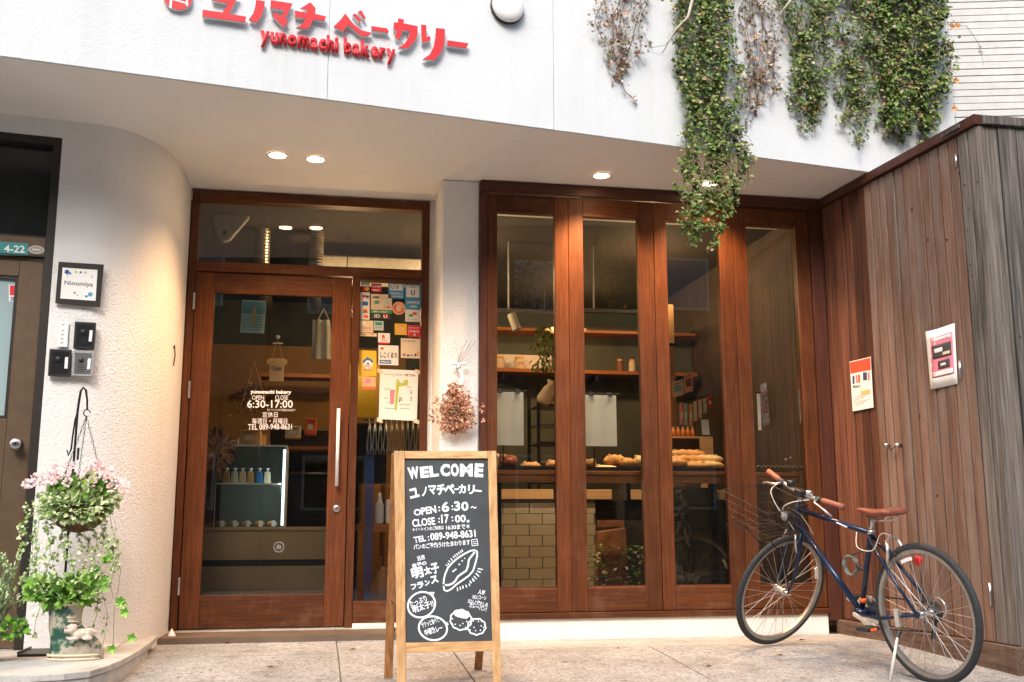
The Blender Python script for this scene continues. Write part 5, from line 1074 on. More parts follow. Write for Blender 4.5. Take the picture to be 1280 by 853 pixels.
# behind the side pane
q = at(495, 527, .85); t = thing('tong_rack', 'row of steel bread tongs hanging on a rail behind the map poster', 'rack', (q.x,.85,q.z)); a, b_ = at(462, 523, .85), at(523, 526, .85)
MB().tube([(a.x-.05,.85,q.z+.01),(b_.x+.05,.85,q.z+.01)], .006, 8).build('rail', 'black_iron', t)
for k in range(10):
    x = lerp(a.x, b_.x, k/9); tn = MB(); 
    for s_ in (-1, 1): tn.tube([(x,.845,q.z+.015),(x+s_*.008,.845+.004*s_,q.z-.09),(x+s_*.014,.845,q.z-.18),(x+s_*.006,.845,q.z-.235)], [.004,.0045,.005,.007], 6)
    tn.build('tongs', 'steel', t, smooth=True)
a = at(461, 640, .9); t = thing('black_post', 'black post standing behind the side pane', 'post', (a.x,.9,-.06)); box('shaft', 'navy', t, a.x-.03, a.x+.03, .87, .93, -.059, 1.22); box('foot_plate', 'black', t, a.x-.07, a.x+.07, .83, .97, -.06, -.0595+.008)
a, b_ = at(446, 530, 1.1), at(482, 606, 1.1); t = thing('black_shelf_unit', 'black shelf unit at left behind the side pane', 'shelf', ((a.x+b_.x)/2,1.2,-.06)); box('top_board', 'oven_black', t, a.x-.1, b_.x, 1.05, 1.4, a.z-.02, a.z); box('front_panel', 'oven_black', t, a.x-.1, b_.x, 1.06, 1.08, b_.z, a.z-.021); box('side_board', 'oven_black', t, b_.x-.02, b_.x, 1.081, 1.4, -.06, a.z-.021)
a, b_ = at(446, 655, .95), at(492, 665, .95); t = thing('wooden_stool', 'reddish wooden stool carrying a bottle behind the side pane', 'stool', ((a.x+b_.x)/2,1.0,-.06)); box('seat', 'shelf_wood', t, a.x, b_.x+.15, .93, 1.2, b_.z, a.z, bevel=.003)
for x in (a.x+.01, b_.x+.1):
    for y in (.95, 1.15): box('leg', 'shelf_wood', t, x, x+.035, y, y+.035, -.06, b_.z-.0005)
zs = a.z; q = at(474, 650, 1.0); t = thing('spray_bottle', 'clear plastic bottle on the stool behind the side pane', 'bottle', (q.x,1.0,zs)); MB().lathe([(.03,0),(.032,.01),(.032,.13),(.014,.17),(.014,.19)], (q.x,1.0,zs+.001), 18).build('bottle_body', 'bottle_plastic', t, smooth=True); MB().lathe([(.012,.1905),(.012,.215),(.006,.22)], (q.x,1.0,zs), 12).build('pump', 'white', t)
q = at(489, 650, 1.0); t = thing('white_pack', 'white pack with dark mark beside the bottle', 'pack', (q.x,1.0,zs)); box('body', 'white', t, q.x-.04, q.x+.07, .97, 1.05, zs+.001, zs+.17, bevel=.01); MB().strip([(q.x-.02,.969,zs+.09),(q.x-.005,.969,zs+.08),(q.x+.01,.969,zs+.09)], .004, V3(0,-1,0), .001).build('mark', 'print_dark', t)
q = at(478, 745, .8); t = thing('brown_bag', 'crumpled brown leather like bag on the floor behind the side pane', 'bag', (q.x,.8,-.058)); MB().ball((q.x,.82,.13), .085, .10, .19, 16, 10).build('body', 'bag_brown', t, smooth=True); MB().tube([(q.x-.03,.78,.30),(q.x-.02,.78,.38),(q.x+.03,.78,.38),(q.x+.04,.78,.29)], .007, 8).build('strap', 'bag_brown', t, smooth=True)
a, b_ = at(446, 484, 1.3), at(470, 522, 1.3); t = thing('yellow_board', 'yellow glowing board behind the lower stickers', 'board', (a.x,1.3,b_.z)); box('panel', 'yellow', t, a.x-.1, b_.x, 1.30, 1.32, b_.z, a.z+.18); box('frame_edge', 'bread_tag', t, b_.x+.0005, b_.x+.02, 1.295, 1.325, b_.z-.01, a.z+.18); lamp(a.x+.02, 1.12, a.z+.12, .6, t, .02, (1,.75,.3))
#PART3

# more of what hangs and stands behind the door pane
q = at(402, 425, 1.3); t = thing('hanging_apron', 'pale grey apron hanging at the right behind the door pane', 'apron', (q.x,1.3,at(402,448,1.3).z)); mb = MB(); zt_, zb_ = at(402,400,1.3).z, at(402,449,1.3).z
for i in range(13):
    for j in range(7): u = i/12; mb.v.append(V3(q.x-.07+.17*u*(.75+.25*j/6)+.0, 1.3+.018*math.sin(u*14+j*.3), lerp(zt_, zb_, j/6)))
for i in range(12):
    for j in range(6): k = i*7+j; mb.f.append((k, k+1, k+8, k+7))
mb.build('cloth', 'ac_white', t, smooth=True); MB().tube([(q.x-.03,1.3,zt_), (q.x+.01,1.3,zt_+.09), (q.x+.05,1.3,zt_)], .004, 6).build('neck_strap', 'ac_white', t)
q = at(316, 500, .8); t = thing('dried_swag', 'reddish dried flower swag on crossed cords behind the door lettering', 'swag', (q.x,.8,q.z)); a, b_, c_ = at(318, 452, .8), at(300, 512, .8), at(336, 516, .8)
MB().tube([b_, a, c_], .003, 6).build('cord', 'bread_tag', t); random.seed(66); mb = MB()
for k in range(300): p = q+V3(random.gauss(0,.045), random.gauss(0,.03), random.gauss(.0,.05)); mb.leaf(p, V3(random.uniform(-1,1), random.uniform(-1,.3), random.uniform(-1,.6)), Z, .035, .018)
mb.build('dried_flowers', 'petal_dried', t, kind='stuff')
for k, (px, py, w, h, m_, lb) in enumerate([(283,600,.13,.20,'light_wood','tan carton behind the glass case at the left'),(312,556,.16,.11,'bread_pale','flat pale box lying behind the top of the glass case'),(366,548,.12,.09,'cream','cream box before the black oven top'),(388,543,.09,.12,'orange_red','small reddish box right of the cream one')]):
    q = at(px, py, 1.65); t = thing('carton', lb, 'box', (q.x,1.65,q.z)); box('carton_body', m_, t, q.x-w/2, q.x+w/2, 1.65, 1.80, q.z, q.z+h, bevel=.003); box('carton_flap', m_, t, q.x-w/2+.004, q.x+w/2-.004, 1.62, 1.649, q.z+h-.006, q.z+h, bevel=.001); box('label', 'paper', t, q.x-w*.25, q.x+w*.2, 1.648, 1.6495, q.z+h*.3, q.z+h*.65)
t = thing('stock_shelf', 'narrow wooden shelf carrying cartons behind the glass case', 'shelf', (-.3,1.75,.95)); z_ = at(330, 557, 1.65).z; box('board', 'shelf_wood', t, -.72, .35, 1.64, 1.88, z_-.03, z_-.004)
for x in (-.7, .3): box('upright', 'black_iron', t, x, x+.02, 1.86, 1.88, -.06, z_-.031)
# ================================================================== CHALKBOARD STAND
bf = atz(485.5, 841, ground(0,-.75)); UX = V3(math.cos(R_(10.4)), -math.sin(R_(10.4)), 0); VY = V3(math.sin(R_(10.4)), math.cos(R_(10.4)), 0)
apex = V3(0, bf.y-.22, 0)
lean = R_(9); BNn = (-VY*math.cos(lean)+Z*math.sin(lean)).normalized()
APX = hit(556, 565, V3(0, bf.y-.22, 0), VY)
KB = Board(APX, BNn)
cbd = thing('chalkboard_stand', 'pine framed A board chalkboard with white hand drawn menu before the pillar', 'chalkboard', V3(APX.x, APX.y-.1, ground(0, APX.y)))
def foot(px, py):                                     # follow the leg line down to the ground
    return py
def frame_piece(name, pts, mat, th=.022, lift=0): return KB.quad(name, mat, cbd, pts, thick=th, lift=lift, bevel=.002)
def yground(px):
    y = 850
    while y < 900:
        p = KB.p(px, y)
        if p.z <= ground(p.x, p.y): break
        y += .5
    return y
yl, yr = yground(502), yground(622)
frame_piece('frame_leg', [(492.8,565),(506.2,565),(508.0,yl),(497.2,yl)], 'pine_z'); frame_piece('frame_leg', [(609.8,565),(620.3,565),(627.2,yr),(617.0,yr)], 'pine_z')
frame_piece('top_rail', [(506.5,565.2),(609.5,565.2),(609.7,574.4),(506.4,574.4)], 'pine_x', .021); frame_piece('bottom_rail', [(507.6,804),(616.2,801.6),(616.6,814),(507.8,816.5)], 'pine_x', .021)
KB.quad('chalk_panel', 'chalk_surface', cbd, [(506.0,574),(610.2,574),(616.6,802),(507.2,804.6)], thick=.008, lift=.002)
KB.quad('back_sheet', 'pine_worn', cbd, [(507.2,575),(609.2,575),(615,801),(508,803.6)], thick=.0015, lift=-.001)
# rear frame, leaning the other way
tl, trr = KB.p(494.5, 567, -.012), KB.p(618.5, 567, -.012); br = atz(597.5, 839, ground(0, bf.y)); bl = bf.copy(); bl.z = ground(0, bf.y)
for a, b_ in ((tl, bl), (trr, br)): MB().bar(b_, a, .040, .020, UX.cross(Z)).build('rear_leg', 'pine_worn', cbd, bevel=.002)
for f_ in (.22, .9): MB().bar(lerp(bl,tl,f_)+UX*.02, lerp(br,trr,f_)-UX*.02, .035, .016).build('rear_rail', 'pine_worn', cbd, bevel=.002)
for a in (tl, trr): MB().lathe([(.006,-.02),(.006,.02)], a+VY*.0-Z*.01, 10, VY, Z, UX).build('hinge_pin', 'steel', cbd)
MB().tube([lerp(bl,tl,.35), lerp(bl,tl,.33)*.5+KB.p(502,740,-.003)*.5-Z*.03, KB.p(502,735,-.003)], .0025, 6).build('stay_cord', 'dark_metal', cbd)
CL = .0106
def ct_(s_, x0, y0, x1, y1, h, bold=.03, name='lettering', **k): return KB.text(s_, name, 'chalk_ink', cbd, x0, y0, x1, y1, h, bold=bold, lift=CL, **k)
# heading, each letter by hand
for ch, x0, y0, x1, y1, h in (('W',511.5,600.5,525,598.5,15),('E',526,598.5,537,597.5,14),('L',538,597.5,549,596,14),('C',551,596.5,563,596,15.5),('O',564,596.5,574,596,16),('M',575,596.5,591,596.5,16),('E',593,597,604,597.5,17)): ct_(ch, x0, y0, x1, y1, h, .055)
for ch, x0, y0, x1, y1, h in (('ユ',513.5,624.5,525,621.5,12),('ノ',527.5,621.5,534.5,621,12),('マ',536,619.5,546,619,12),('チ',546.5,620,557,619.5,14),('ベ',555.5,618.5,568.5,618.5,13),('ー',568,613.5,574,613,2),('カ',573.5,618,583,617.5,11.5),('リ',584.5,618.5,593,619,12),('ー',593,615,602,616,2.5)): ct_(ch, x0, y0, x1, y1, h, .045)
for ch, x0, y0, x1, y1, h in (('O',518,645.5,527,644.5,8),('PEN',527.5,644.5,546,641.5,9),(':',548.3,640,550.5,639.8,6),('6',552.5,641,562,640.5,13),(':',565,638.5,567,638.3,6),('3',568,639.5,575.5,639.2,12),('0',577,639.5,586,639,11.5),('～',588.5,636.5,596,636.5,3.2)): ct_(ch, x0, y0, x1, y1, h, .03)
for ch, x0, y0, x1, y1, h in (('CLOSE',516,659.5,544.5,656.5,9.5),(':',548,654,550,654,6),('17',552,655,561.5,654.5,11),(':',565,652.5,567,652.3,6),('00',569,654,582.5,653.5,9.5),('。',583.5,654,587,654,3.5)): ct_(ch, x0, y0, x1, y1, h, .025)
ct_('＊イートインのご利用は', 516, 665.3, 555, 662.5, 5, .02); ct_('16:30まで＊', 558, 663, 587.5, 661.5, 6, .02)
ct_('TEL', 518, 679.5, 533, 677, 7.5); ct_(':', 535.5, 676.5, 537, 676.3, 5.5); ct_('089-948-8631', 538.5, 676.5, 595, 672, 9.5, .025)
ct_('パンのご予約うけたまわります', 517.5, 687.8, 588, 681.5, 6.8, .025)
mb = MB(); sq = [(589.5,675.5),(596.5,674.5),(597.5,682),(590.3,683)]; mb.strip([KB.p(x, y) for x, y in sq], .0045, BNn, CL, True); mb.strip([KB.p(591.3,678),KB.p(595.5,677.5)], .003, BNn, CL+.0002); mb.strip([KB.p(591.6,680.5),KB.p(596,680)], .003, BNn, CL+.0002); mb.build('bread_mark', 'chalk_ink', cbd, kind='stuff')
ct_('当店', 522.5, 702, 532, 699.5, 6, .02); ct_('自慢の', 516.5, 711, 534, 706.5, 5.5, .03)
ct_('明', 516, 725, 530.5, 722, 13.5, .04); ct_('太', 531.5, 720, 540.5, 717.5, 10, .04); ct_('子', 541, 718.5, 550.5, 716, 13, .04)
for ch, x0, y0, x1, y1, h in (('フ',514.5,738,521.5,737,7),('ラ',522.5,736.5,530.5,735,8),('ン',531.5,733,538,732,7),('ス',539.5,731,549,728.5,9.5)): ct_(ch, x0, y0, x1, y1, h, .045)
def draw(name, pts, w=.006, closed=False, lift=CL): return MB().strip([KB.p(x, y) for x, y in pts], w, BNn, lift, closed).build(name, 'chalk_ink', cbd)
Zc = lambda X, Y: (505+X/9.48, 640+Y/9.48)
draw('drawn_loaf_outline', [Zc(*q) for q in ((470,860),(475,800),(490,740),(520,670),(570,610),(640,550),(720,500),(790,465),(840,458),(868,475),(868,530),(845,620),(820,700),(770,760),(700,810),(640,850))]+[(564,737),(559,739.5),(555.5,738),(554.5,733)], .0075)
draw('drawn_loaf_fold', [Zc(*q) for q in ((840,480),(800,530),(770,570),(760,640),(740,700),(680,740),(640,770),(610,820))]+[(566.5,729.5),(562,731.5),(556.5,732)], .0085, lift=CL+.0003)
draw('drawn_dash', [Zc(575,715),Zc(622,680)], .006); draw('drawn_dash', [Zc(648,630),Zc(665,622)], .007); draw('drawn_dash', [Zc(685,590),Zc(698,582)], .006); draw('drawn_dash', [Zc(715,560),Zc(725,550)], .004)
rays = [(495,630,520,645),(520,610,535,630),(530,580,548,600),(555,555,575,580),(580,530,600,550),(600,510,620,535),(622,495,640,520),(645,480,660,505),(668,465,680,490),(685,450,700,478)]
for a in rays: draw('drawn_ray', [Zc(a[0],a[1]),Zc(a[2],a[3])], .0042)
for a in ((875,675,935,688),(868,705,910,722),(850,730,890,770),(830,765,862,800),(810,790,835,825),(780,820,800,850)): draw('drawn_ray', [Zc(a[0],a[1]),Zc(a[2],a[3])], .005)
Zd = lambda X, Y: (505+X/10.04, 720+Y/10.04)
for a in ((670,150,675,195),(705,140,712,180),(738,125,745,165),(775,115,790,150),(815,100,830,130),(860,55,880,75),(895,25,915,45)): draw('drawn_ray', [Zd(a[0],a[1]),Zd(a[2],a[3])], .005)
def oval(cx, cy, rx, ry, tilt, n=36, wob=0, k=0): return [(cx+rx*math.cos(t)*math.cos(tilt)-ry*math.sin(t)*math.sin(tilt)+wob*math.sin(k*t), cy+rx*math.cos(t)*math.sin(tilt)+ry*math.sin(t)*math.cos(tilt)+wob*math.cos(k*t)) for t in [math.tau*i/n for i in range(n)]]
draw('drawn_bubble', [Zd(x, y) for x, y in oval(222, 365, 175, 155, -.5)], .008, True); draw('drawn_bubble_tail', [Zd(320,215),Zd(380,215),Zd(360,250)], .007, lift=CL+.0003)
draw('drawn_bubble', [Zd(x, y) for x, y in oval(365, 660, 178, 148, .2)], .008, True); draw('drawn_bubble_tail', [Zd(530,585),Zd(555,610),Zd(520,622)], .007, lift=CL+.0003)
X_ = Zd(90, 400); ct_('たっぷり', *Zd(90,400), *Zd(300,320), 7.5, .02); ct_('明太子!!', *Zd(125,475), *Zd(385,385), 8.5, .025)
ct_('ザクッと食べて', *Zd(235,660), *Zd(450,585), 7, .02); ct_('の', *Zd(345,680), *Zd(378,672), 3, .03); ct_('中華カレー', *Zd(275,760), *Zd(495,690), 8, .025)
draw('drawn_bun_outline', [Zd(x, y) for x, y in oval(715, 555, 132, 125, .3, 44, 5, 9)], .0065, True); draw('drawn_bun_outline', [Zd(x, y) for x, y in oval(912, 640, 112, 100, 0, 40, 5, 8)], .0065, True, lift=CL+.0003)
mb = MB(); mb.prism([KB.p(*Zd(x, y), CL) for x, y in ((625,450),(660,428),(720,425),(790,455),(830,500),(790,540),(735,535),(680,520),(640,505))], BNn*.0002); mb.build('drawn_bun_top', 'chalk_ink', cbd)
mb = MB(); random.seed(8)
for (x, y) in ((610,540),(605,600),(645,610),(705,625),(740,600),(790,575),(775,650),(870,570),(935,575),(975,570),(845,605),(880,650),(900,690),(960,685),(970,630),(830,680),(1000,650)):
    c_ = KB.p(*Zd(x, y)); mb.quad(*[c_+(UX*math.cos(a)+Z*math.sin(a))*.0035+BNn*(CL+.0006) for a in (0,1.05,2.1,3.15,4.2,5.25)])
mb.build('drawn_crumbs', 'chalk_ink', cbd, kind='stuff')
mb = MB()
for (x, y) in ((660,460),(700,450),(740,470),(770,500),(700,500)):
    mb.strip([KB.p(*Zd(x, y)), KB.p(*Zd(x+18, y+10))], .0022, BNn, CL+.0006)
mb.build('drawn_bun_marks', 'chalk_surface', cbd, kind='stuff')
ct_('人気', *Zd(925,230), *Zd(1015,245), 6, .03); ct_('NO.1コーン', *Zd(860,290), *Zd(1030,308), 5, .02); ct_('SOんと懐かしの', *Zd(800,345), *Zd(1045,400), 6, .02); ct_('カレーパン！', *Zd(815,395), *Zd(1030,455), 6, .025)

# ================================================================== BICYCLE
RW = .34; WBL = 1.104
RH = V3(2.930, -1.758, .172); HD = R_(102.8); LE = R_(5.1); STR = R_(96); HA = R_(67.6)
H_ = V3(math.cos(HD), math.sin(HD), 0); S_ = V3(-math.sin(HD), math.cos(HD), 0); U_ = (Z*math.cos(LE)+S_*math.sin(LE)).normalized(); L_ = U_.cross(H_)
def T(x, y, z): return RH+H_*x+L_*y+U_*z            # x forward, y left, z up
ax = (U_*math.sin(HA)-H_*math.cos(HA)).normalized(); pf = H_*math.sin(HA)+U_*math.cos(HA)
RK = .045; FH0 = T(WBL, 0, .077); P0 = FH0-pf*RK; RM = Matrix.Rotation(STR, 3, ax)
def G(x, y, z):                                       # steered frame: about the head axis, x ahead, y left, z along it
    return P0+RM@(pf*x+L_*y)+ax*z
bk = thing('bicycle', 'navy blue city bicycle with brown saddle and wire basket on its kickstand', 'bicycle', V3(2.75,-1.3,ground(0,-1.3)))
BBp = T(.458, 0, -.03); SC = T(.318, 0, .365); ST = T(.291, 0, .435)
HTb = G(0, 0, .388); HTt = G(0, 0, .523)
fr_ = MB().tube([HTb+(HTt-HTb)*.25, BBp], .0165, 12).build('down_tube', 'bike_blue', bk, smooth=True)
MB().tube([HTt-ax*.03, SC+U_*.02], .014, 12).build('top_tube', 'bike_blue', bk, smooth=True)
MB().tube([BBp, SC, SC+(ST-SC)*.25], .0145, 12).build('seat_tube', 'bike_blue', bk, smooth=True)
MB().tube([HTb-ax*.005, HTt+ax*.005], .019, 14).build('head_tube', 'bike_blue', bk, smooth=True)
MB().lathe([(.024,-.035),(.024,.035)], BBp, 16, H_, U_, L_).build('bottom_bracket', 'bike_blue', bk, smooth=True)
for s_ in (1, -1):
    MB().tube([BBp+L_*.03*s_, T(.30,.035*s_,-.045), T(0,.062*s_,0)], [.011,.010,.008], 10).build('chain_stay', 'bike_blue', bk, smooth=True)
    MB().tube([SC+L_*.016*s_, T(.17,.048*s_,.20), T(0,.062*s_,0)], [.009,.0085,.0075], 10).build('seat_stay', 'bike_blue', bk, smooth=True)
    MB().lathe([(.018,-.004),(.018,.004)], T(0,.062*s_,0), 14, H_, U_, L_).build('dropout', 'bike_blue', bk)
for a, b_ in ((BBp,SC),): MB().lathe([(.0175,-.012),(.0175,.012)], lerp(a,b_,.16), 14, H_, L_, (b_-a).normalized()).build('orange_band', 'orange', bk, smooth=True)
MB().tube([SC+(ST-SC)*.2, ST, ST+(ST-SC)*.35], .0125, 12).build('seat_post', 'steel', bk, smooth=True); MB().lathe([(.019,-.012),(.019,.012)], SC+(ST-SC)*.33, 14, H_, L_, (ST-SC).normalized()).build('seat_clamp', 'steel', bk, smooth=True)
MB().tube([lerp(SC,HTt,.28)+L_*.0145, lerp(SC,HTt,.42)+L_*.0145], .004, 6).build('top_tube_decal', 'white', bk, label='white lettering band on the top tube')
# fork, blades bowed forward
for s_ in (1, -1):
    MB().tube([G(.0,.045*s_,.372), G(-.002,.052*s_,.25), G(.008,.052*s_,.10), G(.045,.050*s_,.0)], [.0125,.012,.010,.007], 12).build('fork_blade', 'bike_blue', bk, smooth=True)
MB().tube([G(0,-.045,.374), G(0,0,.384), G(0,.045,.374)], .012, 10).build('fork_crown', 'bike_blue', bk, smooth=True)
HUBF = G(RK, 0, 0)
def wheel(hub, e1, e2, nrm, name, front):
    # e1, e2 span the wheel plane
    w = MB(); k0 = 0; n = 56; rp = [(RW-.034,-.011),(RW-.026,-.0155),(RW-.012,-.0145),(RW-.002,-.007),(RW,0),(RW-.002,.007),(RW-.012,.0145),(RW-.026,.0155),(RW-.034,.011)]
    def ring(prof, n=56, closed=True):
        mb = MB(); m_ = len(prof)
        for j in range(n):
            t = math.tau*j/n; d = e1*math.cos(t)+e2*math.sin(t)
            for r, a in prof: mb.v.append(hub+d*r+nrm*a)
        for j in range(n):
            for i in range(m_): a, b_ = j*m_+i, j*m_+(i+1) % m_; c, d_ = ((j+1) % n)*m_+(i+1) % m_, ((j+1) % n)*m_+i; mb.f.append((a, b_, c, d_))
        return mb
    wh = ring(rp, 64).build(name, 'rubber', bk, smooth=True, label='black tyre')
    ring([(RW-.050,-.009),(RW-.034,-.0125),(RW-.031,-.0125),(RW-.036,-.010),(RW-.036,.010),(RW-.031,.0125),(RW-.034,.0125),(RW-.050,.009)], 64).build('rim', 'rim_grey', wh, smooth=False)
    MB().lathe([(.012,-.05),(.012,-.034),(.022,-.033),(.022,-.029),(.014,-.027),(.014,.027),(.022,.029),(.022,.033),(.012,.034),(.012,.05)], hub, 18, e1, e2, nrm).build('hub', 'steel', wh, smooth=False)
    for k in range(32):
        t = math.tau*k/32; s_ = 1 if k % 2 else -1; off = (.55 if (k//2) % 2 else -.55)
        a = hub+(e1*math.cos(t+off)+e2*math.sin(t+off))*.025+nrm*s_*.031; b_ = hub+(e1*math.cos(t)+e2*math.sin(t))*(RW-.046)
        MB().tube([a, b_], .0012, 4, cap=False).build('spoke', 'spoke_steel', wh)
    t0 = (2.75 if front else 1.15); mb = MB()
    pts = [hub+(e1*math.cos(t)+e2*math.sin(t))*(RW-.075)+nrm*.008 for t in [t0+i*.055 for i in range(6)]]
    MB().strip(pts, .017, nrm, .0).build('spoke_reflector', 'white', wh).modifiers.new('thick', 'SOLIDIFY').thickness = .006
    return wh
wr = wheel(RH, H_, U_, L_, 'wheel', False)
fe1 = (RM@pf).normalized(); fn_ = (RM@L_).normalized(); fe2 = fe1.cross(fn_)*-1; fe2 = fn_.cross(fe1)
if fe2.z < 0: fe2 = -fe2
wf = wheel(HUBF, fe1, fe2, fn_, 'wheel', True)
MB().tube([HUBF-fn_*.075, HUBF+fn_*.075], .005, 8).build('axle', 'steel', wf)
# fenderless: brake calliper front and rear (V brakes with silver arms)
for s_ in (1, -1):
    MB().tube([G(.02,.052*s_,.25), G(.035,.048*s_,.31), G(.03,.035*s_,.355)], .0075, 8).build('brake_arm', 'steel', bk, smooth=True)
    MB().tube([T(.165,.05*s_,.235), T(.15,.052*s_,.30), T(.165,.036*s_,.35)], .0085, 8).build('brake_arm', 'brushed', bk, smooth=True)
    MB().bar(T(.12,.03*s_,.275), T(.17,.03*s_,.305), .012, .014, U_).build('brake_pad', 'rubber', bk)
MB().tube([T(.165,.036,.35), T(.175,0,.375), T(.165,-.036,.35)], .003, 6).build('brake_noodle', 'steel', bk)
# cables
def cable(pts, name='cable', mat='ac_white', r=.0028):
    # smooth curve through points
    out = []
    P_ = [pts[0]]+pts+[pts[-1]]
    for i in range(1, len(P_)-2):
        for k in range(8):
            t = k/8; a, b_, c, d_ = P_[i-1], P_[i], P_[i+1], P_[i+2]
            out.append(.5*((2*b_)+(c-a)*t+(2*a-5*b_+4*c-d_)*t*t+(3*b_-a-3*c+d_)*t**3))
    out.append(P_[-1]); return MB().tube(out, r, 6).build(name, mat, bk, smooth=True)
cable([lerp(HTt,SC,.86)+L_*.02, SC+U_*-.05+L_*.05+H_*.05, T(.27,.04,.30), T(.22,.02,.38), T(.175,0,.375)])
cable([G(.05,.12,.60), G(.13,.06,.57), G(.12,0,.50), G(.04,.03,.38)]); cable([G(.04,-.14,.605), G(.14,-.09,.58), G(.11,-.02,.48), G(.02,0,.45)]); cable([G(.04,.1,.60), G(.10,.0,.53), lerp(HTt,BBp,.1)+L_*.03, lerp(HTt,BBp,.3)+L_*.02], mat='coil')
# stem and flat bar with brown grips
MB().tube([HTt, G(0,0,.59)], .0115, 12).build('stem_post', 'steel', bk, smooth=True); MB().tube([G(0,0,.585), G(.02,0,.60)], .014, 12).build('stem', 'steel', bk, smooth=True)
bar = [G(.055,-.27*1,.665), G(.055,-.16,.66), G(.058,-.05,.655), G(.058,.05,.655), G(.055,.16,.66), G(.055,.27,.665)]
def bend(y): return G(.02-.045*max(0,abs(y)-.06)/.22, y, .600+.012*max(0,abs(y)-.05)/.22)
hb_ = MB().tube([bend(y/100) for y in range(-28, 29, 4)], .011, 12).build('handlebar', 'brushed', bk, smooth=True)
for s_ in (1, -1):
    MB().tube([bend(s_*.165), bend(s_*.20), bend(s_*.25), bend(s_*.295)], [.0155,.016,.0155,.017], 14).build('grip', 'grip', bk, smooth=True)
    cl_ = MB().tube([bend(s_*.125), bend(s_*.16)], .0165, 12).build('lever_clamp', 'black', bk, smooth=True)
    MB().tube([bend(s_*.14)+RM@pf*.015, bend(s_*.15)+RM@pf*.045-ax*.01, bend(s_*.22)+RM@pf*.055-ax*.03, bend(s_*.27)+RM@pf*.05-ax*.055], [.008,.006,.0055,.0065], 8).build('brake_lever', 'brushed', bk, smooth=True)
MB().ball(bend(.085)+ax*.024+RM@pf*.01, .024, .024, .018).build('bell', 'chrome', bk, smooth=True)
MB().lathe([(.02,0),(.024,.01),(.024,.03),(.018,.034)], bend(-.06)+ax*.012, 14).build('shifter', 'black', bk, smooth=True)
MB().obox(bend(.03), RM@pf, RM@L_, ax, .0, .045, -.02, .03, -.01, .03).build('cycle_computer', 'black', bk, bevel=.004)
# lamp below the bar
lp = MB().lathe([(.02,0),(.028,.02),(.028,.05),(.024,.052)], G(.05,.0,.46), 16, RM@L_, ax, (RM@pf)).build('front_lamp', 'black', bk, smooth=True); MB().lathe([(.024,.0525),(.02,.058),(.002,.06)], G(.05,0,.46), 16, RM@L_, ax, RM@pf).build('lens', 'print_grey', lp, smooth=True)
# wire basket carried ahead of the bar
bd0 = [G(.10,y,z) for y, z in ((-.16,.60),(.16,.60),(.12,.395),(-.12,.395))]; bd1 = [G(.42,-.19,.59), G(.42,.19,.59), G(.35,.14,.395), G(.35,-.14,.395)]
bsk = MB(); rims = [bd0[0], bd0[1], bd1[1], bd1[0]]; bots = [bd0[3], bd0[2], bd1[2], bd1[3]]
bkt = MB().tube(rims, .003, 6, closed=True).tube(bots, .0022, 6, closed=True).build('basket', 'basket_wire', bk, label='black wire basket ahead of the handlebar')
for f_ in (.25, .5, .75): MB().tube([lerp(b_, r_, f_) for b_, r_ in zip(bots, rims)], .0011, 5, closed=True).build('ring_wire', 'basket_wire', bkt)
for i in range(4):
    n_ = 7
    for k in range(n_):
        MB().tube([lerp(bots[i],bots[(i+1)%4],k/n_), lerp(rims[i],rims[(i+1)%4],k/n_)], .0011, 4, cap=False).build('upright_wire', 'basket_wire', bkt)
for k in range(1, 6): MB().tube([lerp(bots[0],bots[1],k/6), lerp(bots[3],bots[2],k/6)], .0011, 4).build('floor_wire', 'basket_wire', bkt)
for s_ in (1, -1): MB().tube([HUBF+fn_*.06*s_, G(.14,.09*s_,.24), G(.30,.10*s_,.395)], .004, 6).build('basket_stay', 'black_iron', bk); MB().tube([G(.02,.05*s_,.385), G(.42,.12*s_,.41)], .003, 6).build('basket_brace', 'basket_wire', bk)
# saddle
sp_ = [(-.150,.066,.004,.030),(-.125,.084,.010,.040),(-.065,.076,.004,.042),(.0,.046,.0,.038),(.06,.028,.008,.030),(.115,.021,.018,.024),(.155,.013,.022,.016)]
so_ = T(.232, 0, .487); mb = MB(); n = 14
for (x, w, z, d) in sp_:
    for j in range(n):
        t = math.tau*j/n; c_, s2 = math.cos(t), math.sin(t); mb.v.append(so_+H_*(x+.005)+L_*(w*c_)+U_*(z+(.5*d*s2 if s2 > 0 else (d*s2*(.4+.6*abs(c_))))))
for i in range(len(sp_)-1):
    for j in range(n): mb.f.append((i*n+j, i*n+(j+1)%n, (i+1)*n+(j+1)%n, (i+1)*n+j))
mb.f.append(tuple(range(n))); mb.f.append(tuple((len(sp_)-1)*n+j for j in range(n)))
sd_ = mb.build('saddle', 'leather', bk, smooth=True); sd_.modifiers.new('smooth', 'SUBSURF').render_levels = 2
for s_ in (1, -1): MB().tube([so_+H_*.10+U_*-.012, so_+H_*.03+L_*.022*s_-U_*.04, so_-H_*.05+L_*.025*s_-U_*.042, so_-H_*.11+L_*.045*s_-U_*.012], .0035, 6).build('rail', 'chrome', sd_, smooth=True)
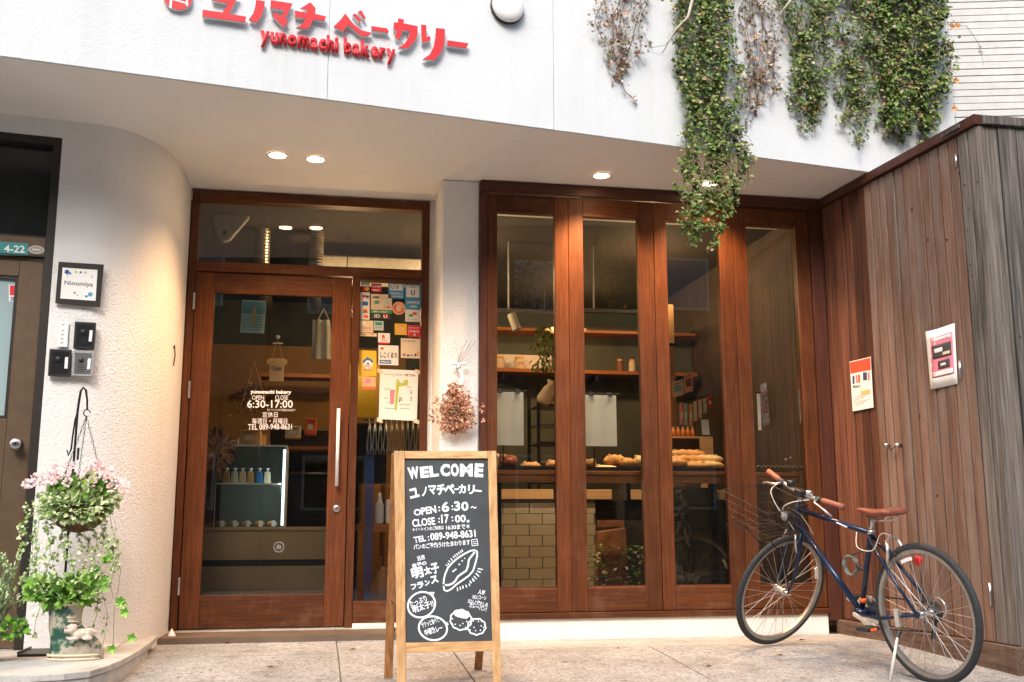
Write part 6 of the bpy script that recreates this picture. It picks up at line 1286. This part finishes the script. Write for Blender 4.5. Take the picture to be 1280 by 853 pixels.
# drive train on the far side
MB().lathe([(.085,-.002),(.088,0),(.085,.002)], BBp-L_*.045, 36, H_, U_, L_).build('chainring', 'steel', bk)
for s_, a_ in ((1, -.35), (-1, 2.79)):
    d_ = H_*math.cos(a_)*-1+U_*math.sin(a_)*1; e_ = BBp+L_*(.055*s_)+d_*.165; c_ = MB().bar(BBp+L_*.055*s_, e_, .022, .013, L_).build('crank', 'brushed', bk, bevel=.003)
    MB().obox(e_+L_*(.055*s_), H_, L_, U_, -.045, .045, -.038, .038, -.011, .011).build('pedal', 'black', bk, bevel=.004); MB().obox(e_+L_*(.055*s_), H_, L_, U_, -.047, -.0455, -.02, .02, -.007, .007).build('pedal_reflector', 'orange', bk); MB().tube([e_-L_*.01*s_, e_+L_*.03*s_], .007, 8).build('pedal_axle', 'steel', bk)
MB().lathe([(.05,-.012),(.05,-.010),(.035,.0),(.022,.012)], -L_*.045+RH, 30, H_, U_, L_).build('sprocket_stack', 'dark_metal', bk)
mb = MB(); c1, c2 = BBp-L_*.045, RH-L_*.045
MB().tube([c1+U_*.086, c2+U_*.045], .004, 5).tube([c1-U_*.086, T(.02,-.045,-.10)], .004, 5).build('chain', 'dark_metal', bk, kind='stuff')
MB().tube([T(.0,-.055,-.02), T(.015,-.06,-.06), T(.03,-.05,-.13)], .011, 8).build('rear_derailleur', 'black', bk, smooth=True)
MB().tube([T(-.02,-.06,-.03)+H_*(-.05*math.sin(t))+U_*(.05-.05*math.cos(t)) for t in [k*.35 for k in range(12)]], .004, 6).build('derailleur_guard', 'brushed', bk, smooth=True)
# kickstand to the left, small parts
ks = T(.13,.06,-.07); kg = T(.10,.19,-.3); kg.z = ground(0, kg.y)+.004
MB().obox(T(.13,.062,-.02), H_, L_, U_, -.014, .016, -.008, .010, -.05, .04).build('stand_bracket', 'brushed', bk, bevel=.004); MB().tube([ks-U_*.02, lerp(ks,kg,.2)], .011, 8).build('stand_joint', 'black', bk); MB().tube([lerp(ks,kg,.18), kg], .0068, 10).build('kickstand', 'ac_white', bk, smooth=True)
MB().lathe([(.024,0),(.026,.008),(.02,.016)], T(.075,-.0,.245)-L_*.06, 18, L_, U_, -H_).build('rear_reflector', 'reflector_red', bk, smooth=True)
mb = MB(); c_ = lerp(BBp, SC, .62)+L_*.02+H_*.10
pts = []
for k in range(70): t = k*math.tau*3/70; pts.append(c_+(H_*.6+L_*.1).normalized()*(.042+.004*math.sin(k*.7))*math.cos(t)+U_*(.05*math.sin(t))+L_*(.006*math.sin(t*.33+1)+.004*math.cos(k*1.3)))
MB().tube(pts, .0062, 7, closed=True).build('coiled_lock', 'coil', bk, smooth=True); MB().tube([c_-H_*.045, lerp(BBp,SC,.55)], .010, 8).build('lock_body', 'black', bk, smooth=True)
MB().tube([c_+U_*.05, SC-U_*.06+L_*.015], .004, 6).build('lock_strap', 'black', bk)

# ================================================================== DRIED BOUQUET
BP = Board((0,-.045,0), (0,-1,0)); q0 = BP.p(568, 487); db = thing('dried_bouquet', 'dried flower bouquet with white ribbon hanging head down on the pillar', 'bouquet', BP.p(568,542)); random.seed(31)
mb = MB(); m2 = MB()
for k in range(46):
    tx, ty = random.gauss(568, 11), random.uniform(495, 530); p = BP.p(tx, ty)+V3(0,random.uniform(-.035,.02),0); mb.tube([q0, lerp(q0,p,.5), p], .0014, 4, cap=False)
mb.build('stalks', 'stem_brown', db, kind='stuff'); mb = MB()
for k in range(430):
    v = random.random()**.7; ty = 478+v*62; hw = 5+24*math.sin(min(1,v*1.05)*math.pi*.62); 
    if v > .8: hw *= (1-(v-.8)*3.2)
    c_ = BP.p(569+random.gauss(0,.50)*hw, ty+random.gauss(0,2))+V3(0, random.uniform(-.06,.03)*min(1,hw/18), 0)
    for j in range(4):
        d_ = V3(random.uniform(-1,1), random.uniform(-1,.2), random.uniform(-1,.6)); mb.leaf(c_, d_, V3(0,-1,.3), random.uniform(.012,.028), random.uniform(.007,.014), .3)
mb.build('dried_flowers', 'petal_dried', db, kind='stuff')
mb = MB()
for k in range(70): a = random.uniform(-.35,.35); p = BP.p(568+random.gauss(0,7), 512); mb.tube([p, p+V3(a*.08,random.uniform(-.01,.01),-.08-random.random()*.07)], .0009, 3, cap=False)
mb.build('grass_tips', 'bread_pale', db, kind='stuff')
for (x0, y0, x1, y1) in ((573,455,577,433),(571,455,583,426),(573,456,590,425),(575,455,594,427),(572,457,587,431),(570,455,580,440)): MB().tube([BP.p(x0,y0+8), BP.p(x0,y0), BP.p(x1,y1)+V3(0,-.01,0)], [.0018,.0016,.001], 5).build('stem_end', 'stem_brown', db)
MB().strip([BP.p(574,462,.02), BP.p(577,470,.025), BP.p(576,478,.028), BP.p(573,489,.03)], .022, V3(0,-1,0), .0).build('ribbon_tail', 'white', db, smooth=True)
MB().lathe([(.016,-.02),(.018,0),(.016,.02)], BP.p(573,458), 14).build('ribbon_wrap', 'white', db, smooth=True)
for s_ in (1,-1): MB().ball(BP.p(573+s_*5.5,455,.012), .024, .006, .011).build('ribbon_loop', 'white', db, smooth=True)
MB().tube([BP.p(573,452), BP.p(572,432,-.03), BP.p(571,428,-.04)], .0008, 4).build('hanging_thread', 'stem_brown', db)

# ================================================================== HANGING BASKET ON ITS HOOK
HY = -.95; HP = Board((0,HY,0), (0,-1,0)); hp = lambda x, y, l=0: HP.p(x, y, l)
hs_ = thing('basket_stand', 'thin black shepherd hook stand at the side door corner', 'stand', atz(80,815,SZ))
pb = hp(76.5, 812); pb.z = SZ; pt = hp(97, 515)
arc = [pb, hp(79,760), hp(84,680), hp(90.5,600), pt, hp(99,500), hp(101,489), hp(104,484.5), hp(107.5,488), hp(109,500), hp(109,513)]
MB().tube(arc, [.006]*8+[.006,.005,.0045], 8).build('pole', 'black_iron', hs_, smooth=True); MB().tube([hp(109,513)+V3(math.cos(t)*.016,0,math.sin(t)*.018-.014) for t in [k*.45 for k in range(12)]], .003, 6).build('ring_hook', 'black_iron', hs_, smooth=True)
MB().tube([hp(97,515), hp(94,525), hp(91,545), hp(89,562), hp(85,570), hp(84,563)], .0045, 6).build('side_curl', 'black_iron', hs_)
MB().tube([hp(97,575), hp(98,560)], .006, 8).build('joint_sleeve', 'black', hs_)
random.seed(12)
hk_ = hp(108, 521); cB = hp(99, 632); hbk = thing('hanging_basket', 'coir lined hanging basket of pale pink flowers and trailing variegated ivy', 'flower basket', cB-V3(0,0,.14))
RB = .155
for k in range(3):
    a = math.radians(90+120*k+20); e_ = cB+V3(math.cos(a)*RB*.95, math.sin(a)*RB*.95, .0); n = 26; ch = MB()
    for i in range(n):
        c_ = lerp(hk_, e_, (i+.5)/n); d_ = (e_-hk_).normalized(); s1 = d_.cross(V3(0,1,0) if i % 2 else V3(1,0,.2)).normalized()
        ch.tube([c_+d_*math.cos(t)*.010+s1*math.sin(t)*.005 for t in [j*math.tau/6 for j in range(6)]], .0014, 4, closed=True)
    ch.build('chain', 'black_iron', hbk, kind='stuff')
MB().lathe([(.01,-.135),(.06,-.125),(.11,-.09),(.14,-.04),(RB,.0),(RB-.01,.0),(.10,-.05)], cB, 26).build('coir_liner', 'coir', hbk, smooth=True)
MB().tube([cB+V3(math.cos(t)*RB*1.02, math.sin(t)*RB*1.02, .0) for t in [k*math.tau/28 for k in range(28)]], .004, 6, closed=True).build('wire_rim', 'black_iron', hbk)
MB().ball(cB, RB*.93, RB*.93, .02).build('soil', 'coir', hbk)
def leafclump(mb, c_, rx, ry, rz, n, L, W, up=.3, droop=0):
    for k in range(n):
        a, b_, r_ = random.uniform(0,6.28), random.uniform(-1,1), random.random()**.4
        o = V3(math.cos(a)*math.sqrt(1-b_*b_), math.sin(a)*math.sqrt(1-b_*b_), b_); p = c_+V3(o.x*rx, o.y*ry, o.z*rz)*r_
        mb.leaf(p, o+V3(random.uniform(-.6,.6), random.uniform(-.6,.6), random.uniform(-.5,.5)+up-droop), o+V3(0,-.6,.5), L*random.uniform(.6,1.2), W*random.uniform(.6,1.2), .2)
mb = MB(); leafclump(mb, cB+V3(0,0,.03), .19, .17, .075, 900, .030, .026); leafclump(mb, cB+V3(-.08,-.05,-.01), .10, .12, .07, 260, .026, .022, 0, .3); leafclump(mb, cB+V3(.05,-.1,-.03), .11, .08, .06, 260, .028, .024, 0, .3); leafclump(mb, cB+V3(-.03,-.13,-.02), .14, .05, .06, 300, .028, .024, 0, .3); mb.build('variegated_leaves', 'leaf_pale', hbk, kind='stuff')
mb = MB(); leafclump(mb, cB+V3(.02,0,.08), .13, .12, .05, 170, .055, .05); mb.build('geranium_leaves', 'leaf_fresh', hbk, kind='stuff')
mb = MB()
for k in range(52):
    c_ = hp(random.uniform(40,155), 0) if 0 else None
    px, py = random.choice([(43,605),(55,598),(65,600),(72,592),(80,590),(86,582),(95,590),(104,596),(112,590),(120,587),(128,592),(135,598),(143,602),(150,608),(158,612),(146,612),(118,600),(60,606),(132,588),(92,600)])
    c_ = hp(px+random.gauss(0,3), py+random.gauss(0,3.5))+V3(0, random.uniform(-.13,.12), 0)
    for j in range(20):
        o = V3(random.gauss(0,1), random.gauss(0,1), random.gauss(0,1)).normalized(); mb.leaf(c_+o*.012, o+V3(0,-.3,.4), o, .018, .017, .15)
mb.build('pink_blossoms', 'petal_pink', hbk, kind='stuff')
def trailer(parent, p0, p1, n=7, leafn=26, mat='leaf_pale', L=.02, wob=.02, nm='trailing_stem'):
    pts = [lerp(p0, p1, i/n)+V3(math.sin(i*1.3+p0.x*40)*wob, random.uniform(-wob,wob), 0) for i in range(n+1)]; pts[0] = p0
    s_ = MB().tube(pts, .0011, 4, cap=False).build(nm, 'stem_green', parent); mb = MB()
    for k in range(leafn):
        t = random.random(); i = min(int(t*n), n-1); c_ = lerp(pts[i], pts[i+1], t*n-i)
        for j in range(3): mb.leaf(c_+V3(random.gauss(0,.006),random.gauss(0,.006),random.gauss(0,.006)), V3(random.uniform(-1,1), random.uniform(-1,.5), random.uniform(-.6,.6)), V3(0,-1,.4), L*random.uniform(.6,1.15), L*.85, .15)
    mb.build('ivy_leaves', mat, s_, kind='stuff'); return s_
for (x0, y0, x1, y1, n_) in ((45,625,26,700,16),(50,630,30,735,20),(58,632,36,760,22),(64,640,55,770,18),(75,650,72,745,18),(85,655,92,740,18),(96,655,84,752,14),(108,655,110,735,16),(118,650,122,765,18),(126,645,116,790,16),(134,640,140,735,20),(142,630,148,745,20),(146,625,143,700,14),(52,640,44,800,16),(128,655,131,815,10),(38,632,22,690,14),(68,655,62,715,14),(103,662,100,715,12)):
    trailer(hbk, hp(x0,y0)+V3(0,random.uniform(-.1,.05),0), hp(x1,y1)+V3(0,random.uniform(-.1,.05),0), leafn=n_)
# ================================================================== BOOT PLANTER
bc = atz(78, 825, SZ); BY = bc.y; bt = thing('boot_planter', 'green and cream ceramic boot planter full of leafy green plants', 'planter', bc)
SC_B = .90
secs_ = [(0,.066,.138,.072),(.012,.066,.142,.076),(.04,.066,.141,.077),(.07,.062,.136,.075),(.10,.052,.124,.071),(.128,.036,.108,.068),(.152,.016,.092,.067),(.18,.002,.082,.068),(.22,.0,.082,.070),(.285,.0,.090,.078),(.30,.0,.094,.082),(.305,.0,.084,.072),(.26,.0,.074,.062)]
mb = MB(); n = 26
for (z, cx, rx, ry) in secs_:
    for j in range(n): t = math.tau*j/n; mb.v.append(bc+V3((cx+rx*math.cos(t)*(1 if math.cos(t) > 0 or z > .1 else .95)), ry*math.sin(t), z)*SC_B)
for i in range(len(secs_)-1):
    for j in range(n): mb.f.append((i*n+j, i*n+(j+1)%n, (i+1)*n+(j+1)%n, (i+1)*n+j))
mb.f.append(tuple(range(n)))
mb.build('boot_body', 'boot_glaze', bt, smooth=True)
mb = MB()
for k in range(2): mb.tube([bc+V3((.062+.137*math.cos(t)), .077*math.sin(t), .008+.02*k)*SC_B for t in [j*math.tau/30 for j in range(30)]], .006, 6, closed=True)
mb.build('sole_welt', 'cream', bt, kind='stuff')
MB().tube([bc+V3(.095*math.cos(t), .083*math.sin(t), .292)*SC_B for t in [j*math.tau/26 for j in range(26)]], .009, 6, closed=True).build('rolled_cuff', 'cream', bt, smooth=True)
for k in range(4): MB().tube([bc+V3(.02+.008*k,-.068,.225-.022*k)*SC_B, bc+V3(.066+.008*k,-.045,.220-.022*k)*SC_B], .004, 6).build('lace', 'cream', bt, smooth=True)
MB().ball(bc+V3(0,0,.26), .075, .065, .015).build('soil', 'coir', bt)
random.seed(41); mb = MB(); leafclump(mb, bc+V3(-.01,0,.305), .12, .09, .055, 210, .05, .044, .35); leafclump(mb, bc+V3(.07,-.02,.345), .10, .08, .05, 110, .046, .04, .4); leafclump(mb, bc+V3(-.11,-.02,.33), .07, .07, .05, 70, .046, .04, .3); leafclump(mb, bc+V3(-.02,-.06,.285), .10, .04, .03, 50, .044, .038, -.2); mb.build('green_leaves', 'leaf_fresh', bt, kind='stuff')
mb = MB(); leafclump(mb, bc+V3(0,-.04,.335), .17, .09, .07, 120, .028, .024); mb.build('pale_leaves', 'leaf_pale', bt, kind='stuff')
trailer(bt, bc+V3(.10,-.02,.36), at(146,655+25,BY)+V3(0,0,-.02), 6, 6, 'leaf_fresh', .035, .004, 'arching_stem'); 
MB().tube([at(124,688,BY), at(137,692,BY), at(146,700,BY), at(151,712,BY), at(148,735,BY), at(143,760,BY), at(141,815,BY)], .0014, 5).build('arching_stem', 'stem_green', bt, smooth=True)
for (x, y) in ((153,755),(165,798),(150,752),(140,812),(156,766)):
    mb = MB(); c_ = at(x, y, BY)
    for j in range(5): mb.leaf(c_, V3(math.cos(j*1.26), -.3, math.sin(j*1.26)), V3(0,-1,.3), .03, .024, .15)
    mb.build('leaf_cluster', 'leaf_fresh', bt, kind='stuff')
MB().tube([at(141,815,BY), at(152,805,BY), at(165,798,BY)], .0012, 4).build('runner_stem', 'stem_green', bt)
# puppy figure lying on the boot toe
pc = bc+V3(.085,-.075,.118); pp_ = thing('puppy_figure', 'small cream ceramic puppy figure lying on the boot toe', 'figurine', pc-V3(0,0,.03)); mb = MB()
for (x, y, z, rx, ry, rz) in ((.01,0,.010,.062,.032,.030),(.05,.0,.012,.035,.033,.032),(-.045,-.008,.038,.034,.030,.029),(-.068,-.024,.030,.020,.016,.014),(-.03,-.03,-.014,.034,.012,.011),(-.052,.016,-.012,.03,.012,.011),(.05,-.028,-.014,.03,.014,.012),(.078,.0,.02,.02,.012,.012),(-.022,-.022,.046,.012,.009,.022),(-.048,.020,.048,.013,.009,.022)): mb.ball(pc+V3(x,y,z)*.8, rx*.8, ry*.8, rz*.8, 12, 8)
po = mb.build('puppy_body', 'puppy', pp_, smooth=True); rm = po.modifiers.new('join', 'REMESH'); rm.mode = 'VOXEL'; rm.voxel_size = .003; rm.use_smooth_shade = True
MB().ball(pc+V3(-.086,-.034,.033)*.8, .0055, .0045, .0045, 8, 6).build('nose', 'black', pp_)
for d in (V3(-.066,-.036,.046), V3(-.072,-.012,.048)): MB().ball(pc+d*.8, .0032, .0032, .0032, 8, 6).build('eye', 'black', pp_)
# dark tray behind the boot
tq = atz(52, 818, SZ); t = thing('plant_tray', 'dark square slate tray on the step beside the boot planter', 'tray', tq); box('base', 'dark_metal', t, tq.x-.09, tq.x+.10, tq.y-.10, tq.y+.14, SZ+.001, SZ+.014, bevel=.003)
for d in ((tq.x-.09,tq.x-.082,tq.y-.10,tq.y+.14),(tq.x+.092,tq.x+.10,tq.y-.10,tq.y+.14)): box('lip', 'dark_metal', t, *d, SZ+.0145, SZ+.024)
# lavender at the left edge
LY = -1.15; random.seed(17); lb_ = at(-22, 800, LY); t = thing('lavender_plant', 'pale lavender like plant with upright bud spikes at lower left edge', 'plant', V3(lb_.x, LY, SZ))
MB().lathe([(.07,0),(.095,.12),(.10,.12),(.10,.14),(.085,.14)], V3(lb_.x-.03,LY,SZ), 20).build('pot', 'coir', t, smooth=True); mb = MB(); m2 = MB(); m3 = MB()
for k in range(75):
    b0_ = V3(lb_.x+random.gauss(0,.05), LY+random.gauss(0,.04), SZ+.12); e_ = at(random.gauss(2,10), random.uniform(695,760), LY)+V3(0,random.uniform(-.08,.08),0); mb.tube([b0_, lerp(b0_,e_,.6)+V3(.01,0,.01), e_], .0014, 4, cap=False)
    for j in range(9):
        c_ = lerp(b0_, e_, random.uniform(.15,.95)); m2.leaf(c_, (e_-b0_).normalized()+V3(random.uniform(-.7,.7),random.uniform(-.7,.7),0), V3(0,-1,.2), .035, .007, .1)
    for j in range(5): m3.leaf(lerp(b0_,e_,.96)+V3(0,0,j*.006), V3(random.uniform(-.7,.7),random.uniform(-.7,.7),.9), V3(0,-1,.2), .013, .009, .2)
mb.build('stems', 'stem_green', t, kind='stuff'); m2.build('needle_leaves', 'lavender_leaf', t, kind='stuff'); m3.build('buds', 'petal_pink' if 0 else 'leaf_pale', t, kind='stuff')
mb = MB(); leafclump(mb, at(17,786,LY), .06, .05, .035, 80, .035, .03); mb.build('low_leaves', 'leaf_fresh', t, kind='stuff')

# ================================================================== CREEPERS ON THE FASCIA
def creeper(lb, cl, nleaf, mat, seed, stems=8, size=.019, hang=0.0):
    """cl: list of (y, x_left, x_right, depth) down the picture; leaves are strewn through that volume on real stems"""
    random.seed(seed); t = thing('creeper', lb, 'creeper', FB.p((cl[-1][1]+cl[-1][2])/2, cl[-1][0]), 'creepers hanging down the white fascia')
    ys_ = [c_[0] for c_ in cl]; tab = lambda i: [(c_[0], c_[i]) for c_ in cl]
    tl_, tr_, td_ = tab(1), tab(2), tab(3)
    mbs = MB(); paths = []
    for s_ in range(stems):
        u = (s_+.5)/stems+random.uniform(-.05,.05); ph = random.uniform(0,6); yend = lerp(ys_[0], ys_[-1], random.uniform(.72,1.0)); pth = []
        n = 16
        for i in range(n+1):
            y = lerp(ys_[0], yend, i/n); l_, r_ = interp(y, tl_), interp(y, tr_); x = lerp(l_, r_, u)+math.sin(i*.8+ph)*(r_-l_)*.09
            pth.append((x, y, interp(y, td_)*random.uniform(.25,.8)))
        paths.append(pth); mbs.tube([FB.p(*q) for q in pth], .0022, 5, cap=False)
    mbs.build('stems', 'stem_brown', t, kind='stuff'); mb = MB()
    for k in range(nleaf):
        pth = random.choice(paths); f_ = random.random()*(len(pth)-1); i = int(f_); q = [lerp(pth[i][j], pth[i+1][j], f_-i) for j in range(3)]
        l_, r_ = interp(q[1], tl_), interp(q[1], tr_); w_ = (r_-l_)/stems
        # clumps: density swells and thins along every stem
        if random.random() < .8*(.5+.5*math.sin(q[1]*.16+pth[0][0])): continue
        x = q[0]+random.gauss(0, w_*.6+1.0); d = max(.004, q[2]+random.gauss(0,.022)); p = FB.p(x, q[1]+random.gauss(0,2), d)
        L = size*random.choice((.6,.8,.9,1.1,1.3,1.7))
        mb.leaf(p, FU*random.uniform(-1,1)+FN*random.uniform(-.2,.9)+Z*random.uniform(-1,.35), FN+Z*random.uniform(.0,.8)+FU*random.uniform(-.5,.5), L, L*.85, random.uniform(.1,.35))
    mb.build('leaves', mat, t, kind='stuff')
    for s_ in range(stems//2):
        x = random.uniform(cl[-2][1], cl[-2][2]); y = cl[-1][0]-random.uniform(0,30); 
    return t
creeper('thin brownish creeper at the left, hooked at its end, nearest the wall light', [(-60,748,806,.07),(0,745,806,.07),(40,743,804,.07),(65,752,800,.05),(75,757,785,.04),(100,755,776,.04),(118,762,784,.03),(130,780,800,.02)], 1400, 'vine_red', 51, 7, .019)
t = creeper('longest creeper, green, hanging below the soffit before the third window leaf', [(-60,838,903,.12),(0,838,905,.12),(60,840,908,.13),(120,843,908,.13),(180,848,920,.14),(240,850,925,.15),(270,847,918,.13),(306,850,900,.10),(326,856,888,.05)], 12500, 'vine_green', 52, 12, .022)
creeper('thin reddish creeper just right of the longest one', [(-60,918,978,.07),(0,920,976,.07),(60,924,970,.07),(100,928,966,.06),(140,924,955,.05),(172,916,946,.03)], 1700, 'vine_red', 53, 7, .020)
creeper('green creeper tapering to a reddish tip, third from the right corner', [(-60,972,1040,.10),(0,975,1038,.10),(60,980,1034,.10),(110,986,1030,.09),(150,992,1024,.06),(194,1000,1014,.03)], 5200, 'vine_green', 54, 8, .021)
creeper('narrow green creeper left of the widest one', [(-60,1036,1092,.09),(0,1036,1092,.09),(60,1044,1090,.09),(110,1047,1086,.08),(150,1046,1084,.06),(190,1056,1080,.03)], 4400, 'vine_green', 55, 7, .021)
creeper('widest dense green creeper at the right end of the fascia', [(-60,1082,1164,.15),(0,1084,1166,.15),(60,1088,1170,.15),(120,1092,1170,.14),(160,1094,1166,.11),(185,1104,1162,.07),(200,1112,1150,.03)], 15000, 'vine_green', 56, 14, .023)
dw = thing('driftwood_twig', 'pale bare twig curving out from the long creeper near the picture top', 'twig', FB.p(820,74)); 
MB().tube([FB.p(855,-20,.1), FB.p(851,15,.14), FB.p(845,35,.15), FB.p(831,50,.13), FB.p(820,74,.08)], [.011,.010,.008,.006,.002], 7).build('twig_arm', 'driftwood', dw, smooth=True); MB().tube([FB.p(845,35,.15), FB.p(838,46,.10), FB.p(828,60,.04), FB.p(812,62,.02), FB.p(801,40,.02)], [.004,.0025,.0015,.0015,.001], 5).build('twig_arm', 'stem_brown', dw, smooth=True)
dw = thing('driftwood_twig', 'pale bare twig arching beside the reddish creeper at the picture top', 'twig', FB.p(960,34)); MB().tube([FB.p(981,-20,.10), FB.p(977,5,.14), FB.p(970,16,.15), FB.p(958,33,.12)], [.009,.010,.008,.003], 7).build('twig_arm', 'driftwood', dw, smooth=True); MB().tube([FB.p(981,-20,.10), FB.p(955,-10,.12), FB.p(948,10,.1)], [.006,.005,.002], 6).build('twig_arm', 'driftwood', dw, smooth=True)
dw = thing('loose_sprig', 'thin loose sprig with orange leaves sticking out past the fascia end', 'sprig', FB.p(1190,95)); MB().tube([FB.p(1176,42,.1), FB.p(1186,45,.16), FB.p(1196,70,.2), FB.p(1202,96,.2)], [.002,.0018,.0015,.001], 5).build('sprig_stem', 'stem_brown', dw)
for (x, y) in ((1180,42),(1173,43),(1178,110),(1176,145)):
    mb = MB(); c_ = FB.p(x, y, .12)
    for j in range(4): mb.leaf(c_, FU*math.cos(j*1.6)+Z*math.sin(j*1.6)+FN*.3, FN, .03, .026, .2)
    mb.build('orange_leaves', 'bread_gold', dw, kind='stuff')
mb = MB(); c_ = FB.p(1197,79,.2)
for j in range(6): mb.leaf(c_+Z*(.01*j-.03), FU*math.cos(j*2.6)+Z*math.sin(j*1.6)+FN*.3, FN, .025, .012, .2)
mb.build('dark_leaves', 'vine_red', dw, kind='stuff')
# long thin tendril between the creepers
td = thing('loose_tendril', 'thin bare tendril crossing the white wall between two creepers', 'tendril', FB.p(990,135)); MB().tube([FB.p(960,90,.03), FB.p(968,105,.03), FB.p(978,118,.02), FB.p(990,135,.03), FB.p(996,140,.04)], .0022, 5).build('tendril_stem', 'stem_brown', td)
